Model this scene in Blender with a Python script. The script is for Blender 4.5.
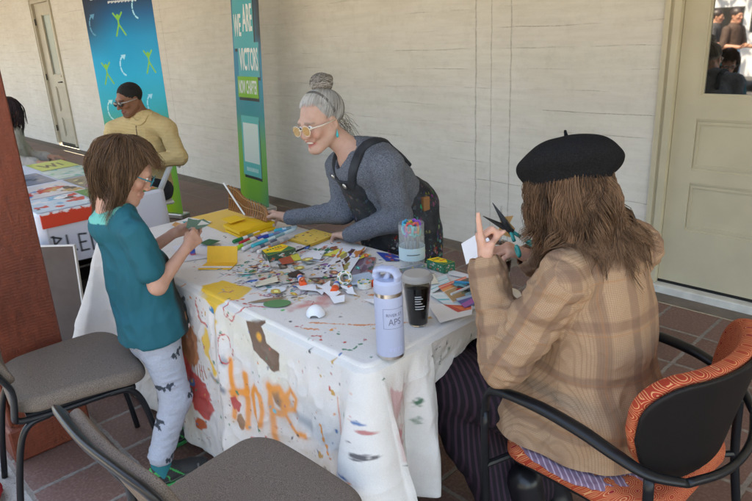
import bpy, math, random
import numpy as np
from mathutils import Matrix, Vector
for o in list(bpy.data.objects): bpy.data.objects.remove(o)
SC = bpy.context.scene
COL = SC.collection
rng = np.random.default_rng(7)
random.seed(7)
# ---------------------------------------------------------------- camera
cam = bpy.data.cameras.new('camera'); camo = bpy.data.objects.new('camera', cam); COL.objects.link(camo)
cam.sensor_width = 36; cam.lens = 36*636.304/752; cam.clip_start = .05; cam.clip_end = 400
RR = ((0.6957314439738176, -0.19966862156939946, 0.6899928980987288), (0.7167156587666372, 0.25677283264521394, -0.6483720975597715), (-0.047711867966071256, 0.9456215701727244, 0.3217505612726406))
camo.matrix_world = Matrix([list(RR[0])+[0], list(RR[1])+[0], list(RR[2])+[1.5978], [0, 0, 0, 1]])
SC.camera = camo
# ---------------------------------------------------------------- sky and sun
SUN_EL, SUN_AZ = math.radians(58), math.radians(-12)      # the sun stands behind the building: the porch lies in shade
W = bpy.data.worlds.new('World'); SC.world = W; W.use_nodes = True
nt = W.node_tree; bg = nt.nodes['Background']
sky = nt.nodes.new('ShaderNodeTexSky'); sky.sky_type = 'NISHITA'; sky.sun_disc = False
sky.sun_elevation = SUN_EL; sky.sun_rotation = SUN_AZ; sky.air_density = 1.0; sky.dust_density = 2.5
nt.links.new(sky.outputs[0], bg.inputs[0]); bg.inputs[1].default_value = 0.14
sl = bpy.data.lights.new('sun', 'SUN'); sl.energy = 4.8; sl.angle = math.radians(.5); sl.color = (1, .93, .84)
so = bpy.data.objects.new('sun', sl); COL.objects.link(so)
sd = Vector((math.sin(SUN_AZ)*math.cos(SUN_EL), math.cos(SUN_AZ)*math.cos(SUN_EL), math.sin(SUN_EL)))
so.rotation_euler = sd.to_track_quat('Z', 'Y').to_euler(); so.location = (0, 0, 30)
SC.view_settings.view_transform = 'Standard'; SC.view_settings.look = 'None'; SC.view_settings.gamma = 1
SC.view_settings.use_curve_mapping = False; SC.view_settings.exposure = 2.95
try: SC.view_settings.use_white_balance = True; SC.view_settings.white_balance_temperature = 7850; SC.view_settings.white_balance_tint = 8
except Exception: pass
SC.render.engine = 'CYCLES'; SC.cycles.use_denoising = True
SC.cycles.max_bounces = 8; SC.cycles.diffuse_bounces = 5; SC.cycles.transmission_bounces = 8; SC.cycles.transparent_max_bounces = 10
SC.cycles.caustics_reflective = False; SC.cycles.caustics_refractive = False
# ---------------------------------------------------------------- materials
MATS = {}
def mat(name, col=(.5, .5, .5), rough=.6, metal=0., attr=False, var=0., vscale=8., bump=0., bscale=60., spec=.5, sheen=0., trans=0., ior=1.45, coat=0., alpha=1., stretch=None, sss=0., fine=0.):
    if name in MATS: return MATS[name]
    m = bpy.data.materials.new(name); m.use_nodes = True; MATS[name] = m
    N = m.node_tree.nodes; L = m.node_tree.links; b = N['Principled BSDF']
    b.inputs['Roughness'].default_value = rough; b.inputs['Metallic'].default_value = metal
    b.inputs['Specular IOR Level'].default_value = spec; b.inputs['Sheen Weight'].default_value = sheen
    b.inputs['Transmission Weight'].default_value = trans; b.inputs['IOR'].default_value = ior
    b.inputs['Coat Weight'].default_value = coat; b.inputs['Alpha'].default_value = alpha
    if sss: b.inputs['Subsurface Weight'].default_value = sss; b.inputs['Subsurface Radius'].default_value = (.012, .005, .003); b.inputs['Subsurface Scale'].default_value = 1
    tc = N.new('ShaderNodeTexCoord'); mp = N.new('ShaderNodeMapping'); L.new(tc.outputs['Object'], mp.inputs[0])
    if stretch: mp.inputs['Scale'].default_value = stretch
    if attr:
        a = N.new('ShaderNodeVertexColor'); a.layer_name = 'Col'; src = a.outputs[0]
    else:
        r = N.new('ShaderNodeRGB'); r.outputs[0].default_value = (*col, 1); src = r.outputs[0]
    for amp, sc_ in ((var, vscale), (fine, bscale)):
        if amp:
            n = N.new('ShaderNodeTexNoise'); n.inputs['Scale'].default_value = sc_; n.inputs['Detail'].default_value = 6; L.new(mp.outputs[0], n.inputs[0])
            mr = N.new('ShaderNodeMapRange'); mr.inputs[1].default_value = .3; mr.inputs[2].default_value = .7; mr.inputs[3].default_value = 1-amp; mr.inputs[4].default_value = 1+amp
            L.new(n.outputs[0], mr.inputs[0])
            mx = N.new('ShaderNodeVectorMath'); mx.operation = 'SCALE'; L.new(src, mx.inputs[0]); L.new(mr.outputs[0], mx.inputs['Scale']); src = mx.outputs[0]
    L.new(src, b.inputs['Base Color'])
    if bump:
        n = N.new('ShaderNodeTexNoise'); n.inputs['Scale'].default_value = bscale; n.inputs['Detail'].default_value = 5; L.new(mp.outputs[0], n.inputs[0])
        bu = N.new('ShaderNodeBump'); bu.inputs['Strength'].default_value = bump; bu.inputs['Distance'].default_value = .004
        L.new(n.outputs[0], bu.inputs['Height']); L.new(bu.outputs[0], b.inputs['Normal'])
    m['bsdf'] = 1
    return m
class NG:
    """small node-graph writer: every call returns an output socket"""
    def __init__(s, name, rough=.6, spec=.5):
        s.m = bpy.data.materials.new(name); s.m.use_nodes = True; MATS[name] = s.m
        s.N = s.m.node_tree.nodes; s.L = s.m.node_tree.links; s.b = s.N['Principled BSDF']
        s.b.inputs['Roughness'].default_value = rough; s.b.inputs['Specular IOR Level'].default_value = spec
    def _in(s, sock, v):
        if isinstance(v, bpy.types.NodeSocket): s.L.new(v, sock)
        elif v is not None: sock.default_value = v
    def math(s, op, a, b=None, c=None):
        n = s.N.new('ShaderNodeMath'); n.operation = op; s._in(n.inputs[0], a); s._in(n.inputs[1], b); s._in(n.inputs[2], c); return n.outputs[0]
    def obj(s): return s.N.new('ShaderNodeTexCoord').outputs['Object']
    def attrv(s, name): n = s.N.new('ShaderNodeAttribute'); n.attribute_name = name; return n.outputs['Vector']
    def col(s): n = s.N.new('ShaderNodeVertexColor'); n.layer_name = 'Col'; return n.outputs[0]
    def map(s, v, scale=(1, 1, 1), loc=(0, 0, 0), rot=(0, 0, 0)):
        n = s.N.new('ShaderNodeMapping'); s._in(n.inputs[0], v); n.inputs['Scale'].default_value = scale; n.inputs['Location'].default_value = loc; n.inputs['Rotation'].default_value = rot; return n.outputs[0]
    def sep(s, v): n = s.N.new('ShaderNodeSeparateXYZ'); s._in(n.inputs[0], v); return n.outputs
    def comb(s, x, y, z): n = s.N.new('ShaderNodeCombineXYZ'); s._in(n.inputs[0], x); s._in(n.inputs[1], y); s._in(n.inputs[2], z); return n.outputs[0]
    def noise(s, v, scale, detail=5, rough=.5, dist=0.): n = s.N.new('ShaderNodeTexNoise'); s._in(n.inputs[0], v); n.inputs['Scale'].default_value = scale; n.inputs['Detail'].default_value = detail; n.inputs['Roughness'].default_value = rough; n.inputs['Distortion'].default_value = dist; return n.outputs[0]
    def voro(s, v, scale, rand=1., feat='F1'): n = s.N.new('ShaderNodeTexVoronoi'); n.feature = feat; s._in(n.inputs[0], v); n.inputs['Scale'].default_value = scale; n.inputs['Randomness'].default_value = rand; return n.outputs
    def mr(s, v, a, b, c=0., d=1.): n = s.N.new('ShaderNodeMapRange'); s._in(n.inputs[0], v); n.inputs[1].default_value = a; n.inputs[2].default_value = b; n.inputs[3].default_value = c; n.inputs[4].default_value = d; return n.outputs[0]
    def mix(s, f, a, b, mode='MIX'):
        n = s.N.new('ShaderNodeMix'); n.data_type = 'RGBA'; n.blend_type = mode; s._in(n.inputs[0], f)
        for i, v in ((6, a), (7, b)): s._in(n.inputs[i], v if isinstance(v, bpy.types.NodeSocket) else (*v, 1))
        return n.outputs[2]
    def bump(s, h, strength=.5, dist=.005): n = s.N.new('ShaderNodeBump'); n.inputs['Strength'].default_value = strength; n.inputs['Distance'].default_value = dist; s.L.new(h, n.inputs['Height']); s.L.new(n.outputs[0], s.b.inputs['Normal'])
    def base(s, c): s.L.new(c, s.b.inputs['Base Color']); return s.m
# ---------------------------------------------------------------- objects
def tagit(o, label=None, cat=None, group=None, kind=None):
    if label: o['label'] = label
    if cat: o['category'] = cat
    if group: o['group'] = group
    if kind: o['kind'] = kind
    return o
def empty(name, loc, label=None, cat=None, group=None, rz=0.):
    o = bpy.data.objects.new(name, None); COL.objects.link(o); o.location = loc; o.rotation_euler = (0, 0, rz); o.empty_display_size = .1
    return tagit(o, label, cat, group)
def base_of(p):
    v = np.zeros(3)
    while p is not None: v = v+np.array(p.location[:]); p = p.parent
    return v
def mk(name, V, F, m, parent=None, col=None, uv=None, smooth=True, loc=(0, 0, 0), world=False, origin=None, mi=None):
    """numpy vertices + faces -> one mesh object; world=True: V are world coordinates"""
    V = np.asarray(V, dtype=np.float64).reshape(-1, 3)
    if origin is not None: V = V-np.asarray(origin); loc = origin
    elif world and parent is not None: V = V-base_of(parent)
    me = bpy.data.meshes.new(name)
    if isinstance(F, np.ndarray):
        n = F.shape[1]; me.vertices.add(len(V)); me.vertices.foreach_set('co', V.astype(np.float32).ravel())
        me.loops.add(F.size); me.loops.foreach_set('vertex_index', F.astype(np.int32).ravel())
        me.polygons.add(len(F)); me.polygons.foreach_set('loop_start', np.arange(0, F.size, n, dtype=np.int32))
        me.update(calc_edges=True)
    else:
        me.from_pydata(V.tolist(), [], [list(map(int, f)) for f in F])
    me.polygons.foreach_set('use_smooth', np.full(len(me.polygons), smooth)); 
    for q in (m if isinstance(m, (list, tuple)) else [m]): me.materials.append(q)
    if mi is not None: me.polygons.foreach_set('material_index', np.asarray(mi, dtype=np.int32))
    if col is not None:
        a = me.color_attributes.new('Col', 'FLOAT_COLOR', 'POINT'); c = np.ones((len(V), 4), np.float32); c[:, :3] = col; a.data.foreach_set('color', c.ravel())
    if uv is not None:
        a = me.attributes.new('pl', 'FLOAT_VECTOR', 'POINT'); a.data.foreach_set('vector', np.asarray(uv, np.float32).ravel())
    me.update()
    o = bpy.data.objects.new(name, me); COL.objects.link(o); o.location = loc
    if parent is not None: o.parent = parent
    return o
class MB:
    """mesh collector"""
    def __init__(s): s.V = []; s.F = []; s.C = []; s.n = 0
    def add(s, V, F, c=None):
        V = np.asarray(V, float).reshape(-1, 3); s.V.append(V); s.F += [[int(i)+s.n for i in f] for f in F]; s.n += len(V)
        s.C.append(np.tile(np.array(c if c is not None else (1, 1, 1), float), (len(V), 1)) if np.ndim(c) < 2 else np.asarray(c)); return s
    def box(s, a, b, c=None, M=None, bev=0.):
        a = np.minimum(a, b).astype(float); b = np.maximum(np.array(a), b); b_ = b
        if bev <= 0:
            V = np.array([[x, y, z] for z in (a[2], b_[2]) for y in (a[1], b_[1]) for x in (a[0], b_[0])])
            F = [(0, 2, 3, 1), (4, 5, 7, 6), (0, 1, 5, 4), (2, 6, 7, 3), (0, 4, 6, 2), (1, 3, 7, 5)]
        else:
            V = []; idx = {}
            for sx in (0, 1):
                for sy in (0, 1):
                    for sz in (0, 1):
                        p = [(a, b_)[sx][0], (a, b_)[sy][1], (a, b_)[sz][2]]; sg = [(1, -1)[sx], (1, -1)[sy], (1, -1)[sz]]
                        for ax in range(3):
                            q = [p[i]+(0 if i == ax else sg[i]*bev) for i in range(3)]; idx[(sx, sy, sz, ax)] = len(V); V.append(q)
            V = np.array(V); F = []
            I = lambda sx, sy, sz, ax: idx[(sx, sy, sz, ax)]
            for ax in range(3):
                u, v = [(1, 2), (2, 0), (0, 1)][ax]
                for s_ in (0, 1):
                    q = []
                    for (du, dv) in ((0, 0), (1, 0), (1, 1), (0, 1)):
                        t = [0, 0, 0]; t[ax] = s_; t[u] = du; t[v] = dv; q.append(I(*t, ax))
                    F.append(q if s_ else q[::-1])
            for ax in range(3):   # edges along ax
                u, v = [(1, 2), (2, 0), (0, 1)][ax]
                for du in (0, 1):
                    for dv in (0, 1):
                        def P(e, w):
                            t = [0, 0, 0]; t[ax] = e; t[u] = du; t[v] = dv; return I(*t, w)
                        q = [P(0, u), P(1, u), P(1, v), P(0, v)]
                        F.append(q if (du != dv) else q[::-1])
            for sx in (0, 1):
                for sy in (0, 1):
                    for sz in (0, 1):
                        q = [I(sx, sy, sz, 0), I(sx, sy, sz, 1), I(sx, sy, sz, 2)]
                        F.append(q if (sx+sy+sz) % 2 == 1 else q[::-1])
        if M is not None: V = V@np.array(M)[:3, :3].T+np.array(M)[:3, 3]
        return s.add(V, F, c)
    def tube(s, P, r, n=8, c=None, flat=1., up=None, smooth=0, cap=True):
        P = np.asarray(P, float)
        r = np.broadcast_to(np.asarray(r, float), (len(P),)).copy()
        if smooth: P, r = catmull(P, r, smooth)
        T = np.gradient(P, axis=0); T /= np.linalg.norm(T, axis=1)[:, None]+1e-12
        u = np.array(up, float) if up is not None else (np.array([0, 0, 1.]) if abs(T[0][2]) < .9 else np.array([1., 0, 0]))
        V = []
        for i in range(len(P)):
            u = u-T[i]*(u@T[i]); u /= np.linalg.norm(u)+1e-12; w = np.cross(T[i], u)
            a = np.arange(n)*2*np.pi/n
            V.append(P[i]+r[i]*(np.cos(a)[:, None]*u*flat+np.sin(a)[:, None]*w))
        V = np.concatenate(V); F = []
        for i in range(len(P)-1):
            for j in range(n): F.append((i*n+j, i*n+(j+1) % n, (i+1)*n+(j+1) % n, (i+1)*n+j))
        if cap: F.append(tuple(range(n))[::-1]); F.append(tuple(range((len(P)-1)*n, len(P)*n)))
        return s.add(V, F, c)
    def lathe(s, prof, n=32, c=None, M=None, cap=True, cols=None):
        prof = np.asarray(prof, float); a = np.arange(n)*2*np.pi/n
        V = np.array([[r*math.cos(t), r*math.sin(t), z] for r, z in prof for t in a]); F = []
        for i in range(len(prof)-1):
            for j in range(n): F.append((i*n+j, i*n+(j+1) % n, (i+1)*n+(j+1) % n, (i+1)*n+j))
        if cap: F.append(tuple(range(n))[::-1]); F.append(tuple(range((len(prof)-1)*n, len(prof)*n)))
        if cols is not None: c = np.repeat(np.array(cols, float), n, axis=0)
        if M is not None: V = V@np.array(M)[:3, :3].T+np.array(M)[:3, 3]
        return s.add(V, F, c)
    def prism(s, poly, z0, z1, c=None, M=None):
        n = len(poly); V = [(x, y, z0) for x, y in poly]+[(x, y, z1) for x, y in poly]
        F = [tuple(range(n))[::-1], tuple(range(n, 2*n))]+[(i, (i+1) % n, n+(i+1) % n, n+i) for i in range(n)]
        V = np.array(V, float)
        if M is not None: V = V@np.array(M)[:3, :3].T+np.array(M)[:3, 3]
        return s.add(V, F, c)
    def build(s, name, m, parent=None, smooth=False, col=False, **k):
        return mk(name, np.concatenate(s.V), s.F, m, parent, col=np.concatenate(s.C) if col else None, smooth=smooth, **k)
def catmull(P, r, k):
    Q = np.vstack([2*P[0]-P[1], P, 2*P[-1]-P[-2]]); out = []; ro = []
    for i in range(1, len(Q)-2):
        for j in range(k):
            t = j/k; p0, p1, p2, p3 = Q[i-1:i+3]
            out.append(.5*(2*p1+(p2-p0)*t+(2*p0-5*p1+4*p2-p3)*t*t+(3*p1-p0-3*p2+p3)*t**3)); ro.append(r[i-1]*(1-t)+r[i]*t)
    out.append(P[-1]); ro.append(r[-1]); return np.array(out), np.array(ro)
def autosmooth(o, ang=40):
    me = o.data; me.polygons.foreach_set('use_smooth', np.ones(len(me.polygons), bool))
    try: me.set_sharp_from_angle(angle=math.radians(ang))
    except Exception: pass
    return o
def TR(loc=(0, 0, 0), rz=0., rx=0., ry=0.): return np.array(Matrix.Translation(loc) @ Matrix.Rotation(rz, 4, 'Z') @ Matrix.Rotation(ry, 4, 'Y') @ Matrix.Rotation(rx, 4, 'X'))
def nrm(v): v = np.asarray(v, float); return v/(np.linalg.norm(v)+1e-12)
def A(*v): return np.array(v, float)
# ---- value noise
_H = rng.random(4096)
def vnoise(P, scale=1.):
    P = np.asarray(P, float)*scale; I = np.floor(P).astype(int); f = P-I; f = f*f*(3-2*f); out = 0
    for dx in (0, 1):
        for dy in (0, 1):
            for dz in (0, 1):
                h = _H[((I[:, 0]+dx)*73+(I[:, 1]+dy)*1291+(I[:, 2]+dz)*3571) & 4095]
                out = out+h*(f[:, 0] if dx else 1-f[:, 0])*(f[:, 1] if dy else 1-f[:, 1])*(f[:, 2] if dz else 1-f[:, 2])
    return out*2-1
def fbm(P, scale, o=4):
    s = 0; a = 1.
    for i in range(o): s = s+a*vnoise(np.asarray(P)+i*17.3, scale*2**i); a *= .5
    return s/2
# ---------------------------------------------------------------- implicit bodies
class SDF:
    def __init__(s, lo, hi, r):
        s.r = r; s.lo = np.array(lo, float); s.ax = [np.arange(lo[i], hi[i]+r, r, dtype=np.float32) for i in range(3)]
        s.d = np.full([len(a) for a in s.ax], 1., np.float32); s.pr = []
    def _ap(s, lo, hi, fn, k, op):
        sl = []; 
        for i in range(3):
            a = int(np.searchsorted(s.ax[i], lo[i]-k-.02)); b = int(np.searchsorted(s.ax[i], hi[i]+k+.02)); sl.append(slice(max(a, 0), min(b, len(s.ax[i]))))
        if any(q.stop <= q.start for q in sl): return s
        X = s.ax[0][sl[0]][:, None, None]; Y = s.ax[1][sl[1]][None, :, None]; Z = s.ax[2][sl[2]][None, None, :]
        v = fn(X, Y, Z).astype(np.float32); D = s.d[tuple(sl)]
        if op == 'u':
            h = np.clip(.5+.5*(D-v)/k, 0, 1); s.d[tuple(sl)] = D*(1-h)+v*h-k*h*(1-h)
        elif op == 's':
            a, b = -D, v; h = np.clip(.5+.5*(a-b)/k, 0, 1); s.d[tuple(sl)] = -(a*(1-h)+b*h-k*h*(1-h))
        return s
    def cone(s, a, b, ra, rb=None, k=.02, op='u', flat=None, tag=0):
        a = np.asarray(a, float); b = np.asarray(b, float); rb = ra if rb is None else rb; ba = b-a; L2 = float(ba@ba)+1e-12
        if flat is not None: fa = nrm(flat[0]); ff = 1/flat[1]-1
        def fn(X, Y, Z):
            x, y, z = X-a[0], Y-a[1], Z-a[2]; t = np.clip((x*ba[0]+y*ba[1]+z*ba[2])/L2, 0, 1)
            qx, qy, qz = x-t*ba[0], y-t*ba[1], z-t*ba[2]
            if flat is not None:
                e = (qx*fa[0]+qy*fa[1]+qz*fa[2])*ff; qx, qy, qz = qx+e*fa[0], qy+e*fa[1], qz+e*fa[2]
            d = np.sqrt(qx*qx+qy*qy+qz*qz)-(ra+(rb-ra)*t)
            return d*(min(1, flat[1]) if flat is not None else 1)
        R = max(ra, rb)
        if op == 'u': s.pr.append((a, b, ra, rb, tag))
        return s._ap(np.minimum(a, b)-R, np.maximum(a, b)+R, fn, k, op)
    def chain(s, pts, rs, k=.02, **kw):
        for i in range(len(pts)-1): s.cone(pts[i], pts[i+1], rs[i], rs[i+1], k, **kw)
        return s
    def ell(s, c, r, M=None, k=.02, op='u'):
        c = np.asarray(c, float); r = np.asarray(r, float); M = np.eye(3) if M is None else np.asarray(M)   # rows = local axes
        def fn(X, Y, Z):
            x, y, z = X-c[0], Y-c[1], Z-c[2]; k0 = 0; k1 = 0
            for i in range(3):
                q = (x*M[i, 0]+y*M[i, 1]+z*M[i, 2])/r[i]; k0 = k0+q*q; k1 = k1+(q/r[i])**2
            k0 = np.sqrt(k0); return k0*(k0-1)/(np.sqrt(k1)+1e-9)
        R = r.max(); return s._ap(c-R, c+R, fn, k, op)
    def rbox(s, c, h, M=None, rc=.02, re=.01, k=.004, op='u', warp=None):
        """rounded slab: half sizes h, plan corner radius rc, edge radius re"""
        c = np.asarray(c, float); M = np.eye(3) if M is None else np.asarray(M)
        def fn(X, Y, Z):
            x, y, z = X-c[0], Y-c[1], Z-c[2]; q = [x*M[i, 0]+y*M[i, 1]+z*M[i, 2] for i in range(3)]
            if warp: q = warp(*q)
            dx, dy = np.abs(q[0])-h[0]+rc, np.abs(q[1])-h[1]+rc
            d2 = np.sqrt(np.maximum(dx, 0)**2+np.maximum(dy, 0)**2)+np.minimum(np.maximum(dx, dy), 0)-rc
            w1, w2 = d2+re, np.abs(q[2])-h[2]+re
            return np.minimum(np.maximum(w1, w2), 0)+np.sqrt(np.maximum(w1, 0)**2+np.maximum(w2, 0)**2)-re
        R = np.linalg.norm(h)+.04; return s._ap(c-R, c+R, fn, k, op)
    def cut(s, p, n, k=.006):
        """keep the side of the plane through p that n points away from"""
        p = np.asarray(p, float); n = nrm(n)
        X = s.ax[0][:, None, None]; Y = s.ax[1][None, :, None]; Z = s.ax[2][None, None, :]
        v = ((X-p[0])*n[0]+(Y-p[1])*n[1]+(Z-p[2])*n[2]).astype(np.float32); s.d = np.maximum(s.d, v); return s
    def mesh(s):
        d = s.d; S = d < 0
        n = [q-1 for q in d.shape]
        cs = [S[i:n[0]+i, j:n[1]+j, k:n[2]+k] for i in (0, 1) for j in (0, 1) for k in (0, 1)]
        an = cs[0].copy(); al = cs[0].copy()
        for c in cs[1:]: an |= c; al &= c
        m = an & ~al; I, J, K = np.nonzero(m); idx = np.full(m.shape, -1, np.int32); idx[I, J, K] = np.arange(len(I))
        acc = np.zeros((len(I), 3)); cnt = np.zeros(len(I))
        co = [(i, j, k) for i in (0, 1) for j in (0, 1) for k in (0, 1)]
        dv = {c: d[I+c[0], J+c[1], K+c[2]] for c in co}
        for c in co:
            for ax in range(3):
                if c[ax] == 0:
                    e = list(c); e[ax] = 1; e = tuple(e); a, b = dv[c], dv[e]; x = (a < 0) != (b < 0)
                    t = np.where(x, a/np.where(a == b, 1, a-b), 0)
                    p = np.tile(np.array(c, float), (len(I), 1)); p[:, ax] += t
                    acc += p*x[:, None]; cnt += x
        V = (acc/cnt[:, None]+np.stack([I, J, K], 1))*s.r+s.lo
        Fs = []
        for ax in range(3):
            u, v = (ax+1) % 3, (ax+2) % 3
            sa = [slice(None)]*3; sb = [slice(None)]*3; sa[ax] = slice(0, -1); sb[ax] = slice(1, None)
            x = S[tuple(sa)] != S[tuple(sb)]; ii = np.array(np.nonzero(x)).T
            ok = (ii[:, u] > 0) & (ii[:, v] > 0) & (ii[:, u] < n[u]) & (ii[:, v] < n[v]); ii = ii[ok]
            ins = S[ii[:, 0], ii[:, 1], ii[:, 2]]
            def cell(du, dv_):
                c = ii.copy(); c[:, u] -= du; c[:, v] -= dv_; return idx[c[:, 0], c[:, 1], c[:, 2]]
            q = np.stack([cell(1, 1), cell(0, 1), cell(0, 0), cell(1, 0)], 1)
            q[~ins] = q[~ins][:, ::-1]; Fs.append(q)
        return V, np.concatenate(Fs)
def normals(V, F):
    a = V[F[:, 2]]-V[F[:, 0]]; b = V[F[:, 3]]-V[F[:, 1]]; n = np.cross(a, b); N = np.zeros_like(V)
    for i in range(4): np.add.at(N, F[:, i], n)
    return N/(np.linalg.norm(N, axis=1)[:, None]+1e-12)
def relax(V, F, it=2, w=.5):
    for _ in range(it):
        s = np.zeros_like(V); c = np.zeros(len(V))
        for i in range(4):
            for j in (1, 3): np.add.at(s, F[:, i], V[F[:, (i+j) % 4]]); np.add.at(c, F[:, i], 1)
        V = V*(1-w)+w*s/np.maximum(c, 1)[:, None]
    return V
def bone_uv(V, pr, ref=None):
    """(u along girth, v along bone, tag) from the nearest bone"""
    best = np.full(len(V), 9.); U = np.zeros((len(V), 3))
    for a, b, ra, rb, tag in pr:
        ba = b-a; L = np.linalg.norm(ba)+1e-9; d = ba/L; t = np.clip((V-a)@d, 0, L); q = V-a-t[:, None]*d; r = np.linalg.norm(q, axis=1); dist = r-(ra+(rb-ra)*t/L)
        x = nrm(np.cross(d, A(.31, .85, .4))); y = np.cross(d, x); u = np.arctan2(q@y, q@x)*(ra+rb)/2
        m = dist < best; best[m] = dist[m]; U[m] = np.stack([u, (V-a)@d, np.full(len(V), tag)], 1)[m]
    return U
def wrinkle(V, F, amp, scale, stretch=(1, 1, 1), ridged=True, mask=None, o=3):
    N = normals(V, F); P = V*np.array(stretch)
    P = P+.03*np.stack([vnoise(V+5, 7), vnoise(V+9, 7), vnoise(V+13, 7)], 1)
    n = fbm(P, scale, o)
    if ridged: n = (1-np.abs(n)*2.2)-.6
    if mask is not None: n = n*mask
    return V+N*(amp*n)[:, None]
# ---- painting onto vertex colours
class Cv:
    def __init__(s, P, base=(1, 1, 1)):
        s.P = np.asarray(P, float); s.C = np.tile(np.array(base, float), (len(s.P), 1))
    def put(s, m, c):
        m = np.clip(m, 0, 1)[:, None]; s.C = s.C*(1-m)+np.array(c, float)*m; return s
    def _e(s, d, soft): return np.clip(.5-d/soft, 0, 1)
    def disc(s, x, y, r, c, soft=.003, sy=1., a=0., rag=0., al=1.):
        R = r*2.2+.01+soft; R2 = R*max(1, sy); sel = np.nonzero((np.abs(s.P[:, 0]-x) < R2) & (np.abs(s.P[:, 1]-y) < R2))[0]
        if len(sel) == 0: return s
        q = s.P[sel]-np.array([x, y]); ca, sa = math.cos(a), math.sin(a); u = q[:, 0]*ca+q[:, 1]*sa; v = (-q[:, 0]*sa+q[:, 1]*ca)/sy; d = np.hypot(u, v)-r
        if rag: d = d+rag*r*vnoise(np.stack([u*0+x*91, q[:, 0], q[:, 1]], 1), 1.6/r)
        m = (s._e(d, soft)*al)[:, None]; s.C[sel] = s.C[sel]*(1-m)+np.array(c, float)*m; return s
    def rect(s, x0, y0, x1, y1, c, soft=.002): return s.put(s._e(np.maximum(np.abs(s.P[:, 0]-(x0+x1)/2)-abs(x1-x0)/2, np.abs(s.P[:, 1]-(y0+y1)/2)-abs(y1-y0)/2), soft), c)
    def line(s, pts, w, c, soft=.003, rag=0., al=1.):
        s_full = s; pts = np.asarray(pts, float); lo = pts.min(0)-w*2-soft*2-.01; hi = pts.max(0)+w*2+soft*2+.01
        sel = np.nonzero((s.P[:, 0] > lo[0]) & (s.P[:, 0] < hi[0]) & (s.P[:, 1] > lo[1]) & (s.P[:, 1] < hi[1]))[0]
        if len(sel) == 0: return s
        if len(sel) < len(s.P)*.9:
            q = Cv(s.P[sel]); q.C = s.C[sel]; q.line(pts, w, c, soft, rag, al); s.C[sel] = q.C; return s
        pts = np.asarray(pts, float); d = np.full(len(s.P), 9.)
        for a, b in zip(pts[:-1], pts[1:]):
            ba = b-a; L = ba@ba+1e-12; t = np.clip(((s.P-a)@ba)/L, 0, 1); d = np.minimum(d, np.linalg.norm(s.P-a-t[:, None]*ba, axis=1))
        if rag: d = d+rag*w*vnoise(np.stack([s.P[:, 0], s.P[:, 1], s.P[:, 0]*0], 1), .8/w)
        return s.put(s._e(d-w/2, soft)*al, c)
    def poly(s, pts, c, soft=.003, rag=0.):
        pts = np.asarray(pts, float); lo, hi = pts.min(0)-soft-rag*2, pts.max(0)+soft+rag*2; sel = np.nonzero((s.P > lo).all(1) & (s.P < hi).all(1))[0]
        if len(sel) == 0: return s
        P = s.P[sel]; n = len(pts); ins = np.zeros(len(P), bool); d = np.full(len(P), 9.); x, y = P[:, 0], P[:, 1]
        for i in range(n):
            a, b = pts[i], pts[(i+1) % n]; ba = b-a; t = np.clip(((P-a)@ba)/(ba@ba+1e-12), 0, 1); d = np.minimum(d, np.linalg.norm(P-a-t[:, None]*ba, axis=1))
            ins ^= ((a[1] > y) != (b[1] > y)) & (x < (b[0]-a[0])*(y-a[1])/(b[1]-a[1]+1e-12)+a[0])
        d = np.where(ins, -d, d)
        if rag: d = d+rag*vnoise(np.stack([x, y, x*0], 1), 60)
        m = s._e(d, soft)[:, None]; s.C[sel] = s.C[sel]*(1-m)+np.array(c, float)*m; return s
def gridsheet(w, h, res, bend=None):
    nx, ny = max(2, int(w/res)+1), max(2, int(h/res)+1); X, Y = np.meshgrid(np.linspace(-w/2, w/2, nx), np.linspace(-h/2, h/2, ny), indexing='ij')
    P = np.stack([X.ravel(), Y.ravel()], 1); Zz = bend(P) if bend else np.zeros(len(P))
    I = np.arange(nx*ny).reshape(nx, ny); F = np.stack([I[:-1, :-1].ravel(), I[1:, :-1].ravel(), I[1:, 1:].ravel(), I[:-1, 1:].ravel()], 1)
    return P, np.stack([P[:, 0], P[:, 1], Zz], 1), F
def solid_sheet(w, h, res, th, bend=None):
    """paper with real thickness: top grid, bottom grid and a rim"""
    P, V, F = gridsheet(w, h, res, bend); nx, ny = max(2, int(w/res)+1), max(2, int(h/res)+1); I = np.arange(nx*ny).reshape(nx, ny); n = nx*ny
    V2 = V.copy(); V2[:, 2] -= th
    ring = np.concatenate([I[:-1, 0], I[-1, :-1], I[1:, -1][::-1], I[0, 1:][::-1]]); nxt = np.roll(ring, -1)
    F2 = np.stack([ring, ring+n, nxt+n, nxt], 1)
    return np.concatenate([P, P]), np.concatenate([V, V2]), np.concatenate([F, F[:, ::-1]+n, F2])
def textmesh(txt, size, ext=.0005, fit=None, shear=0., bold=0.):
    """flat lettering as numpy mesh (x right, y up, z out)"""
    cu = bpy.data.curves.new('t', 'FONT'); cu.body = txt; cu.size = size; cu.extrude = ext; cu.align_x = 'CENTER'; cu.align_y = 'CENTER'; cu.offset = bold; cu.shear = shear; cu.resolution_u = 3
    o = bpy.data.objects.new('t', cu); COL.objects.link(o); dg = bpy.context.evaluated_depsgraph_get(); dg.update()
    me = bpy.data.meshes.new_from_object(o.evaluated_get(dg)); V = np.array([v.co[:] for v in me.vertices]); F = [tuple(p.vertices) for p in me.polygons]
    bpy.data.objects.remove(o); bpy.data.curves.remove(cu); bpy.data.meshes.remove(me)
    if fit:
        lo, hi = V.min(0), V.max(0)
        for i in (0, 1):
            if fit[i]: V[:, i] = (V[:, i]-(lo[i]+hi[i])/2)*fit[i]/(hi[i]-lo[i])
    return V, F
def copy_tree(o, parent=None):
    c = o.copy(); COL.objects.link(c)
    if parent is not None: c.parent = parent
    for ch in [q for q in o.children]: copy_tree(ch, c)
    return c
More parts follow.
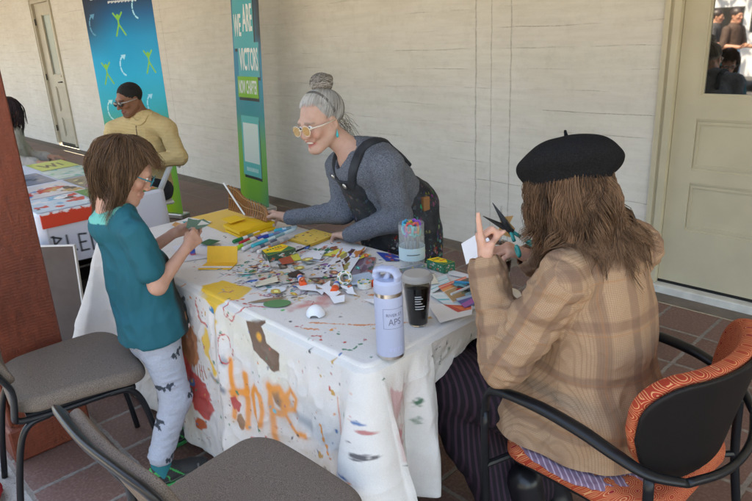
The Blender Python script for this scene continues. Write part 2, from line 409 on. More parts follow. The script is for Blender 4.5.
# ================================================================ THE SETTING
def struct(name, mb, m, smooth=False, **k):
    o = mb.build(name, m, smooth=smooth, **k) if isinstance(mb, MB) else mb; o['kind'] = 'structure'; return o
# tiles: cells .275 x .3625 with wide ragged mortar
g = NG('terracotta tiles', .62, .4); v = g.obj(); s = g.sep(v)
nz = g.math('MULTIPLY', g.math('SUBTRACT', g.noise(v, 26, 6, .6), .5), .018)
nz2 = g.math('MULTIPLY', g.math('SUBTRACT', g.noise(g.map(v, loc=(5, 3, 1)), 26, 6, .6), .5), .018)
ux = g.math('DIVIDE', g.math('ADD', g.math('ADD', s[0], 2.41+27.5), nz), .275); uy = g.math('DIVIDE', g.math('ADD', g.math('ADD', s[1], -.39+29), nz2), .3625)
def edge(u, per): f = g.math('FRACT', u); return g.math('MULTIPLY', g.math('MINIMUM', f, g.math('SUBTRACT', 1., f)), per)
ed = g.math('MINIMUM', edge(ux, .275), edge(uy, .3625))
mort = g.mr(ed, .0075, .0115, 1, 0)
wn = g.N.new('ShaderNodeTexWhiteNoise'); wn.noise_dimensions = '3D'; g.L.new(g.comb(g.math('FLOOR', ux), g.math('FLOOR', uy), 0.), wn.inputs[0])
tile = g.mix(wn.outputs[0], (.115, .056, .043), (.19, .102, .082)); tile = g.mix(g.mr(g.noise(v, 5, 7, .65), .3, .7), tile, (.17, .085, .065), 'MIX')
tile = g.mix(g.mr(g.noise(v, 90, 4), .45, .75, 0, .5), tile, (.36, .25, .21))
mc = g.mix(g.noise(v, 60, 5), (.10, .08, .068), (.34, .30, .26))
tile = g.mix(g.mr(g.noise(v, 1.3, 4), .35, .65, 0, .45), tile, (.07, .040, .032))
g.base(g.mix(mort, tile, mc)); g.L.new(g.mr(mort, 0, 1, .5, .85), g.b.inputs['Roughness'])
hh = g.math('ADD', g.math('MULTIPLY', mort, -1.), g.math('MULTIPLY', g.noise(v, 70, 6), .35)); g.bump(hh, .6, .005)
MTILE = g.m
def sheet(name, x0, x1, y0, y1, z, m, n=1):
    return struct(name, MB().add([(x0, y0, z), (x1, y0, z), (x1, y1, z), (x0, y1, z)], [(0, 1, 2, 3)]), m)
sheet('porch_floor', -30, 4.5, .385, 3.60, 0, MTILE)
g = NG('worn concrete', .85, .3); v = g.obj()
c_ = g.mix(g.mr(g.noise(v, 3, 8, .65), .3, .7), (.30, .28, .25), (.44, .42, .39)); c_ = g.mix(g.mr(g.noise(v, 140, 3), .55, .75), c_, (.16, .14, .12)); g.base(c_); g.bump(g.noise(v, 90, 6), .5, .004); MCONC = g.m
g = NG('brown concrete border', .8, .3); v = g.obj(); g.base(g.mix(g.mr(g.noise(v, 8, 8, .65), .3, .7), (.13, .105, .085), (.21, .175, .145))); g.bump(g.noise(v, 60, 6), .5, .004)
sheet('wall_border', -30, 4.5, 3.60, 3.78, .004, g.m)
sheet('forecourt', -30, 8, -4.5, .385, -.002, MCONC)
g = NG('asphalt', .9, .3); v = g.obj(); g.base(g.mix(g.noise(v, 20, 6), (.04, .04, .04), (.075, .073, .07))); sheet('road', -60, 60, -14, -4.5, -.06, g.m)
g = NG('far ground', .9, .3); v = g.obj(); g.base(g.mix(g.noise(v, .5, 6), (.16, .16, .12), (.25, .23, .19))); sheet('ground', -150, 150, -150, 150, -.1, g.m)
# painted board-marked wall
g = NG('painted board concrete', .72, .35); v = g.obj(); s = g.sep(v)
wz = g.math('MULTIPLY', g.math('SUBTRACT', g.noise(g.map(v, scale=(.9, 1, 3)), 3, 5), .5), .03)
bz = g.math('DIVIDE', g.math('ADD', s[2], wz), .133); fr = g.math('FRACT', bz); e = g.math('MULTIPLY', g.math('MINIMUM', fr, g.math('SUBTRACT', 1., fr)), .133)
seg = g.noise(g.comb(g.math('MULTIPLY', s[0], 1.4), g.math('MULTIPLY', g.math('FLOOR', g.math('ADD', bz, .5)), 7.7), 0.), 1.0, 3, .6)
ln = g.math('MULTIPLY', g.mr(e, .0006, .0030, 1, 0), g.mr(seg, .49, .59, 0, 1))
ragged = g.mr(g.noise(v, 55, 4, .7), .38, .6, .25, 1); ln = g.math('MULTIPLY', ln, ragged)
vert = None
for x0, wd in ((-2.891, .006), (-2.756, .003), (-2.596, .0045), (-7.55, .004)):
    q = g.mr(g.math('ABSOLUTE', g.math('ADD', g.math('ADD', s[0], -x0), g.math('MULTIPLY', g.math('SUBTRACT', g.noise(v, 8, 4), .5), .02))), wd*.4, wd*1.3, 1, 0)
    vert = q if vert is None else g.math('MAXIMUM', vert, q)
vert = g.math('MULTIPLY', vert, g.mr(g.noise(v, 40, 4, .7), .35, .6, .3, .95))
pores = g.math('MULTIPLY', g.mr(g.voro(v, 46)[0], .05, .11, 1, 0), g.mr(g.noise(v, 3.2, 4), .5, .66, 0, 1))
dark = g.math('MAXIMUM', g.math('MAXIMUM', ln, vert), g.math('MULTIPLY', pores, .7))
bc = g.mix(g.mr(g.noise(v, 1.1, 6, .6), .3, .7), (.72, .675, .60), (.81, .775, .71))
bc = g.mix(g.mr(g.noise(g.map(v, scale=(1, 1, 9)), 2.4, 6, .7), .42, .75, 0, .35), bc, (.50, .45, .37))
bc = g.mix(g.mr(g.noise(v, 9, 7, .75), .5, .8, 0, .35), bc, (.44, .40, .33))
g.base(g.mix(g.math('MULTIPLY', dark, .52), bc, (.17, .13, .09)))
hgt = g.math('ADD', g.math('ADD', g.math('MULTIPLY', dark, -1.4), g.math('MULTIPLY', g.noise(v, 30, 7, .7), .7)), g.math('MULTIPLY', g.math('FRACT', g.math('MULTIPLY', g.math('FLOOR', bz), .37)), .3))
g.bump(hgt, .5, .006); MWALL = g.m
# wall with two door openings
wb = MB(); DL = (-12.10, -11.14, 2.42); DRr = (-1.575, -.42, 2.30)
for x0, x1, z0, z1 in ((-30, DL[0], 0, 3.3), (DL[0], DL[1], DL[2], 3.3), (DL[1], DRr[0], 0, 3.3), (DRr[0], DRr[1], DRr[2], 3.3), (DRr[1], 4.5, 0, 3.3)):
    wb.box((x0, 3.78, z0), (x1, 4.05, z1))
w_ = wb.build('building_wall', MWALL); tagit(w_, 'long cream painted board-marked concrete wall running behind the tables', 'wall')
# a beam + ceiling shade the porch
MCEIL = mat('ceiling paint', (.60, .56, .50), .7, var=.06, vscale=3)
cb = MB().box((-30, .42, 2.84), (4.5, 3.78, 2.96)); struct('porch_ceiling', cb, MCEIL)
# doors
MDOOR = mat('door paint', (.56, .50, .36), .45, var=.06, vscale=5, bump=.12, bscale=35)
MDOORL = mat('old door paint', (.50, .45, .35), .5, var=.08, vscale=5, bump=.15, bscale=35)
MTRIMD = mat('trim shadow groove', (.22, .18, .11), .6)
MBLK = mat('black metal', (.012, .012, .013), .35, spec=.5, bump=.03, bscale=200)
MSILL = mat('white sill paint', (.66, .65, .60), .7, var=.12, vscale=14, bump=.2, bscale=50)
def frame_ring(mb, x0, x1, z0, z1, y, w, d):
    mb.box((x0, y-d, z0), (x0+w, y, z1)); mb.box((x1-w, y-d, z0), (x1, y, z1)); mb.box((x0+w, y-d, z1-w), (x1-w, y, z1)); mb.box((x0+w, y-d, z0), (x1-w, y, z0+w))
def door(root, x0, x1, ztop, y, m, glass, gmat, panels, hinge_left=True, handle=None, hz=None, z0=.07):
    # frame: three stepped mouldings
    f = MB()
    for i, (w0, w1, d) in enumerate(((0, .028, .035), (.028, .046, .018), (.046, .085, .030))):
        f.box((x0+w0, y-d, 0.052), (x0+w1, y+.06, ztop-w0)); f.box((x1-w1, y-d, 0.052), (x1-w0, y+.06, ztop-w0)); f.box((x0+w1, y-d, ztop-w1), (x1-w1, y+.06, ztop-w0))
    f.build('door_frame', m, root, world=True)
    a, b = x0+.088, x1-.088; T = ztop-.09; ys = y+.012
    # slab built as stiles, rails and recessed panels
    sl_ = MB(); ops = ([glass] if glass else [])+panels; xs0, xs1 = ops[0][0], ops[0][1]
    sl_.box((a, ys, z0), (xs0, ys+.045, T)); sl_.box((xs1, ys, z0), (b, ys+.045, T))
    zs = sorted(ops, key=lambda q: q[2]); prev = z0
    for q in zs: sl_.box((xs0, ys, prev), (xs1, ys+.045, q[2])); prev = q[3]
    sl_.box((xs0, ys, prev), (xs1, ys+.045, T))
    d = sl_.build('door_slab', m, root, world=True)
    for q in panels:
        p = MB(); fr_ = .03
        for k, (i0, i1, dd) in enumerate(((0, .010, .006), (.010, .020, .014), (.020, .032, .010))):
            X0, X1, Z0, Z1 = q[0]+i0, q[1]-i0, q[2]+i0, q[3]-i0; w = i1-i0
            p.box((X0, ys+dd, Z0), (X0+w, ys+.04, Z1)); p.box((X1-w, ys+dd, Z0), (X1, ys+.04, Z1)); p.box((X0+w, ys+dd, Z0), (X1-w, ys+.04, Z0+w)); p.box((X0+w, ys+dd, Z1-w), (X1-w, ys+.04, Z1))
        p.box((q[0]+.032, ys+.018, q[2]+.032), (q[1]-.032, ys+.04, q[3]-.032)); p.build('door_panel', m, root, world=True)
    if glass:
        p = MB(); q = glass
        for i0, i1, dd in ((0, .008, -.004), (.008, .018, .006)):
            X0, X1, Z0, Z1 = q[0]+i0, q[1]-i0, q[2]+i0, q[3]-i0; w = i1-i0
            p.box((X0, ys+dd, Z0), (X0+w, ys+.04, Z1)); p.box((X1-w, ys+dd, Z0), (X1, ys+.04, Z1)); p.box((X0+w, ys+dd, Z0), (X1-w, ys+.04, Z0+w)); p.box((X0+w, ys+dd, Z1-w), (X1-w, ys+.04, Z1))
        wf = p.build('window_frame', m, root, world=True)
        MB().box((q[0]+.018, ys+.018, q[2]+.018), (q[1]-.018, ys+.026, q[3]-.018)).build('window_pane', gmat, wf, world=True)
    for z in (hz or []):
        MB().tube([(x0+.088, y-.012, z-.05), (x0+.088, y-.012, z+.05)], .011, 8).build('hinge', MBLK, root, world=True)
    if handle:
        hx, hz_ = handle; m_ = MB().box((hx-.028, ys-.008, hz_-.14), (hx+.028, ys, hz_+.12), bev=.003).tube([(hx, ys-.008, hz_-.02), (hx, ys-.055, hz_-.02), (hx-.10, ys-.06, hz_-.025)], .010, 8)
        m_.tube([(hx, ys-.008, hz_+.07), (hx, ys-.03, hz_+.07)], .016, 12); m_.build('door_handle', MBLK, root, world=True)
MGLD = mat('dark reflecting glass', (.006, .007, .007), .02, spec=1.0, coat=.4); MGLD.node_tree.nodes['Principled BSDF'].inputs['IOR'].default_value = 2.3
MGLL = mat('green grey door glass', (.16, .20, .18), .25, spec=.6)
r = empty('panelled_door', (-1.0, 3.79, 0), 'cream panelled door with a dark reflecting window at the right edge', 'door')
door(r, -1.575, -.42, 2.30, 3.79, MDOOR, (-1.362, -.62, 1.18, 2.05), MGLD, [(-1.378, -.62, .405, .695), (-1.378, -.62, .768, 1.06)])
# two extra rails keep panel widths true: sill under the door
s_ = MB().box((-1.62, 3.735, .0), (-.40, 3.96, .05), bev=.004).build('door_sill', MSILL); s_.parent = r; s_.location = -Vector(r.location)
MB().box((-1.487, 3.803, .051), (-.508, 3.85, .069)).build('dark_gap_strip', MBLK, r, world=True)  # black strip standing in for the dark gap between slab and sill
r = empty('panelled_door', (-11.6, 3.79, 0), 'narrow cream door with a greenish window far down the wall on the left', 'door')
door(r, -12.10, -11.14, 2.42, 3.79, MDOORL, (-11.74, -11.33, 1.20, 2.16), MGLL, [(-11.74, -11.33, .17, .5), (-11.74, -11.33, .6, 1.02)], hz=[2.05, 1.17, .31], handle=(-11.28, 1.12))
MB().box((-12.01, 3.81, .0), (-11.23, 3.85, .068)).build('dark_gap_strip', MBLK, r, world=True)  # black strip put in as the dark gap and threshold below this door
# ---------------------------------------------------------------- rough sawn post
g = NG('red stained rough wood', .55, .45); v = g.obj()
n1 = g.noise(g.map(v, scale=(1, 1, .28)), 42, 8, .7, .6); n2 = g.noise(g.map(v, scale=(1, 1, 3.0)), 16, 6, .65); 
g.base(g.mix(g.mr(n2, .35, .65), g.mix(g.mr(n1, .3, .7), (.085, .017, .008), (.25, .052, .022)), (.16, .034, .014)))
sw = g.math('SINE', g.math('ADD', g.math('MULTIPLY', g.sep(v)[2], 520.), g.math('MULTIPLY', g.noise(v, 6, 2), 14.)))
g.bump(g.math('ADD', n1, g.math('MULTIPLY', sw, .035)), .7, .008); MPOST = g.m
pst = empty('porch_post', (-2.80, .565, 0), 'square red-stained rough timber post with a wider base beside the grey chair', 'post')
MB().box((-2.925, .44, .0), (-2.675, .69, 2.84), bev=.006).build('shaft', MPOST, pst, world=True)
pb = MB().box((-2.955, .41, 0), (-2.645, .72, .15), bev=.008); pb.build('base_block', MPOST, pst, world=True)
MB().box((-2.72, .425, .155), (-2.672, .44, 2.83), bev=.004).box((-2.927, .425, .155), (-2.88, .44, 2.83), bev=.004).build('corner_batten', MPOST, pst, world=True)
# ================================================================ BANNERS
def banner(root, BL, BR, TL, TR_, paint, n=(200, 500)):
    U, Vv = np.meshgrid(np.linspace(0, 1, n[0]), np.linspace(0, 1, n[1]), indexing='ij'); u = U.ravel()[:, None]; v = Vv.ravel()[:, None]
    BL, BR, TL, TR_ = map(np.array, (BL, BR, TL, TR_)); P = (BL*(1-u)+BR*u)*(1-v)+(TL*(1-u)+TR_*u)*v; nn = nrm(np.cross(BR-BL, TL-BL))
    P = P+nn*(.006*np.sin(u*7)+.012*(u-.5)**2*4*(1-v*.5))
    I = np.arange(n[0]*n[1]).reshape(n); F = np.stack([I[:-1, :-1].ravel(), I[1:, :-1].ravel(), I[1:, 1:].ravel(), I[:-1, 1:].ravel()], 1)
    W_ = np.linalg.norm(BR-BL); H_ = np.linalg.norm(TL-BL); cv = Cv(np.stack([u[:, 0]*.8, v[:, 0]*2.0], 1)); paint(cv)
    P2 = P-nn*.002; nn_ = len(P); ring = np.concatenate([I[:-1, 0], I[-1, :-1], I[1:, -1][::-1], I[0, 1:][::-1]]); nx = np.roll(ring, -1)
    F = np.concatenate([F, F[:, ::-1]+nn_, np.stack([ring, ring+nn_, nx+nn_, nx], 1)])
    mk('printed_panel', np.concatenate([P, P2]), F, MBAN, root, col=np.concatenate([cv.C, cv.C*0+.6]), world=True)
    def place(V, u0, v0, w, off=.004):      # lettering stuck flat onto the print
        ex = nrm(BR-BL); sx = W_/.8; Q = []
        V = np.asarray(V); uu = (u0+V[:, 0])/.8; vv = (v0+V[:, 1])/2.0; uu = uu[:, None]; vv = vv[:, None]
        return (BL*(1-uu)+BR*uu)*(1-vv)+(TL*(1-uu)+TR_*uu)*vv+nn*(.006*np.sin(uu*7)+.012*(uu-.5)**2*4*(1-vv*.5)+off*.35+V[:, 2:3])
    b = MB(); ex = nrm(BR-BL); bx_ = (BL+BR)/2
    M = np.eye(4); M[:3, 0] = ex; M[:3, 1] = [-ex[1], ex[0], 0]; M[:3, 3] = [bx_[0], bx_[1], 0]
    b.box((-W_/2-.02, -.06, .0), (W_/2+.02, .06, .05), M=M, bev=.01); b.build('stand_base', mat('brushed alloy', (.55, .55, .56), .35, 1.), root, world=True)
    q = MB(); mid = (BL+BR)/2-nn*.04; top = (TL+TR_)/2-nn*.01; q.tube([mid, top], .009, 8); q.tube([TL, TR_], .011, 8); q.build('support_pole', MATS['brushed alloy'], root, world=True)
    return place
MBAN = mat('satin print', (1, 1, 1), .45, attr=True, spec=.15)
def grad(cv, stops):
    y = cv.P[:, 1]; C = np.stack([np.interp(y, [q[0] for q in stops], [q[1][i] for q in stops]) for i in range(3)], 1); cv.C = C
def xman(cv, x, y, s, c):
    for a, b in (((0, .25), (0, -.15)), ((0, .2), (-.42, .72)), ((0, .2), (.45, .75)), ((0, -.12), (-.4, -1.)), ((0, -.12), (.55, -.95))): cv.line([(x+a[0]*s, y+a[1]*s), (x+b[0]*s, y+b[1]*s)], .14*s, c)
    cv.disc(x, y+.5*s, .15*s, c)
def carc(cv, x, y, s, c):
    pts = [(x+s*math.cos(t)*.7, y+s*math.sin(t)) for t in np.linspace(2.0, 4.5, 12)]
    for i in range(11):
        if i % 3 != 2: cv.line(pts[i:i+2], .17*s, c)
    cv.poly([(x-.45*s, y+1.1*s), (x+.25*s, y+1.15*s), (x-.05*s, y+.6*s)], c)
def p1(cv):
    grad(cv, [(0, (.35, .55, .02)), (.35, (.28, .52, .03)), (.75, (.14, .42, .10)), (1.0, (.02, .42, .48)), (1.3, (.0, .38, .60)), (1.62, (.0, .27, .50)), (1.82, (.01, .11, .26)), (2, (.02, .02, .03))])
    x = cv.P[:, 0]; m = np.clip((.32-x)/.3, 0, 1)*np.clip((cv.P[:, 1]-1.45)/.3, 0, 1)*.85; cv.put(m, (.02, .022, .03))
    m = np.clip((x-.62)/.2, 0, 1)*np.clip((1.1-cv.P[:, 1])/.4, 0, 1)*.5; cv.put(m, (.0, .20, .08))
    G = (.20, .50, .06); Wc = (.35, .68, .80)
    for x, y, k in ((.15, 1.33, 0), (.38, 1.75, 0), (.66, 1.42, 0), (.40, 1.0, 1), (.12, .60, 0), (.62, .68, 0), (.35, .30, 0), (.64, .22, 0)): xman(cv, x, y, .11, G if k == 0 else (.12, .5, .42))
    for x, y in ((.10, 1.74), (.38, 1.38), (.62, 1.86), (.14, .98), (.62, 1.03), (.40, .62), (.14, .25)): carc(cv, x, y, .085, Wc if y > 1 and x > .2 else (.10, .28, .42) if y > 1.6 else (.45, .78, .75))
    for i in range(26): cv.rect(.30+i*.0125, 1.913+.004*(i % 3), .308+i*.0125, 1.932+.003*(i % 2), (.8, .8, .8))
    for i, (a, b) in enumerate(((.10, .13), (.16, .165), (.2, .24), (.30, .31), (.33, .38), (.42, .44), (.47, .50))): cv.rect(a, 1.955, b, 1.975+.01*(i % 2), (.85, .85, .85))
r = empty('roll_up_banner', (-6.0, 2.6, 0), 'wide blue and green pull-up banner with leaping figures, behind the seated man', 'banner', 'pull-up banners')
banner(r, (-6.40, 2.46, 0.03), (-5.60, 2.75, .03), (-6.40, 2.46, 2.06), (-5.60, 2.75, 2.06), p1)
def p2(cv):
    grad(cv, [(0, (.14, .38, .05)), (.25, (.17, .45, .04)), (.62, (.14, .42, .12)), (.92, (.01, .28, .32)), (1.3, (.0, .25, .42)), (1.7, (.0, .20, .38)), (2, (.0, .08, .2))])
    x = cv.P[:, 0]; y = cv.P[:, 1]; cv.put(np.clip((x-.45)/.3, 0, 1)*np.clip((y-1.45)/.2, 0, 1)*.95, (.02, .02, .03)); cv.put(np.clip((x-.5)/.3, 0, 1)*np.clip((.4-y)/.4, 0, 1)*.8, (.0, .20, .16)); cv.put(np.clip((.25-x)/.25, 0, 1)*np.clip((.9-y)/.6, 0, 1)*.7, (.30, .55, .02))
    D = (.01, .02, .025); Tq = (.06, .42, .48)
    cv.rect(.06, 1.50, .62, 1.95, D); cv.rect(.03, 1.53, .58, 2.0, Tq); cv.rect(.17, 1.24, .74, 1.55, D); cv.rect(.14, 1.27, .72, 1.58, Tq)
    cv.rect(.12, 1.04, .66, 1.24, D); cv.rect(.09, 1.07, .64, 1.27, (.20, .50, .03))
    cv.poly([(.16, .86), (.62, .86), (.62, .25), (.16, .25)], D); cv.poly([(.13, .89), (.60, .89), (.60, .28), (.13, .28)], (.10, .50, .48)); cv.rect(.17, .42, .56, .82, (.70, .80, .74))
    for i in range(9): cv.rect(.22+i*.033, .325, .243+i*.033, .365, (.5, .75, .72))
r = empty('roll_up_banner', (-5.4, 3.45, 0), 'side-on blue and green pull-up banner with white block lettering, left of the grey-haired woman', 'banner', 'pull-up banners')
pl = banner(r, (-5.75, 3.50, .03), (-5.09, 3.40, .03), (-5.53, 3.50, 1.99), (-4.925, 3.40, 1.99), p2)
MWHT = mat('white lettering', (.82, .84, .82), .5)
for t, u0, v0, fw, fh in (('WE', .165, 1.74, .20, .20), ('ARE', .43, 1.80, .25, .24), ('VICTORS', .43, 1.43, .50, .21), ('NOW CHAPTER', .365, 1.17, .48, .13)):
    V, F = textmesh(t, .2, .0006, (fw, fh), bold=.004); mk('lettering', pl(V, u0, v0, 1), F, MWHT, r, smooth=False, world=True)
# ================================================================ TABLES AND CLOTHS
MLEG = mat('grey folding steel', (.18, .18, .19), .4, .8); MPLA = mat('grey table plastic', (.5, .5, .5), .6)
def folding_table(loc, w, d, label):
    t = empty('folding_table', loc, label, 'table', 'folding tables')
    MB().box((-w/2, -d/2, .69), (w/2, d/2, .733), bev=.008).build('tabletop', MPLA, t)
    for sx in (-1, 1):
        for sy in (-1, 1): MB().tube([(sx*(w/2-.25), sy*(d/2-.08), .69), (sx*(w/2-.22), sy*(d/2-.07), 0)], .014, 8).build('leg', MLEG, t)
        MB().tube([(sx*(w/2-.235), -(d/2-.075), .3), (sx*(w/2-.235), d/2-.075, .3)], .01, 8).build('leg_brace', MLEG, t)
    return t
TX0, TX1, TY0, TY1, TZ = -3.0, -1.15, 1.02, 1.75, .740
folding_table(((TX0+TX1)/2, (TY0+TY1)/2, 0), 1.80, .70, 'folding table hidden beneath the paint-stained canvas')
def drape(name, x0, x1, y0, y1, ztop, hem, fold, res, m, paint, label, cat, skip=(), rc=.035):
    """top grid + side skirt; hem(s,side) gives hem height, fold(s,t) outward offset in metres"""
    V = []; F = []; C = []; n0 = 0; res_t = res
    nx, ny = int((x1-x0)/res), int((y1-y0)/res)
    X, Y = np.meshgrid(np.linspace(x0, x1, nx+1), np.linspace(y0, y1, ny+1), indexing='ij'); X = X.ravel(); Y = Y.ravel()
    P = np.stack([X, Y], 1); 
    # perimeter with rounded corners, counterclockwise from front-left
    per = []; per_n = []; side = []
    def seg(a, b, nn, sd_):
        L = np.linalg.norm(np.subtract(b, a)); k = max(int(L/res), 2)
        for i in range(k): t = i/k; per.append((a[0]*(1-t)+b[0]*t, a[1]*(1-t)+b[1]*t)); per_n.append(nn); side.append(sd_)
    def arc(cx, cy, a0, sd_):
        k = max(int(rc*1.57/res)+4, 14)
        for i in range(k): t = a0+(math.pi/2)*i/k; per.append((cx+rc*math.cos(t), cy+rc*math.sin(t))); per_n.append((math.cos(t), math.sin(t))); side.append(sd_)
    seg((x0+rc, y0), (x1-rc, y0), (0, -1), 0); arc(x1-rc, y0+rc, -math.pi/2, 4); seg((x1, y0+rc), (x1, y1-rc), (1, 0), 1); arc(x1-rc, y1-rc, 0, 5)
    seg((x1-rc, y1), (x0+rc, y1), (0, 1), 2); arc(x0+rc, y1-rc, math.pi/2, 6); seg((x0, y1-rc), (x0, y0+rc), (-1, 0), 3); arc(x0+rc, y0+rc, math.pi, 7)
    per = np.array(per); per_n = np.array(per_n); side = np.array(side); n = len(per)
    hz = np.array([hem(p[0], p[1], sd_) for p, sd_ in zip(per, side)])
    K = int(.72/res); ts = np.linspace(0, 1, K)
    Vs = np.zeros((n, K+6, 3))
    rb = .014
    for j in range(6):
        a = j/6*math.pi/2; off = rb*math.sin(a)-rb; dz = rb*(1-math.cos(a)); Vs[:, j, :2] = per+per_n*off; Vs[:, j, 2] = ztop-dz
    for j in range(K):
        z = (ztop-rb)*(1-ts[j])+hz*ts[j]; dr = ztop-rb-z; o = fold(per, per_n, side, dr); Vs[:, j+6, :2] = per+o; Vs[:, j+6, 2] = z
    # inset the top so it meets the rounded rim
    ii = n*(K+6); I = np.arange(n*(K+6)).reshape(n, K+6); J = np.roll(I, -1, 0)
    Fq = np.stack([I[:, :-1].ravel(), I[:, 1:].ravel(), J[:, 1:].ravel(), J[:, :-1].ravel()], 1)
    # top: concentric rings from the rim to the middle keep one continuous sheet
    R = int(min(x1-x0, y1-y0)/2/res); cx, cy = (x0+x1)/2, (y0+y1)/2; inner = Vs[:, 0, :2]; hx, hy = (x1-x0)/2, (y1-y0)/2; mn = min(hx, hy)
    tops = []
    for k in range(1, R+1):
        f = k/R; q = inner.copy(); sx_ = (hx-mn*f)/hx if hx > mn else 1-f; sy_ = (hy-mn*f)/hy if hy > mn else 1-f
        q[:, 0] = cx+(inner[:, 0]-cx)*sx_; q[:, 1] = cy+(inner[:, 1]-cy)*sy_; tops.append(q)
    T = np.stack(tops, 1); Tz = np.full(T.shape[:2]+(1,), ztop); T = np.concatenate([T, Tz], 2)
    I2 = ii+np.arange(n*R).reshape(n, R); I2 = np.concatenate([I[:, :1], I2], 1); J2 = np.roll(I2, -1, 0)
    Ft = np.stack([I2[:, :-1].ravel(), J2[:, :-1].ravel(), J2[:, 1:].ravel(), I2[:, 1:].ravel()], 1)
    A_ = np.concatenate([Vs.reshape(-1, 3), T.reshape(-1, 3)]); Fa = np.concatenate([Fq, Ft])
    # gentle wrinkles on top
    tm = A_[:, 2] > ztop-.0005; A_[tm, 2] += .0012*fbm(A_[tm]*np.array([1, 1.6, 1]), 9, 3)+.0008*(1-np.abs(fbm(A_[tm]*np.array([.6, 2.2, 1]), 7, 2))*3).clip(0, 1)
    drop = np.concatenate([np.repeat(np.zeros(0), 0), (ztop-A_[:, 2])]); sd_all = np.concatenate([np.repeat(side, K+6), np.full(n*R, -1)])
    flat = np.stack([A_[:, 0], A_[:, 1]], 1); f0 = (sd_all == 0) | (sd_all == 4) | (sd_all == 7); f1 = (sd_all == 1) | (sd_all == 5); f3 = sd_all == 3; f2 = (sd_all == 2) | (sd_all == 6)
    perr = np.concatenate([np.repeat(per, K+6, 0), T.reshape(-1, 3)[:, :2]])
    flat[f0, 0] = perr[f0, 0]; flat[f0, 1] = y0-drop[f0]; flat[f1, 0] = x1+drop[f1]; flat[f1, 1] = perr[f1, 1]; flat[f3, 0] = x0-drop[f3]; flat[f2, 1] = y1+drop[f2]
    C = paint(flat, sd_all, A_)
    o = mk(name, A_, Fa, m, None, col=C, origin=((x0+x1)/2, (y0+y1)/2, 0)); tagit(o, label, cat, 'tablecloths'); return o
g = NG('canvas dropcloth', .88, .2); v = g.obj()
cc = g.mix(g.mr(g.noise(v, 3.5, 6, .6), .3, .7, 0, .5), g.col(), g.mix(.5, g.col(), (.46, .42, .38)))
cc = g.mix(g.mr(g.noise(v, 260, 3), .4, .8, 0, .25), cc, g.mix(.5, cc, (.30, .27, .25))); cc = g.mix(g.mr(g.noise(v, 1.7, 7, .7), .48, .72, 0, .30), cc, g.mix(.5, cc, (.36, .33, .31))); g.base(cc)
s = g.sep(v); wv = g.math('MULTIPLY', g.math('SINE', g.math('MULTIPLY', g.math('ADD', s[0], s[1]), 2600.)), g.math('SINE', g.math('MULTIPLY', s[2], 2600.)))
g.bump(g.math('ADD', g.noise(v, 240, 3), g.math('MULTIPLY', g.noise(v, 18, 6), 3.2)), .45, .0022)
pass; MCLOTH = g.m
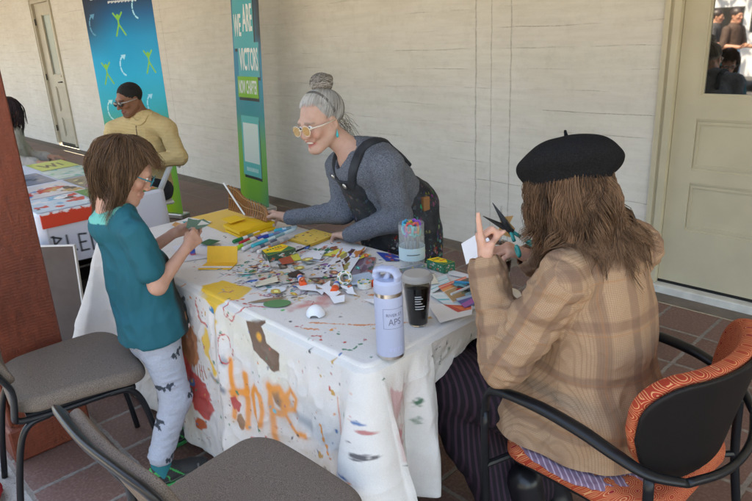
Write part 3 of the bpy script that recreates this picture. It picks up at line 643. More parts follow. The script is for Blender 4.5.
def paint_cloth(flat, sd, P3):
    cv = Cv(flat, (.70, .675, .645)); r = np.random.default_rng(5); y0 = TY0
    Zt = lambda z: y0-(TZ-z)
    OR = (.84, .28, .01); RD = (.50, .025, .02); BR = (.13, .066, .034); YE = (.78, .48, .03); GY = (.33, .34, .35); GN = (.02, .12, .06)
    # cream primer fields under the front pictures
    cv.poly([(-1.93, Zt(.70)), (-1.62, Zt(.74)), (-1.50, Zt(.66)), (-1.50, Zt(.55)), (-1.66, Zt(.56)), (-1.80, Zt(.60))], (.69, .67, .58), .05, .02)
    cv.poly([(-1.71, Zt(.72)), (-1.63, Zt(.735)), (-1.60, Zt(.70)), (-1.595, Zt(.675)), (-1.53, Zt(.66)), (-1.535, Zt(.60)), (-1.56, Zt(.585)), (-1.62, Zt(.61)), (-1.675, Zt(.63)), (-1.69, Zt(.67))], BR, .004, .0012)
    cv.disc(-1.634, Zt(.685), .014, (.80, .38, .02), .012)
    cv.poly([(-1.60, Zt(.53)), (-1.53, Zt(.53)), (-1.50, Zt(.50)), (-1.505, Zt(.46)), (-1.56, Zt(.475))], (.26, .12, .04), .012, .004)
    cv.line([(-1.50, Zt(.50)), (-1.44, Zt(.475)), (-1.38, Zt(.47))], .03, (.42, .43, .44), .02)
    def spray(pts, w=.027): cv.line(pts, w*1.7, OR, .035, .1, .22); cv.line(pts, w, OR, .012, .12, .94)
    spray([(-1.826, Zt(.535)), (-1.815, Zt(.42)), (-1.828, Zt(.31))]); spray([(-1.745, Zt(.51)), (-1.752, Zt(.42)), (-1.755, Zt(.30))]); spray([(-1.826, Zt(.41)), (-1.75, Zt(.435))])
    t = np.linspace(0, 6.3, 14); spray([(-1.672+.042*math.cos(a), Zt(.415)+.066*math.sin(a)) for a in t])
    spray([(-1.588, Zt(.53)), (-1.584, Zt(.43)), (-1.574, Zt(.30))]); spray([(-1.588, Zt(.52)), (-1.54, Zt(.535)), (-1.505, Zt(.50)), (-1.53, Zt(.445)), (-1.58, Zt(.435))])
    spray([(-1.510, Zt(.470)), (-1.462, Zt(.490)), (-1.452, Zt(.530)), (-1.482, Zt(.552)), (-1.512, Zt(.51)), (-1.512, Zt(.45)), (-1.490, Zt(.415)), (-1.45, Zt(.405)), (-1.41, Zt(.42))], .017)
    cv.disc(-1.572, Zt(.44), .009, (.1, .5, .6)); cv.disc(-1.815, Zt(.37), .022, RD, .006, 1.3, rag=.5); cv.disc(-1.79, Zt(.30), .022, (.28, .13, .05), .006, 1.4, rag=.4); cv.disc(-1.73, Zt(.25), .016, RD, .006, rag=.5)
    # yellow, red and rust pictures round the boy's corner
    cv.poly([(-2.05, 1.12), (-1.89, 1.15), (-1.84, 1.06), (-1.90, Zt(.70)), (-1.915, Zt(.67)), (-1.93, Zt(.70)), (-1.98, Zt(.725)), (-2.04, Zt(.73)), (-2.06, 1.04)], YE, .008, .004)
    cv.line([(-1.985, Zt(.60)), (-2.0, Zt(.50)), (-1.96, Zt(.44))], .035, YE, .012, .5); cv.line([(-1.90, Zt(.66)), (-1.905, Zt(.62))], .02, YE, .01, .5)
    cv.poly([(-2.17, Zt(.64)), (-2.11, Zt(.60)), (-2.07, Zt(.55)), (-2.08, Zt(.42)), (-2.13, Zt(.40)), (-2.2, Zt(.42)), (-2.21, Zt(.55))], (.42, .12, .02), .01, .012)
    for k in range(7): cv.line([(-2.12+.012*k, Zt(.43)), (-2.12+.014*k, Zt(.38)-.01*(k % 2))], .005, (.35, .10, .02))
    cv.poly([(-2.20, Zt(.46)), (-2.12, Zt(.40)), (-2.03, Zt(.34)), (-2.01, Zt(.25)), (-2.05, Zt(.19)), (-2.12, Zt(.23)), (-2.16, Zt(.34))], RD, .008, .008); cv.disc(-2.10, Zt(.16), .03, (.5, .08, .01), .01, rag=.5)
    cv.line([(-2.0, Zt(.40)), (-1.93, Zt(.41)), (-1.87, Zt(.405))], .018, (.22, .24, .27), .02, .6); cv.disc(-1.86, Zt(.52), .018, (.35, .36, .38), .02, rag=.5)
    cv.line([(-1.855+.035*math.cos(a), Zt(.57)+.055*math.sin(a)) for a in np.linspace(.3, 5.6, 16)], .004, (.55, .06, .06), rag=.6)
    cv.line([(-1.83, 1.05), (-1.86, 1.04), (-1.845, Zt(.70)), (-1.80, Zt(.69)), (-1.77, Zt(.73)), (-1.75, 1.06), (-1.71, 1.08)], .005, (.52, .05, .05), rag=.6)
    cv.line([(-2.05, Zt(.70)), (-2.03, Zt(.64)), (-1.98, Zt(.62))], .008, (.6, .15, .13), rag=.8); cv.disc(-1.935, Zt(.69), .012, (.02, .2, .4), .006, rag=.6)
    cv.line([(-1.93, Zt(.66)), (-1.94, Zt(.5)), (-1.945, Zt(.3)), (-1.93, Zt(.12))], .003, (.42, .37, .34), .006)  # shade of the cloth crease, painted in as a thin dark line
    cv.line([(-1.32, Zt(.50)), (-1.29, Zt(.42))], .008, OR, rag=.8); cv.disc(-1.30, Zt(.34), .018, (.2, .2, .21), .01, rag=.8); cv.line([(-1.25, Zt(.62)), (-1.24, Zt(.5))], .004, (.7, .3, .2))
    # table top streaks
    cv.line([(-1.50, 1.10), (-1.35, 1.20), (-1.26, 1.30)], .006, (.66, .24, .08), rag=.9); cv.line([(-1.48, 1.06), (-1.44, 1.09)], .007, (.66, .24, .08), rag=.9); cv.line([(-1.42, 1.09), (-1.40, 1.12)], .008, OR, rag=.9)
    cv.poly([(-1.66, 1.15), (-1.62, 1.22), (-1.68, 1.30), (-1.60, 1.32), (-1.55, 1.22), (-1.62, 1.13)], (.62, .30, .27), .04, .02)
    cv.disc(-1.78, 1.28, .030, (.55, .05, .04), .004, .9); cv.disc(-1.78, 1.28, .024, (.64, .6, .57), .004, .9); cv.disc(-1.755, 1.35, .045, (.5, .08, .05), .004, .5, rag=.8)
    cv.line([(-1.80, 1.05), (-1.76, 1.06)], .007, RD, rag=.9); cv.disc(-1.645, 1.105, .009, (.1, .5, .12), .004, rag=.5); cv.disc(-1.70, 1.07, .004, (.3, .6, .2))
    cv.put(np.clip(1-np.hypot((cv.P[:, 0]+1.0)/.12, (cv.P[:, 1]-1.10)/.12), 0, 1)*.3*(sd == 1), (.6, .32, .30))
    # the side by the woman in the jacket: pink stains, green flecks (flat x = TX1 + drop)
    F1 = lambda y, z: (TX1+(TZ-z), y)
    for y, z, r_, c in ((1.10, .62, .035, (.60, .36, .36)), (1.08, .52, .022, (.58, .22, .24)), (1.06, .50, .03, (.60, .40, .40)), (1.14, .33, .02, (.55, .20, .18)), (1.20, .56, .012, GN), (1.02, .64, .010, GN), (1.19, .50, .010, GN), (1.12, .22, .02, (.5, .2, .2)), (1.37, .66, .006, GN)):
        x_, y_ = F1(y, z); cv.disc(x_, y_, r_, c, .012, rag=.9)
    for k in range(26):
        y, z = r.uniform(1.03, 1.7), r.uniform(.3, .7); x_, y_ = F1(y, z); cv.line([(x_, y_), (x_+r.normal()*.015, y_+r.normal()*.015)], .0028, (.05, .08, .09) if k % 2 else GN, rag=1.2)
    # spatter everywhere
    pal = [(.50, .04, .03), (.70, .22, .04), (.06, .06, .07), (.04, .2, .1), (.05, .15, .35), (.55, .3, .05), (.45, .12, .12), (.3, .3, .3)]
    for k in range(330):
        x = r.uniform(-2.25, -1.16); y = r.uniform(.35, 1.02); cv.disc(x, y, r.exponential(.0022)+.0012, pal[r.integers(len(pal))], .003, r.uniform(.4, 1.6), r.uniform(0, 3), rag=.6)
    for k in range(230):
        x = r.uniform(-2.6, -1.18); y = r.uniform(1.03, 1.72); c = pal[r.integers(len(pal))]
        if k % 3: cv.disc(x, y, r.exponential(.003)+.0015, c, .003, r.uniform(.4, 1.6), r.uniform(0, 3), rag=.7)
        else: a = r.uniform(0, 3.1); L = r.uniform(.01, .035); cv.line([(x, y), (x+L*math.cos(a), y+L*math.sin(a)), (x+L*1.5*math.cos(a+.6), y+L*1.5*math.sin(a+.6))], r.uniform(.002, .005), c, rag=1.)
    # dense scribbles in the middle of the top
    for k in range(210):
        x = r.uniform(-2.15, -1.66); y = r.uniform(1.14, 1.62)
        if x+y > -.12 or x+y < -1.0: continue
        c = [(.05, .12, .14), (.35, .16, .06), (.5, .08, .05), (.05, .22, .22), (.30, .30, .28), (.22, .08, .2), (.6, .4, .08), (.10, .10, .10)][r.integers(8)]
        q = [(x, y)]
        for _ in range(4): q.append((q[-1][0]+r.normal()*.011, q[-1][1]+r.normal()*.011))
        cv.line(q, r.uniform(.002, .006), c, rag=1.)
    return cv.C
def hem1(x, y, sd):
    if sd == 1 or sd == 5: return .22 if y < 1.24 else min(.55+.35*(y-1.27), .64) if y > 1.285 else .22+(y-1.24)/.045*.33
    if sd == 4: return .12+.10*max(0, min(1, (y-TY0+.0)/.035))
    if sd == 0: return .035+.10*max(0, min(1, (x+2.0)/.85))-.05*max(0, 1-abs(x+1.93)/.12)
    return .40 if sd in (2, 5) else .06
def fold1(per, nn, side, dr):
    x, y = per[:, 0], per[:, 1]; d = dr; s_ = np.where((side == 1) | (side == 5), y, x)
    w = .010+.035*np.minimum(d/.5, 1)
    f = np.sin(s_*23+1.3+2*vnoise(np.stack([s_, s_*0, s_*0], 1), 4))*.5+.5*vnoise(np.stack([s_, d, s_*0], 1), 9)
    amp = .016*np.minimum(d/.35, 1)**1.3
    ex = .02+.05*d+f*amp
    ex = ex-.014*np.exp(-((x+1.93)/.013)**2)*(side == 0)*np.minimum(d/.12, 1)+.012*np.exp(-((x+1.885)/.03)**2)*(side == 0)*np.minimum(d/.12, 1)
    ex = ex+.009*fbm(np.stack([s_*1.3, d*.55, s_*0+3], 1), 13, 4)*np.minimum(d/.08, 1)+.004*(1-np.abs(fbm(np.stack([s_*1.2+d*.4, d*.9, s_*0+8], 1), 17, 2))*2.5).clip(0, 1)*np.minimum(d/.08, 1)
    # corner ears: extra cloth hangs in a cone at each corner
    cx = np.where(np.abs(x-TX1) < np.abs(x-TX0), TX1, TX0); cy = np.where(np.abs(y-TY0) < np.abs(y-TY1), TY0, TY1)
    dc = np.hypot(x-cx, y-cy); ear = np.exp(-(dc/.055)**2)*.24*np.minimum(d/.62, 1)
    out = nn*ex[:, None]+nn*ear[:, None]
    # crease beside the ear on the right-hand end
    m = (side == 1); out[:, 0] -= np.where(m, .05*np.exp(-((y-1.165)/.028)**2)*np.minimum(d/.3, 1), 0); out[:, 0] += np.where(m, .03*np.exp(-((y-1.235)/.03)**2)*np.minimum(d/.3, 1), 0)
    out[:, 0] -= np.where(m & (y > 1.27), .035*np.minimum(d/.1, 1), 0)
    m = (side == 0); out[:, 1] += np.where(m, .028*np.exp(-((x+1.235)/.022)**2)*np.minimum(d/.3, 1), 0)
    return out
tc1 = drape('tablecloth', TX0, TX1, TY0, TY1, TZ, hem1, fold1, .0034, MCLOTH, paint_cloth, 'white canvas dropcloth splattered with paint and sprayed with an orange word, over the craft table', 'tablecloth')
th = tc1.modifiers.new('thickness', 'SOLIDIFY'); th.thickness = .0015; th.offset = -1
# second table
T2 = (-5.60, -3.78, .99, 1.74)
folding_table(((T2[0]+T2[1])/2, (T2[2]+T2[3])/2, 0), 1.78, .72, 'folding table under the posters at the left, by the man in sunglasses')
def paint2(flat, sd, P3):
    cv = Cv(flat, (.60, .62, .70)); x1 = T2[1]; Q = lambda y, z: (x1+(.74-z), y); K = (.012, .012, .016)
    st = lambda pts: cv.line([Q(*p) for p in pts], .011, K, .006)
    for ox, gl in ((1.045, 'B'), (1.115, 'L'), (1.18, 'E'), (1.245, 'D')):
        z0, z1, w = .50, .60, .04; zz = lambda a: z0+(z1-z0)*a-(ox-1.04)*.12
        if gl == 'B': st([(ox, zz(0)), (ox, zz(1))]); st([(ox-.01, zz(1)), (ox+w, zz(.8)), (ox, zz(.5)), (ox+w, zz(.22)), (ox-.01, zz(0))])
        if gl == 'L': st([(ox, zz(1)), (ox, zz(0))]); st([(ox, zz(0)), (ox+w, zz(.05))])
        if gl == 'E': st([(ox, zz(0)), (ox, zz(1)), (ox+w, zz(.95))]); st([(ox, zz(.5)), (ox+w*.8, zz(.5))]); st([(ox, zz(0)), (ox+w, zz(0))])
        if gl == 'D': st([(ox, zz(0)), (ox, zz(1))])
    return cv.C
def fold2(per, nn, side, dr):
    s_ = np.where(side % 2 == 1, per[:, 1], per[:, 0]); return nn*(.012+.03*dr+.010*np.sin(s_*16)*min(dr.max() if hasattr(dr, 'max') else dr, .4)/.4)[:, None]
MCL2 = mat('white polyester cloth', (.6, .62, .7), .6, attr=True, bump=.1, bscale=25)
drape('tablecloth', *T2, .74, lambda x, y, sd: .43 if sd == 1 else .30, fold2, .006, MCL2, paint2, 'bluish white cloth with black hand-drawn letters, hanging off the poster table', 'tablecloth')
# ================================================================ PAPERS: painted quads with thickness
MPAP = mat('paper', (1, 1, 1), .6, attr=True, spec=.3)
MPAPG = mat('glossy print', (1, 1, 1), .28, attr=True)
def quad(name, c, z, paint, label, cat, group=None, m=None, curl=.0, res=.0025, th=.0006, parent=None, dz=(0, 0, 0, 0), poly=None):
    """c = four corners TL,TR,BR,BL in world xy"""
    c = np.array(c, float); L = (np.linalg.norm(c[1]-c[0])+np.linalg.norm(c[2]-c[3]))/2; H_ = (np.linalg.norm(c[3]-c[0])+np.linalg.norm(c[2]-c[1]))/2
    if poly is None:
        P, V, F = solid_sheet(L, H_, res, th); u = (P[:, 0]/L+.5)[:, None]; v = (.5-P[:, 1]/H_)[:, None]
    else:
        n = len(poly); pu = np.array(poly, float); u = np.tile(pu[:, :1], (2, 1)); v = np.tile(pu[:, 1:], (2, 1)); V = np.zeros((2*n, 3)); V[n:, 2] = -th
        F = [tuple(range(n)), tuple(range(n, 2*n))[::-1]]+[(i, i+n, (i+1) % n+n, (i+1) % n) for i in range(n)]
    W_ = (c[0]*(1-u)+c[1]*u)*(1-v)+(c[3]*(1-u)+c[2]*u)*v; dz = np.array(dz); zz = ((dz[0]*(1-u)+dz[1]*u)*(1-v)+(dz[3]*(1-u)+dz[2]*u)*v)[:, 0]+curl*((u[:, 0]-.5)**2*4)
    q = np.concatenate([W_, (V[:, 2]+z+zz)[:, None]], 1)
    # orientation: make the top face look up
    f0 = F[0]; nz_ = np.cross(q[f0[1]]-q[f0[0]], q[f0[2]]-q[f0[1]])[2]
    if nz_ < 0: F = F[:, ::-1] if isinstance(F, np.ndarray) else [f[::-1] for f in F]
    cv = Cv(np.concatenate([u, v], 1)); 
    if callable(paint): paint(cv)
    else: cv.C[:] = paint
    o = mk(name, q, F, m or MPAP, parent, col=cv.C, origin=None if parent else (*c.mean(0), z), world=True, smooth=False)
    if parent is None: tagit(o, label, cat, group)
    return o
Z0 = TZ+.0022
def blobs(n, pal, seed, r0=.03, r1=.12, rag=.8, base=None):
    def f(cv):
        r = np.random.default_rng(seed)
        if base is not None: cv.C[:] = base
        for _ in range(n): cv.disc(r.uniform(.05, .95), r.uniform(.05, .95), r.uniform(r0, r1), pal[r.integers(len(pal))], .02, r.uniform(.4, 1.2), r.uniform(0, 3), rag=rag)
    return f
WH = (.72, .73, .76); YW = (.80, .52, .09)
quad('yellow_paper', [(-2.985, 1.485), (-2.975, 1.723), (-2.593, 1.673), (-2.599, 1.461)], Z0, (.74, .48, .11), 'large plain yellow paper sheet at the far left corner of the craft table', 'paper')
quad('sticker_sheet', [(-1.974, 1.663), (-1.883, 1.718), (-1.705, 1.456), (-1.778, 1.370)], Z0+.004, blobs(13, [(.10, .05, .03), (.25, .05, .02), (.05, .04, .25), (.35, .3, .1), (.55, .2, .05)], 3, .06, .15, base=WH), 'long white sheet printed with dark butterflies, beside the yellow triangles', 'paper', 'printed sheets on the canvas', curl=.004)
quad('sticker_sheet', [(-2.090, 1.643), (-1.978, 1.661), (-1.899, 1.485), (-2.015, 1.454)], Z0+.002, blobs(16, [(.03, .16, .08), (.45, .2, .14), (.1, .2, .12), (.3, .1, .05)], 4, .05, .12, base=WH), 'white sheet printed with green leaves, left of the butterfly sheet', 'paper', 'printed sheets on the canvas')
quad('sticker_sheet', [(-2.094, 1.331), (-2.009, 1.459), (-1.890, 1.477), (-1.882, 1.313)], Z0+.001, blobs(34, [(.2, .1, .06), (.05, .18, .17), (.45, .38, .3), (.25, .24, .22), (.5, .15, .06), (.02, .06, .08)], 5, .03, .09, base=(.62, .62, .60)), 'crowded sheet of small multicoloured stickers in front of the crayon box', 'paper', 'printed sheets on the canvas')
quad('sticker_sheet', [(-1.981, 1.167), (-1.940, 1.308), (-1.818, 1.312), (-1.840, 1.156)], Z0+.0015, blobs(26, [(.02, .10, .12), (.04, .05, .1), (.5, .04, .03), (.3, .3, .32), (.02, .22, .25)], 6, .03, .08, base=(.68, .68, .70)), 'white sheet of navy and teal scribbled shapes nearest the front edge', 'paper', 'printed sheets on the canvas')
PRT = [(.03, .12, .14), (.45, .30, .16), (.35, .06, .04), (.10, .20, .08), (.20, .18, .17), (.55, .42, .12), (.06, .05, .10), (.45, .48, .50)]
for c, sd_, bs, l in (([(-1.99, 1.23), (-1.93, 1.34), (-1.80, 1.29), (-1.86, 1.17)], 51, (.55, .50, .44), 'tan printed sheet of tiny animals, left of the glue stick'), ([(-1.88, 1.42), (-1.82, 1.52), (-1.71, 1.44), (-1.77, 1.34)], 52, (.60, .60, .62), 'grey white sheet of dark insects just in front of the butterflies'), ([(-2.12, 1.22), (-2.06, 1.34), (-1.97, 1.29), (-2.03, 1.17)], 53, (.64, .64, .66), 'white sheet of rust and teal shapes by the folded card'),
  ([(-1.75, 1.33), (-1.70, 1.42), (-1.62, 1.36), (-1.67, 1.27)], 54, (.42, .30, .22), 'brown collage sheet under the tape rolls'), ([(-1.60, 1.60), (-1.55, 1.70), (-1.44, 1.64), (-1.49, 1.54)], 55, (.20, .22, .26), 'dark printed sheet behind the lavender bottle')):
    quad('sticker_sheet', c, Z0+.0025+.0006*(sd_-50), blobs(46, PRT, sd_, .025, .085, base=bs), l, 'paper', 'printed sheets on the canvas', curl=.005, res=.0018, dz=(.0, .004, .0, .006))
TRI = [(0, 0), (1, .2), (.55, 1)]
quad('paper_triangle', [(-1.975, 1.530), (-1.965, 1.636), (-1.911, 1.634), (-1.868, 1.536)], Z0+.006, (.70, .64, .10), 'acid yellow paper scrap left of the butterfly sheet', 'paper', 'yellow paper scraps', poly=[(0, .2), (.95, 0), (.85, 1), (.3, .9)])
quad('paper_triangle', [(-1.797, 1.563), (-1.834, 1.645), (-1.825, 1.707), (-1.775, 1.620)], Z0+.006, (.74, .62, .07), 'acid yellow paper scrap under the grey collage at the far edge', 'paper', 'yellow paper scraps', poly=TRI)
quad('paper_triangle', [(-2.076, 1.422), (-2.059, 1.486), (-1.982, 1.456), (-1.989, 1.373)], Z0+.005, (.66, .62, .09), 'olive yellow paper scrap just in front of the crayon box', 'paper', 'yellow paper scraps', poly=[(0, .1), (1, 0), (.9, 1), (.2, .8)])
quad('collage_card', [(-1.826, 1.603), (-1.770, 1.662), (-1.659, 1.533), (-1.702, 1.458)], Z0+.003, blobs(14, [(.16, .10, .14), (.3, .28, .3), (.08, .12, .1), (.4, .12, .1)], 9, .08, .2, base=(.26, .22, .26)), 'dusky purple-grey collage card right of the butterfly sheet', 'card')
quad('blue_flyer', [(-1.815, 1.705), (-1.745, 1.728), (-1.644, 1.716), (-1.704, 1.653)], Z0+.004, blobs(8, [(.5, .5, .55), (.02, .05, .3), (.5, .1, .05)], 10, .05, .15, base=(.03, .07, .34)), 'dark blue flyer lying behind the bottle near the far edge', 'flyer', m=MPAPG)
def fly1(cv):
    cv.C[:] = (.68, .66, .64); cv.poly([(0, .0), (1, 0), (1, .22), (0, .22)], (.62, .08, .03)); cv.rect(.0, .08, 1, .10, (.8, .7, .65)); cv.rect(0, .22, 1, .34, (.68, .25, .06)); cv.rect(.02, .36, .55, .98, (.36, .22, .10)); cv.rect(.55, .36, 1, .9, (.06, .08, .07))
    r = np.random.default_rng(3); [cv.disc(r.uniform(.55, 1), r.uniform(.36, .8), .07, (.5, .55, .6) if k % 2 else (.03, .1, .04), .02, rag=.8) for k in range(14)]; cv.rect(.55, .88, 1, 1, (.3, .55, .6))
quad('event_flyer', [(-1.362, 1.568), (-1.346, 1.705), (-1.234, 1.619), (-1.229, 1.489)], Z0+.010, fly1, 'glossy flyer with an orange-red band and brown photo, right of the dark drink', 'flyer', 'glossy flyers by the drink', m=MPAPG)
def fly2(cv): cv.C[:] = (.62, .70, .72); [cv.line([(0, .1+.2*k), (1, .25+.2*k)], .07, (.05, .42, .50) if k % 2 else (.5, .64, .68)) for k in range(5)]
quad('event_flyer', [(-1.429, 1.613), (-1.415, 1.676), (-1.360, 1.632), (-1.339, 1.503)], Z0+.007, fly2, 'pale flyer with teal diagonal stripes, half under the orange-banded flyer', 'flyer', 'glossy flyers by the drink', m=MPAPG)
quad('event_flyer', [(-1.345, 1.50), (-1.315, 1.545), (-1.150, 1.515), (-1.155, 1.44)], Z0+.008, fly2, 'narrow teal-striped flyer in front of the orange-banded flyer', 'flyer', 'glossy flyers by the drink', m=MPAPG)
def fly3(cv): cv.C[:] = (.70, .69, .69); cv.poly([(.35, .02), (.98, .05), (.98, .45), (.62, .62)], (.48, .02, .02)); cv.poly([(.5, .05), (.98, .3), (.98, .45), (.75, .5)], (.65, .12, .03))
quad('event_flyer', [(-1.290, 1.43), (-1.165, 1.51), (-1.125, 1.455), (-1.163, 1.345)], Z0+.012, fly3, 'white flyer with a deep red wedge at the right edge of the table', 'flyer', 'glossy flyers by the drink', m=MPAPG)
def fly4(cv): cv.C[:] = (.05, .06, .25); cv.poly([(0, .6), (1, .3), (1, .7), (0, 1)], (.30, .05, .30)); cv.rect(0, 0, 1, .25, (.4, .5, .6))
quad('event_flyer', [(-1.240, 1.515), (-1.217, 1.606), (-1.160, 1.55), (-1.170, 1.476)], Z0+.0135, fly4, 'blue and purple flyer tucked under the jacket sleeve', 'flyer', 'glossy flyers by the drink', m=MPAPG)
quad('white_paper', [(-1.457, 1.735), (-1.353, 1.738), (-1.322, 1.708), (-1.415, 1.69)], Z0+.004, (.62, .63, .66), 'white paper strip between the crayon box and the flyers', 'paper')
def art(cv):
    cv.C[:] = (.66, .62, .58); cv.poly([(.0, .2), (.3, .0), (.45, .5), (.2, .8)], (.55, .28, .10)); [cv.line([(.25+.1*k, .95), (.45+.06*k, .45)], .06, [(.4, .06, .35), (.7, .65, .6), (.15, .1, .4)][k % 3]) for k in range(6)]
    cv.disc(.66, .45, .2, (.04, .12, .10), .03, .8, rag=.8); cv.disc(.62, .3, .12, (.02, .3, .32), .03, rag=.7); cv.disc(.8, .4, .08, (.5, .55, .5), .02, rag=.8)
quad('painted_cutouts', [(-2.96, 1.366), (-2.975, 1.48), (-2.80, 1.514), (-2.72, 1.303)], Z0+.003, art, 'collage of purple stripes and dark green cutouts behind the boy’s hands', 'collage', curl=.004)
def pale(cv): cv.C[:] = (.60, .60, .64); cv.poly([(.1, .5), (.3, .42), (.35, .6), (.15, .75)], (.55, .04, .06), .02)
quad('white_paper', [(-2.60, 1.196), (-2.595, 1.348), (-2.30, 1.28), (-2.370, 1.123)], Z0+.001, pale, 'pale paper with a small red shape, left of the upright yellow card', 'paper')
quad('white_cutout', [(-1.834, 1.160), (-1.820, 1.221), (-1.759, 1.221), (-1.772, 1.152)], Z0+.005, (.66, .72, .78), 'white oval paper cutout near the front edge', 'cutout', 'paper cutouts', poly=[(.5+.5*math.cos(a), .5+.5*math.sin(a)) for a in np.arange(16)*math.pi/8])
for c, l, p in (([(-1.725, 1.285), (-1.691, 1.351), (-1.610, 1.319), (-1.630, 1.245)], 'jagged white paper offcut beside the orange glue cap', [(0, .2), (.3, 0), (.5, .25), (1, .1), (.8, .5), (1, .9), (.5, .7), (.2, 1), (.1, .6)]), ([(-1.633, 1.349), (-1.585, 1.363), (-1.525, 1.332), (-1.564, 1.311)], 'curled white paper offcut in front of the upright tape roll', [(0, 0), (1, .2), (.9, .7), (1, 1), (.3, .8)]), ([(-1.654, 1.283), (-1.612, 1.330), (-1.552, 1.287), (-1.588, 1.246)], 'torn white paper square behind the little white dome', [(0, .1), (.7, 0), (1, .6), (.4, 1)]), ([(-1.577, 1.255), (-1.544, 1.294), (-1.509, 1.267), (-1.537, 1.234)], 'smallest torn white paper scrap, just right of the white dome', [(0, 0), (1, .1), (.9, .9), (.1, 1)])):
    quad('paper_scrap', c, Z0+.006, (.74, .76, .80), l, 'paper scrap', 'torn white paper scraps', poly=p, dz=(.004, .012, .002, .0), curl=.004)
quad('leaf_cutout', [(-1.790, 1.065), (-1.728, 1.186), (-1.700, 1.160), (-1.775, 1.050)], Z0+.003, (.28, .20, .12), 'brown feather-shaped cutout beside the green eye cutout', 'cutout', 'paper cutouts', poly=[(0, .5), (.25, .1), (.5, 0), (.8, .15), (1, .4), (.8, .6), (1, .8), (.5, .95), (.2, .8)])
def pea(cv): cv.C[:] = (.10, .24, .10); cv.disc(.5, .5, .38, (.30, .42, .30), .04); cv.disc(.5, .5, .30, (.06, .20, .08), .04); cv.disc(.42, .42, .18, (.70, .50, .05), .04)
quad('round_cutout', [(-1.745, 1.116), (-1.675, 1.176), (-1.640, 1.118), (-1.718, 1.062)], Z0+.0045, pea, 'green round cutout with a yellow centre at the front edge', 'cutout', 'paper cutouts', poly=[(.5+.5*math.cos(a), .5+.5*math.sin(a)) for a in np.arange(20)*math.pi/10], res=.002)
for c, l, p, col_ in (([(-2.02, 1.50), (-1.97, 1.56), (-1.90, 1.50), (-1.96, 1.44)], 'skewed white scrap between the leaf sheet and the butterfly sheet', [(0, .2), (1, 0), (.8, 1), (.2, .8)], WH),
  ([(-1.93, 1.20), (-1.88, 1.26), (-1.80, 1.20), (-1.86, 1.13)], 'cream strip over the navy scribble sheet', [(0, .4), (.9, 0), (1, .5), (.1, .9)], (.62, .58, .46)), ([(-1.76, 1.25), (-1.72, 1.32), (-1.66, 1.27), (-1.70, 1.20)], 'pointed white scrap touching the glue stick', [(0, 0), (.8, .2), (1, 1), (.2, .6)], WH),
  ([(-1.69, 1.42), (-1.64, 1.50), (-1.55, 1.47), (-1.60, 1.38)], 'pale blue card behind the tape rolls', [(0, 0), (1, 0), (1, 1), (0, 1)], (.40, .50, .62)), ([(-2.07, 1.40), (-2.01, 1.45), (-1.95, 1.38), (-2.0, 1.33)], 'rust red scrap in the left of the sticker heap', [(0, .3), (.6, 0), (1, .7), (.4, 1)], (.38, .08, .04)),
  ([(-1.50, 1.55), (-1.45, 1.64), (-1.37, 1.60), (-1.42, 1.51)], 'cream card standing proud behind the dark drink', [(0, 0), (1, .1), (.9, 1), (.1, .9)], (.66, .62, .50)), ([(-2.55, 1.30), (-2.50, 1.38), (-2.42, 1.34), (-2.47, 1.26)], 'dark green scrap on the pale paper by the child', [(0, .5), (.5, 0), (1, .5), (.5, 1)], (.03, .11, .05)),
  ([(-1.90, 1.31), (-1.86, 1.36), (-1.80, 1.33), (-1.84, 1.27)], 'black and brown scrap in the centre of the stickers', [(0, .2), (.7, 0), (1, .6), (.5, 1), (.1, .8)], (.05, .035, .03)), ([(-1.48, 1.32), (-1.44, 1.38), (-1.38, 1.34), (-1.43, 1.28)], 'torn white corner left of the dark drink', [(0, 0), (1, .3), (.6, 1)], WH)):
    quad('paper_scrap', c, Z0+.008, col_, l, 'paper scrap', 'loose paper scraps', poly=p, dz=(.003, .010, .001, .006))
# many small die-cut stickers: each its own small mesh
r_ = np.random.default_rng(21)
SP = [((.58, .24, .07), 'terracotta round'), ((.02, .13, .15), 'dark teal strip'), ((.12, .04, .16), 'dark purple oval'), ((.05, .25, .24), 'teal leaf'), ((.10, .08, .06), 'dark brown bird'), ((.04, .14, .06), 'dark green leaf'), ((.50, .36, .10), 'ochre blob'), ((.55, .12, .05), 'red-orange petal'), ((.30, .33, .32), 'grey moth'), ((.03, .08, .25), 'navy wing'), ((.30, .14, .08), 'chestnut shell'), ((.62, .33, .06), 'orange flake')]
STK = [(-1.80, 1.40, 0, .034, 'behind the glue stick'), (-1.70, 1.31, 1, .03, 'between the glue stick and the torn paper'), (-1.86, 1.47, 2, .022, 'at the head of the sticker sheets'), (-1.93, 1.24, 3, .026, 'above the navy scribble sheet'), (-1.98, 1.35, 4, .035, 'centre of the sticker heap'), (-2.13, 1.24, 5, .014, 'next to the upright yellow card'), (-1.91, 1.38, 6, .024, 'between the sticker sheets'), (-1.87, 1.24, 7, .018, 'near the red ring doodle'), (-1.93, 1.44, 8, .030, 'beside the olive scrap'), (-1.83, 1.31, 9, .020, 'left of the glue stick'), (-1.76, 1.43, 10, .024, 'in front of the butterfly sheet'), (-1.71, 1.20, 11, .018, 'between the oval and the dome'), (-1.68, 1.18, 4, .012, 'right of the oval cutout'), (-2.03, 1.20, 3, .020, 'left of the navy scribble sheet'), (-2.06, 1.27, 10, .018, 'in front of the white notepad paper'), (-1.74, 1.37, 5, .018, 'under the tape roll'), (-1.62, 1.44, 7, .014, 'behind the flat tape roll'), (-1.99, 1.28, 8, .022, 'in the left of the sticker heap')]
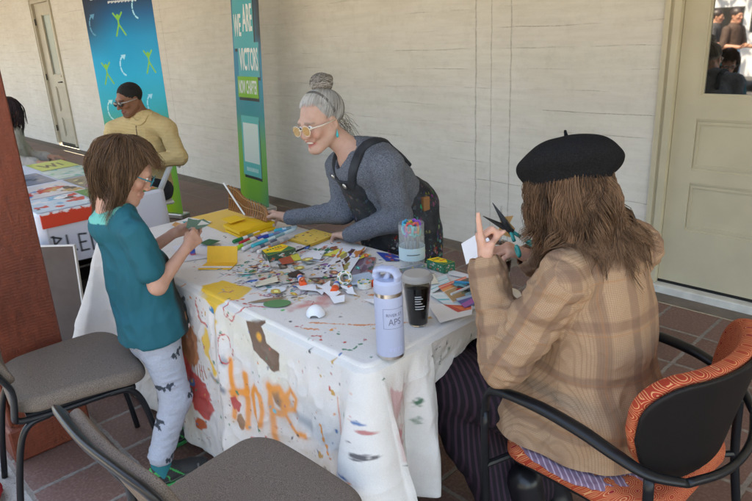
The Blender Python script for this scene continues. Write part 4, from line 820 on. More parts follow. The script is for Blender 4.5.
LM = dict(zip(['the nearest glue stick', 'the upright tape roll', 'the olive scrap', 'the yellow sticker booklet', 'the oval cutout', 'the crayon carton', 'the butterfly sheet', 'the paper dome', 'the green round cutout', 'the folded yellow card', 'the pen pot', 'the dark drink'], [(-1.78, 1.29), (-1.645, 1.385), (-2.03, 1.43), (-2.18, 1.65), (-1.80, 1.19), (-2.10, 1.42), (-1.83, 1.55), (-1.525, 1.15), (-1.69, 1.12), (-2.2, 1.19), (-1.606, 1.70), (-1.228, 1.318)])); SEEN = set((k, '') for k in [])
for _ in range(200):
    if len(STK) >= 60: break
    x, y, k = r_.uniform(-2.12, -1.58), r_.uniform(1.14, 1.64), int(r_.integers(12))
    if x+y > -.10 or x+y < -.98 or (y < 1.25 and x > -1.66): continue
    nm = min(LM, key=lambda q: math.hypot(LM[q][0]-x, LM[q][1]-y)); big = r_.random() < .4; s = r_.uniform(.020, .028) if big else r_.uniform(.009, .014)
    if (k, nm, big) in SEEN: continue
    SEEN.add((k, nm, big)); STK.append((x, y, k, s, 'near %s, %s' % (nm, 'a large piece' if big else 'a tiny piece')))
for i, (x, y, k, s, w) in enumerate(STK):
    n = 14; ang = np.arange(n)/n*6.283; rr = s*(.75+.35*r_.random(n)); asp = [1, .35, .6, .4, .5, .4, .8, .45, .6, .5, .7, .5][k]; a0 = r_.uniform(0, 3)
    px = rr*np.cos(ang); py = rr*np.sin(ang)*asp; X = px*math.cos(a0)-py*math.sin(a0); Y_ = px*math.sin(a0)+py*math.cos(a0); zt = .004+.0004*i
    b = MB().prism(list(zip(X, Y_)), 0, .0006, SP[k][0]).prism(list(zip(X*.45+.1*s, Y_*.45)), .0006, .0009, tuple(np.clip(np.array(SP[k][0])*2.2+.05, 0, .8)))
    o = b.build('die_cut_sticker', MPAP, col=True, loc=(x, y, Z0+zt)); tagit(o, '%s sticker lying %s' % (SP[k][1], w), 'sticker', 'loose stickers on the canvas')
# ---------------------------------------------------------------- things
MPL = mat('coloured plastic', (1, 1, 1), .35, attr=True, spec=.5); MMATT = mat('matt painted', (1, 1, 1), .7, attr=True)
MARK = [((-2.412, 1.394), (-2.442, 1.559), (.01, .20, .06), (.78, .76, .74), 'green-capped marker nearest the upright yellow card'), ((-2.368, 1.400), (-2.398, 1.573), (.45, .02, .03), (.78, .70, .70), 'dark red marker beside the green-capped one'), ((-2.318, 1.345), (-2.365, 1.485), (.35, .62, .03), (.5, .5, .48), 'lime-capped marker nearest the boy'), ((-2.286, 1.362), (-2.333, 1.502), (.70, .68, .70), (.72, .70, .68), 'all-white marker beside the lime-capped one'),
        ((-2.362, 1.495), (-2.356, 1.650), (.02, .05, .32), (.10, .35, .60), 'blue marker with a navy cap at the back of the pile'), ((-2.262, 1.395), (-2.317, 1.670), (.03, .42, .50), (.55, .68, .70), 'long teal-ended marker lying across the pile'), ((-2.240, 1.373), (-2.273, 1.532), (.45, .44, .44), (.10, .12, .18), 'grey marker with a dark barrel'), ((-2.200, 1.382), (-2.238, 1.561), (.72, .68, .66), (.75, .25, .03), 'white-capped marker with an orange barrel end'), ((-2.205, 1.455), (-2.236, 1.60), (.30, .29, .28), (.5, .47, .45), 'dull grey marker nearest the sticker booklet'), ((-2.400, 1.61), (-2.370, 1.72), (.03, .40, .50), (.6, .72, .75), 'short turquoise marker behind the pile')]
for i, (a, b, c1, c2, l) in enumerate(MARK):
    a = A(*a, 0); b = A(*b, 0); L = np.linalg.norm(b-a); d = (b-a)/L; t = empty('marker_pen', (a[0], a[1], Z0+.0085+(.010 if i in (5, 8) else 0)), l, 'marker', 'felt markers on the canvas')
    R = .0078; MB().tube([d*L*.30, d*(L*.97), d*L], [R, R, R*.7], 12, c2).build('barrel', MPL, t, col=True, smooth=False); MB().tube([d*0, d*.004, d*L*.33], [R*.75, R*1.12, R*1.12], 12, c1).build('cap', MPL, t, col=True)
    MB().tube([d*(L*.5), d*(L*.72)], R*1.02, 12, tuple(.4*q+.2 for q in c1)).build('label_band', MPL, t, col=True)
# envelope stack
for i, (c, l) in enumerate(((([(-2.60, 1.47), (-2.62, 1.61), (-2.44, 1.645), (-2.42, 1.455)]), 'bottom of the stack'), ([(-2.612, 1.475), (-2.63, 1.605), (-2.455, 1.64), (-2.43, 1.46)], 'middle of the stack'), ([(-2.606, 1.465), (-2.62, 1.61), (-2.45, 1.65), (-2.425, 1.44)], 'top of the stack'))):
    quad('padded_envelope', c, Z0+.014+i*.013, lambda cv: (cv.C.__setitem__(slice(None), (.78, .47, .02)), cv.line([(0, 1), (.9, .92)], .03, (.62, .33, .01))), 'orange-yellow padded envelope, ' + l + ' under the bamboo fan', 'envelope', 'yellow envelopes', th=.012, curl=-.002, res=.008)
quad('envelope_flap', [(-2.64, 1.478), (-2.64, 1.56), (-2.56, 1.56), (-2.555, 1.475)], Z0+.052, (.80, .50, .03), 'open yellow envelope flap with a button, on the left of the stack', 'envelope', dz=(.006, .004, .0, -.002), th=.0015)
# upright folded card
t = empty('folded_card', (-2.21, 1.19, Z0), 'yellow folded card standing open in front of the boy', 'card'); YC = mat('yellow card', (.76, .44, .045), .55, fine=.05, bscale=30)
b0, b1, f0, f1 = A(-2.275, 1.185, Z0), A(-2.170, 1.262, Z0), A(-2.232, 1.118, Z0), A(-2.126, 1.203, Z0); up = A(-.012, .018, .066)
for nm, q in (('back_leaf', [b0, b1, b1+up, b0+up]), ('front_leaf', [f0, f1, b1, b0])):
    nn = nrm(np.cross(q[1]-q[0], q[3]-q[0]))*.0035; V = q+[p+nn for p in q]; mk(nm, np.array(V), [(3, 2, 1, 0), (4, 5, 6, 7), (0, 1, 5, 4), (1, 2, 6, 5), (2, 3, 7, 6), (3, 0, 4, 7)], YC, t, smooth=False, world=True)
V = [f0*.86+b0*.14+A(0, 0, .0042), f1*.86+b1*.14+A(0, 0, .0042), f1*.62+b1*.38+A(0, 0, .0042), f0*.62+b0*.38+A(0, 0, .0042)]; mk('torn_strip', np.array(V+[p-A(0, 0, .0005) for p in V]), [(0, 1, 2, 3), (7, 6, 5, 4), (0, 4, 5, 1), (1, 5, 6, 2), (2, 6, 7, 3), (3, 7, 4, 0)], mat('white strip', (.7, .7, .74), .6), t, smooth=False, world=True)
# crayon boxes
def crayon_box(c, h, z, label, top, front, seed):
    """c: four base corners world xy"""
    t = empty('crayon_box', (*np.mean(c, 0), z), label, 'crayon box', 'crayon boxes'); c = np.array(c); n = 4
    q = MB().prism([tuple(p) for p in c], z, z+h); q.build('carton', mat('carton '+label[:6], front, .5), t, world=True)
    quad('printed_top', [c[0]*.98+c.mean(0)*.02, c[1]*.98+c.mean(0)*.02, c[2]*.98+c.mean(0)*.02, c[3]*.98+c.mean(0)*.02], z+h+.0012, top, None, None, parent=t, th=.0008)
    for (a, b) in ((c[0], c[3]), (c[3], c[2])):
        d = b-a; L = np.linalg.norm(d); d /= L; nn = A(d[1], -d[0]); m_ = (a+b)/2; 
        if (m_-c.mean(0))@nn < 0: nn = -nn
        P, V, F = gridsheet(L*.98, h*.96, .002); cv = Cv(P/np.array([L, h])+.5, front); r = np.random.default_rng(seed)
        for k in range(26): cv.disc(r.random(), r.random()*.8, r.uniform(.02, .06), [(.55, .55, .5), (.02, .1, .05), (.5, .1, .05), (.3, .3, .28)][k % 4], .02, 1.5, rag=.8)
        W3 = np.stack([m_[0]+d[0]*V[:, 0]+nn[0]*.0012, m_[1]+d[1]*V[:, 0]+nn[1]*.0012, z+h/2+V[:, 1]], 1); f = F if np.cross([*d, 0], [0, 0, 1])@A(*nn, 0) > 0 else F[:, ::-1]
        mk('printed_side', W3, f, MPAP, t, col=cv.C, world=True, smooth=False)
def ctop(cv): cv.C[:] = (.80, .56, .02); cv.poly([(.0, .55), (.5, .9), (1, .5), (1, 1), (0, 1)], (.02, .16, .06)); [cv.rect(.15+.12*k, .15, .22+.12*k, .35, (.05, .1, .05)) for k in range(6)]; cv.rect(.4, .45, .9, .55, (.6, .05, .03))
crayon_box([(-2.150, 1.372), (-2.150, 1.475), (-2.060, 1.478), (-2.068, 1.345)], .030, Z0, 'open yellow and green crayon carton between the markers and sticker sheets', ctop, (.05, .09, .06), 4)
crayon_box([(-1.530, 1.700), (-1.515, 1.745), (-1.43, 1.745), (-1.44, 1.695)], .035, Z0, 'bright yellow and green crayon carton right of the pot of pens', ctop, (.03, .16, .09), 5)
# sticker booklet + pencil
t = empty('sticker_booklet', (-2.18, 1.66, Z0), 'thick yellow booklet dotted with small stickers by the grey-haired woman’s hand', 'booklet')
bk = [(-2.252, 1.572), (-2.262, 1.735), (-2.115, 1.738), (-2.096, 1.585)]
MB().prism(bk, Z0, Z0+.011).build('pages', mat('yellow pages', (.50, .30, .04), .6, stretch=(1, 1, 40), var=.2, vscale=20), t, world=True)
quad('cover', bk, Z0+.0135, blobs(26, [(.3, .05, .03), (.05, .12, .1), (.5, .2, .04), (.45, .3, .1), (.05, .05, .1)], 12, .015, .045, base=(.72, .48, .10)), None, None, parent=t, th=.002)
t = empty('black_pencil', (-2.087, 1.493, Z0+.004), 'black pencil lying in front of the sticker booklet', 'pencil'); d = A(-.042, .247, 0)
MB().tube([A(0, 0, 0), d], .0038, 6).build('barrel', MBLK, t); MB().tube([d, d*1.06], [.0038, .0008], 6).build('tip', mat('bare wood', (.5, .35, .2), .6), t)
# glue sticks
def glue(a, b, label, body, cap=(.80, .09, .015)):
    a = A(*a, 0); b = A(*b, 0); t = empty('glue_stick', (a[0], a[1], Z0+.012), label, 'glue stick', 'glue sticks'); d = b-a; L = np.linalg.norm(d); d = d/L
    MB().tube([d*0, d*.004, d*L*.62], [.010, .0115, .0115], 20, body).build('barrel', MPL, t, col=True); MB().tube([d*L*.6, d*L*.98, d*L], [.0135, .0135, .011], 20, cap).build('cap', MPL, t, col=True); MB().tube([d*L*.12, d*L*.32], .0119, 20, (.04, .12, .5)).build('label_band', MPL, t, col=True); MB().tube([d*-.008, d*0], .0100, 20, cap).build('base_knob', MPL, t, col=True)
glue((-1.815, 1.310), (-1.735, 1.265), 'blue and orange glue stick in the middle of the stickers', (.75, .75, .75)); glue((-1.66, 1.36), (-1.605, 1.297), 'glue stick with its orange cap against the upright tape roll', (.7, .7, .7)); glue((-1.54, 1.50), (-1.555, 1.435), 'glue stick lying just left of the lavender bottle', (.7, .7, .7))
t = empty('glue_stick', (-2.245, 1.075, .83), 'glue stick standing upright on the canvas beneath the boy’s hand', 'glue stick', 'glue sticks'); t.location = (-2.42, 1.20, Z0)
MB().lathe([(.001, 0), (.0115, 0), (.0115, .012), (.0115, .03), (.0115, .05)], 20, cols=[(.7, .1, .02), (.7, .1, .02), (.04, .1, .45), (.04, .1, .45), (.75, .75, .75)]).build('barrel', MPL, t, col=True); MB().lathe([(.012, .05), (.013, .052), (.013, .078), (.010, .082)], 20, (.80, .09, .015)).build('cap', MPL, t, col=True)
# tape rolls
def tape(c, R, h, M, label):
    t = empty('tape_roll', c, label, 'tape roll', 'tape rolls'); n = 40
    q = MB(); prof = [(R*.60, -h/2), (R*.68, -h/2), (R*.68, h/2), (R*.60, h/2), (R*.60, -h/2)]; q.lathe(prof, n, (.70, .68, .62), M, cap=False); q.build('cardboard_core', MMATT, t, col=True)
    q = MB(); q.lathe([(R*.69, -h/2), (R, -h/2), (R, h/2), (R*.69, h/2), (R*.69, -h/2)], n, (.72, .71, .66), M, cap=False); o = q.build('tape_winding', MPL, t, col=True)
    q = MB()
    for k in range(8): a = k*.785; q.lathe([(R*.80, h/2+.0006), (R*.93, h/2+.0006)], 3, [(.02, .20, .08), (.70, .5, .05)][k % 2], M@TR((0, 0, 0), a)@np.diag([1, 1, 1, 1]), cap=False) if False else q.tube([(R*.85*math.cos(a+j*.15), R*.85*math.sin(a+j*.15), h/2+.0012) for j in range(4)], .0022, 6, [(.02, .20, .08), (.70, .5, .05)][k % 2])
    V = np.concatenate(q.V); V = V@M[:3, :3].T+M[:3, 3]; mk('printed_ring', V, q.F, MPL, t, col=np.concatenate(q.C), smooth=True)
tape((-1.645, 1.385, Z0+.026), .027, .02, TR(rx=math.radians(58), rz=math.radians(35)), 'roll of green and gold patterned tape tilted up on its edge'); tape((-1.575, 1.415, Z0+.0105), .026, .02, TR(), 'roll of green and gold patterned tape lying flat beside the bottle')
# little half-cup dome
F_ = SDF((-.05, -.05, -.01), (.05, .05, .05), .0016); F_.ell((0, 0, 0), (.032, .032, .034), k=.001); F_.ell((0, 0, 0), (.029, .029, .031), k=.001, op='s'); F_.cut((0, 0, 0), (0, 0, -1)); F_.ell((.020, -.024, 0), (.014, .014, .009), k=.002, op='s')
V, F = F_.mesh(); o = mk('paper_dome', V, F, mat('white card stock', (.74, .76, .80), .5), loc=(-1.525, 1.150, Z0)); tagit(o, 'small white paper dome with a notch cut in its rim, near the front edge', 'paper dome')
# lavender bottle
BX, BY = -1.139, 1.119; BX = -1.175+.0
bt = empty('water_bottle', (-1.150, 1.118, TZ+.001), 'lavender steel water bottle with a loop-handled straw lid at the near corner', 'bottle')
MLAV = mat('lavender powder coat', (.37, .41, .56), .45, bump=.10, bscale=420, spec=.4); MSTEEL = mat('brushed steel', (.60, .58, .55), .28, 1., stretch=(1, 1, 30), var=.08, vscale=30); MLID = mat('lavender plastic lid', (.37, .42, .58), .4)
R = .0395
autosmooth(MB().lathe([(.002, .012), (R*.985, .012), (R, .0145), (R, .178), (R*.975, .186)], 64).build('body', MLAV, bt), 30)
autosmooth(MB().lathe([(.002, 0), (R*.90, 0), (R*.965, .003), (R*.965, .0118), (.03, .0119)], 64).build('base_ring', MSTEEL, bt), 30)
autosmooth(MB().lathe([(.03, .185), (R*.965, .185), (R*.965, .197), (R*.9, .1975)], 64).build('neck_band', MSTEEL, bt), 30)
autosmooth(MB().lathe([(.02, .1975), (R*.99, .1975), (R*1.01, .200), (R*.99, .224), (R*.86, .232), (.001, .232)], 64).build('lid', MLID, bt), 30)
F_ = SDF((-.055, -.055, .20), (.055, .055, .30), .0013)
pts = [(-.027, 0, .222), (-.034, 0, .238), (-.031, 0, .251), (-.018, 0, .2575), (.010, 0, .2585), (.024, 0, .254), (.031, 0, .242), (.028, 0, .228)]
for a, b in zip(pts[:-1], pts[1:]): F_.cone(a, b, .0085, .0085, .003, flat=((0, 1, 0), 2.0))
F_.cone((-.004, 0, .228), (.002, 0, .243), .010, .007, .005); V, F = F_.mesh(); an = math.radians(20); Rz = np.array([[math.cos(an), -math.sin(an), 0], [math.sin(an), math.cos(an), 0], [0, 0, 1]])
mk('loop_handle', V@Rz.T, F, MLID, bt)
def wraptext(txt, size, z, a0, R, m, fit=None, off=.0004):
    V, F = textmesh(txt, size, .0002, fit); th_ = a0+V[:, 0]/R; rr = R+off+V[:, 2]; return mk('lettering', np.stack([rr*np.cos(th_), rr*np.sin(th_), z+V[:, 1]], 1), F, m, bt, smooth=False)
AC = math.atan2(-1.118, 1.168)+.42
MTXT = mat('grey print', (.13, .14, .20), .5)
wraptext('APS', .024, .118, AC-.05, R, MTXT, (.036, .019)); wraptext('RIVER ST', .01, .138, AC-.05, R, MTXT, (.046, .0085)); wraptext('YETI', .014, .034, AC-.05, R, mat('embossed lavender', (.42, .46, .68), .35), (.040, .011))
q = MB()
for z in (.098, .156): q.tube([((R+.0003)*math.cos(t), (R+.0003)*math.sin(t), z) for t in np.linspace(AC-.85, AC+.75, 30)], .0004, 4)
for t in (AC-.85, AC+.75): q.tube([((R+.0003)*math.cos(t), (R+.0003)*math.sin(t), z) for z in (.098, .156)], .0004, 4)
q.build('printed_frame', MTXT, bt)
# dark iced drink
MCUP = mat('clear plastic cup', (.9, .92, .92), .08, trans=1., ior=1.3, spec=.4); MCOF = mat('dark coffee', (.018, .010, .010), .12, spec=.6); MLIDC = mat('frosted plastic lid', (.62, .60, .58), .3, trans=.55, ior=1.3)
dk = empty('iced_drink', (-1.228, 1.318, TZ+.001), 'clear plastic cup of dark iced drink with a flat frosted lid, behind the lavender bottle', 'cup')
autosmooth(MB().lathe([(.001, .001), (.0285, .001), (.030, .004), (.0445, .150), (.0430, .150), (.0288, .0055), (.001, .0055)], 48).build('cup', MCUP, dk, smooth=True), 40)
autosmooth(MB().lathe([(.001, .0062), (.0283, .0062), (.0288, .010), (.0400, .128), (.001, .128)], 48).build('drink', MCOF, dk), 40)
autosmooth(MB().lathe([(.030, .1485), (.0485, .1485), (.0500, .152), (.0490, .158), (.043, .162), (.040, .168), (.001, .169)], 48).build('lid', MLIDC, dk), 30)
q = MB()
for k, (z, w) in enumerate(((.105, .020), (.098, .024), (.090, .018), (.082, .022), (.072, .03), (.064, .026))):
    rr = .0302+.0142*(z/.15)+.0008; q.tube([(rr*math.cos(t), rr*math.sin(t), z) for t in np.linspace(-1.02, -1.02+w/rr, 8)], .0016, 4)
q.build('printed_marks', mat('pale print', (.45, .45, .46), .5), dk)
# pen pot
pp = empty('pen_pot', (-1.606, 1.700, TZ+.001), 'tall clear pot of scissors with a pale blue band, in front of the bending woman', 'pen pot'); MPOT = mat('clear hard plastic', (.80, .86, .88), .06, alpha=.16, spec=.6)
autosmooth(MB().lathe([(.001, .001), (.048, .001), (.050, .004), (.050, .168), (.0484, .168), (.0484, .006), (.001, .006)], 48).build('jar', MPOT, pp, smooth=True), 40)
MB().lathe([(.0510, .028), (.0510, .078)], 48, cap=False).build('label_sleeve', mat('pale blue label', (.50, .66, .70), .5), pp, smooth=True)
MB().tube([(.0516*math.cos(t), .0516*math.sin(t), .053) for t in np.linspace(-1.2, -.2, 12)], .0014, 4).build('label_line', MBLK, pp)
r = np.random.default_rng(4)
CP = [(.04, .45, .42), (.60, .30, .02), (.25, .07, .45), (.05, .45, .12), (.70, .45, .02), (.02, .3, .55), (.3, .05, .4), (.1, .5, .5), (.6, .1, .1)]
for k in range(9):
    a = k*.7; x, y = .026*math.cos(a), .026*math.sin(a); t = empty('craft_scissors', (pp.location[0]+x, pp.location[1]+y, TZ+.09), '', 'scissors', 'craft scissors in the clear pot')
    nm = ['turquoise', 'amber', 'violet', 'green', 'yellow', 'blue', 'plum', 'aqua', 'red'][k]; t['label'] = '%s-handled craft scissors standing in the clear pot' % nm; q = MB(); c = CP[k]; dd = A(math.cos(a+1.6), math.sin(a+1.6), 0)
    for sg in (-1, 1): q.tube([dd*sg*(.012+.011*math.cos(u))+A(0, 0, .050+.019*math.sin(u)+.008*(k % 3)) for u in np.linspace(0, 6.283, 15)], .0046, 6, c)
    q.build('handles', MPL, t, col=True); q = MB(); q.box((-.003, -.001, -.078), (.003, .001, .030)); q.build('blades', MSTEEL, t)
# bamboo fan / slatted roll held by the woman
fan = empty('slatted_fan', (-2.62, 1.66, TZ+.04), 'brown bamboo slatted fan held over the yellow envelopes', 'fan'); MBAM = mat('brown bamboo', (.30, .13, .04), .5, var=.2, vscale=40)
top0, top1, bo0, bo1 = A(-2.745, 1.60, .925), A(-2.475, 1.62, .845), A(-2.765, 1.60, .795), A(-2.445, 1.60, .790)
sl_ = MB()
for k in range(19):
    u = k/18; a = top0*(1-u)+top1*u; b = bo0*(1-u)+bo1*u; a = a+A(0, .012*math.sin(u*9), 0); sl_.tube([a, (a+b)/2+A(0, .006, 0), b], .0058, 5, flat=.6)
sl_.build('slats', MBAM, fan, world=True); q = MB()
for f in (.06, .5, .94): q.tube([(top0*(1-u)+top1*u)*(1-f)+(bo0*(1-u)+bo1*u)*f+A(0, -.004+.010*math.sin(u*9), 0) for u in np.linspace(0, 1, 16)], .0022, 5)
q.build('binding', mat('tan cord', (.35, .2, .08), .7), fan, world=True)
MB().tube([A(-2.765, 1.588, .935), A(-2.66, 1.585, .85), A(-2.60, 1.585, .80)], .0045, 6).build('white_edge', mat('white card edge', (.7, .7, .68), .5), fan, world=True)
# iced tea on the far corner
it = empty('iced_tea', (-1.195, 1.692, TZ+.001), 'clear domed cup of amber iced tea with a straw, behind the black scissors', 'cup')
autosmooth(MB().lathe([(.001, .001), (.029, .001), (.031, .004), (.0455, .135), (.044, .135), (.0295, .0055), (.001, .0055)], 40).build('cup', MCUP, it), 40)
autosmooth(MB().lathe([(.001, .0062), (.029, .0062), (.0425, .118), (.001, .118)], 40).build('tea', mat('amber tea', (.30, .07, .02), .1, trans=.3, ior=1.33), it), 40)
autosmooth(MB().lathe([(.046, .134), (.0485, .136), (.048, .142), (.041, .160), (.030, .176), (.012, .182)], 40, cap=False).build('dome_lid', MCUP, it), 40); MB().tube([(.002, .004, .02), (.006, .0, .30)], .0035, 8).build('straw', mat('clear straw', (.75, .75, .72), .2, trans=.5), it)
# dark clutter under the woman's hands
q = [(-1.30, 1.66), (-1.25, 1.60), (-1.20, 1.56)]
for i, (x, y, a, c, l) in enumerate(((-1.27, 1.655, .5, (.02, .25, .40), 'blue pen'), (-1.235, 1.62, 1.0, (.5, .04, .03), 'red pen'), (-1.21, 1.585, .1, (.02, .02, .02), 'black pen'), (-1.245, 1.575, 1.5, (.6, .62, .62), 'silver pen'))):
    d = A(math.cos(a), math.sin(a), 0)*.07; t = empty('pen', (x, y, Z0+.018+.004*i), l+' in the heap under the tweed sleeve', 'pen', 'pens in the heap'); MB().tube([-d, d*.7], .0045, 8, c).build('barrel', MPL, t, col=True); MB().tube([d*.7, d], [.0045, .0012], 8, (.7, .7, .7)).build('tip', MPL, t, col=True)
quad('photo_print', [(-1.33, 1.60), (-1.32, 1.70), (-1.17, 1.70), (-1.17, 1.60)], Z0+.0155, blobs(14, [(.03, .03, .04), (.05, .3, .4), (.4, .1, .05), (.3, .3, .3)], 31, .06, .16, base=(.05, .05, .055)), 'dark glossy print under the pens by the tweed sleeve', 'print', m=MPAPG)
# posters on the second table
def pst_(c, z, base, n, pal, seed, label): quad('poster_print', c, z, blobs(n, pal, seed, .03, .14, base=base), label, 'poster', 'bright posters on the left table', m=MPAPG, res=.006)
pst_([(-4.15, 1.00), (-4.18, 1.33), (-3.79, 1.33), (-3.79, .995)], .7435, (.50, .62, .70), 16, [(.6, .03, .03), (.75, .75, .75), (.02, .02, .05), (.1, .4, .6)], 41, 'red white and blue poster at the near end of the left table')
pst_([(-4.60, 1.02), (-4.62, 1.40), (-4.20, 1.42), (-4.19, 1.02)], .7436, (.62, .60, .60), 16, [(.55, .03, .03), (.02, .2, .5), (.03, .03, .04), (.5, .3, .1)], 42, 'poster of red and blue figures second from the near end of the left table')
pst_([(-4.20, 1.34), (-4.22, 1.72), (-3.80, 1.72), (-3.79, 1.34)], .7437, (.05, .25, .06), 18, [(.02, .10, .03), (.55, .10, .02), (.6, .5, .05), (.2, .45, .1)], 43, 'green poster with orange spots near the boy’s head')
pst_([(-4.66, 1.43), (-4.68, 1.73), (-4.24, 1.73), (-4.23, 1.43)], .7438, (.22, .20, .15), 18, [(.6, .55, .3), (.3, .1, .3), (.1, .1, .08)], 44, 'brown and pale poster beside the green one')
pst_([(-5.10, 1.03), (-5.12, 1.40), (-4.68, 1.40), (-4.66, 1.03)], .7436, (.18, .22, .30), 12, [(.02, .4, .5), (.3, .3, .35), (.05, .08, .12)], 45, 'grey and turquoise poster in the middle of the left table')
pst_([(-5.12, 1.42), (-5.14, 1.73), (-4.72, 1.73), (-4.70, 1.42)], .7439, (.45, .60, .52), 20, [(.04, .42, .40), (.6, .68, .66), (.1, .5, .2)], 46, 'pale green poster edged with teal on the left table')
def wm(cv): cv.C[:] = (.50, .58, .12); cv.line([(.2, .3), (.3, .7), (.4, .4), (.5, .7), (.6, .3)], .07, (.01, .01, .01)); cv.rect(.68, .3, .75, .7, (.01, .01, .01))
quad('poster_print', [(-5.56, 1.45), (-5.57, 1.73), (-5.16, 1.73), (-5.15, 1.45)], .7437, wm, 'lime poster with thick black lettering at the far end of the left table', 'poster', 'bright posters on the left table', m=MPAPG, res=.006)
def rw(cv):
    cv.C[:] = (.60, .05, .02)
    for k in range(6): cv.disc(.08+.17*k, .0, .07, (.72, .72, .74), .02, 2., rag=.5)
P, V, F = solid_sheet(.335, .085, .004, .012); V3 = np.stack([np.full(len(V), -3.752)+V[:, 2], 1.165+V[:, 0], .700+V[:, 1]], 1); cv = Cv(np.stack([P[:, 0]/.335+.5, .5-P[:, 1]/.085], 1)); rw(cv)
o = mk('red_tray_edge', V3, F[:, ::-1], MPAPG, None, col=cv.C, origin=(-3.76, 1.165, .66), smooth=False); tagit(o, 'bright red card strip with white scallops along the near end of the left table', 'card strip')
# under and beside the left table
t = empty('foam_board', (-3.60, .95, 0), 'grey-brown foam board with a white edge leaning by the red post', 'board')
MB().box((-.30, -.006, 0), (.12, .006, .585), M=TR((0, 0, 0), rz=math.radians(42), rx=math.radians(-6))).build('panel', mat('taupe board', (.11, .085, .075), .75, var=.15), t); MB().box((.1205, -.009, 0), (.129, .009, .59), M=TR((0, 0, 0), rz=math.radians(42), rx=math.radians(-6))).box((-.30, -.009, .5855), (.129, .009, .593), M=TR((0, 0, 0), rz=math.radians(42), rx=math.radians(-6))).build('white_edge', MATS['white card edge'], t)
t = MB().box((-4.35, 1.05, 0), (-3.95, 1.40, .24), bev=.01).build('storage_box', mat('dark crate', (.025, .022, .02), .6), origin=(-4.15, 1.2, 0)); tagit(t, 'low dark storage box on the floor under the left table', 'box')
t = MB().box((-3.95, 1.42, 0), (-3.55, 1.70, .16), bev=.01).build('cardboard_box', mat('brown cardboard', (.14, .08, .045), .7, var=.15), origin=(-3.75, 1.55, 0)); tagit(t, 'brown cardboard box on the tiles beneath the left table', 'box')
t = MB().box((-4.95, 1.2, 0), (-4.45, 1.68, .42), bev=.03).build('black_bag', mat('black nylon', (.01, .01, .011), .55, bump=.4, bscale=12), origin=(-4.7, 1.45, 0)); tagit(t, 'bulky black bag on the floor at the back of the left table', 'bag')
F_ = SDF((-2.75, .02, -.02), (-2.20, .40, .22), .007); F_.ell((-2.50, .20, .04), (.13, .12, .060)); F_.ell((-2.38, .16, .03), (.08, .07, .045), k=.03); F_.cut((0, 0, 0.002), (0, 0, -1)); V, F = F_.mesh(); V = wrinkle(V, F, .012, 18); V[:, 2] = V[:, 2].clip(0.001)
o = mk('red_bag', V, F, mat('red cloth', (.38, .015, .02), .7, bump=.2, bscale=40), origin=(-2.48, .18, 0)); tagit(o, 'crumpled red cloth bag on the pale ground in the bottom left corner', 'bag')
# ================================================================ CHAIRS
g = NG('taupe chair fabric', .9, .2); v = g.obj(); n_ = g.noise(v, 420, 3, .7); g.base(g.mix(g.mr(n_, .35, .65), (.085, .066, .053), (.225, .180, .148))); g.bump(n_, .6, .0015); pass; MTAUPE = g.m
MCHB = mat('satin black tube', (.008, .009, .011), .34, spec=.4)
def side_chair(loc, rz, label):
    """armless stacking chair facing +y: seat pad, back pad, tube frame, four legs"""
    t = empty('side_chair', loc, label, 'chair', 'taupe stacking chairs', rz)
    F_ = SDF((-.27, -.27, .40), (.27, .29, .52), .005)
    F_.rbox((0, .0, .462), (.225, .225, .028), rc=.10, re=.024, warp=lambda x, y, z: (x*(1+.10*np.clip(-y/.22, -1, 1)), y, z-.010*(1-(x/.24)**2-(y/.24)**2)+.018*np.clip((y-.12)/.12, 0, 1)**2))
    V, F = F_.mesh(); mk('seat', V, F, MTAUPE, t)
    MB().prism([(-.19, -.19), (.19, -.19), (.20, .16), (.15, .21), (-.15, .21), (-.20, .16)], .424, .436).build('seat_pan', MCHB, t)
    ln = nrm(A(0, -.37, .93)); nn = np.cross(A(1, 0, 0), ln); bcn = A(0, -.268, .690)
    F_ = SDF((-.27, -.45, .48), (.27, -.15, .92), .005); F_.rbox(bcn, (.205, .150, .015), M=[(1, 0, 0), ln, nn], rc=.05, re=.012, warp=lambda x, y, z: (x, y, z+.015*(x/.2)**2)); V, F = F_.mesh(); mk('backrest', V, F, MTAUPE, t)
    # flat black rim running round the back of the pad
    q = MB(); B_ = lambda x, y, z=.0: tuple(bcn+A(x, 0, 0)+ln*y+nn*(z-.015*(x/.2)**2)); sg_ = 1 if nn[1] < 0 else -1; off = .020*sg_
    rim = [(-.19, -.225, .43), B_(-.205, -.16, off), B_(-.212, -.08, off), B_(-.212, .08, off), B_(-.200, .142, off), B_(-.15, .165, off), B_(0, .170, off), B_(.15, .165, off), B_(.200, .142, off), B_(.212, .08, off), B_(.212, -.08, off), B_(.205, -.16, off), (.19, -.225, .43)]
    q.tube(rim, .024, 10, smooth=5, flat=.42, up=tuple(nn)); q.build('back_frame', MCHB, t, smooth=True)
    for sx in (-1, 1):
        MB().tube([(sx*.19, -.225, .435), (sx*.192, -.20, .420), (sx*.190, -.10, .412), (sx*.190, .10, .412), (sx*.188, .17, .405)], .0115, 10, smooth=5).build('side_rail', MCHB, t, smooth=True)
        MB().tube([(sx*.190, -.12, .410), (sx*.192, -.185, .40), (sx*.195, -.225, .34), (sx*.200, -.262, .18), (sx*.203, -.29, .0)], .0115, 10, smooth=5).build('leg', MCHB, t, smooth=True)
        MB().tube([(sx*.190, .08, .410), (sx*.192, .145, .400), (sx*.194, .185, .34), (sx*.197, .215, .18), (sx*.200, .235, .0)], .0115, 10, smooth=5).build('leg', MCHB, t, smooth=True)
    MB().tube([(-.190, .0, .405), (0, .0, .414), (.190, .0, .405)], .008, 8).build('cross_bar', MCHB, t)
    return t
side_chair((-2.36, .615, 0), math.radians(-7), 'taupe stacking chair behind the boy, seen whole beside the red post')
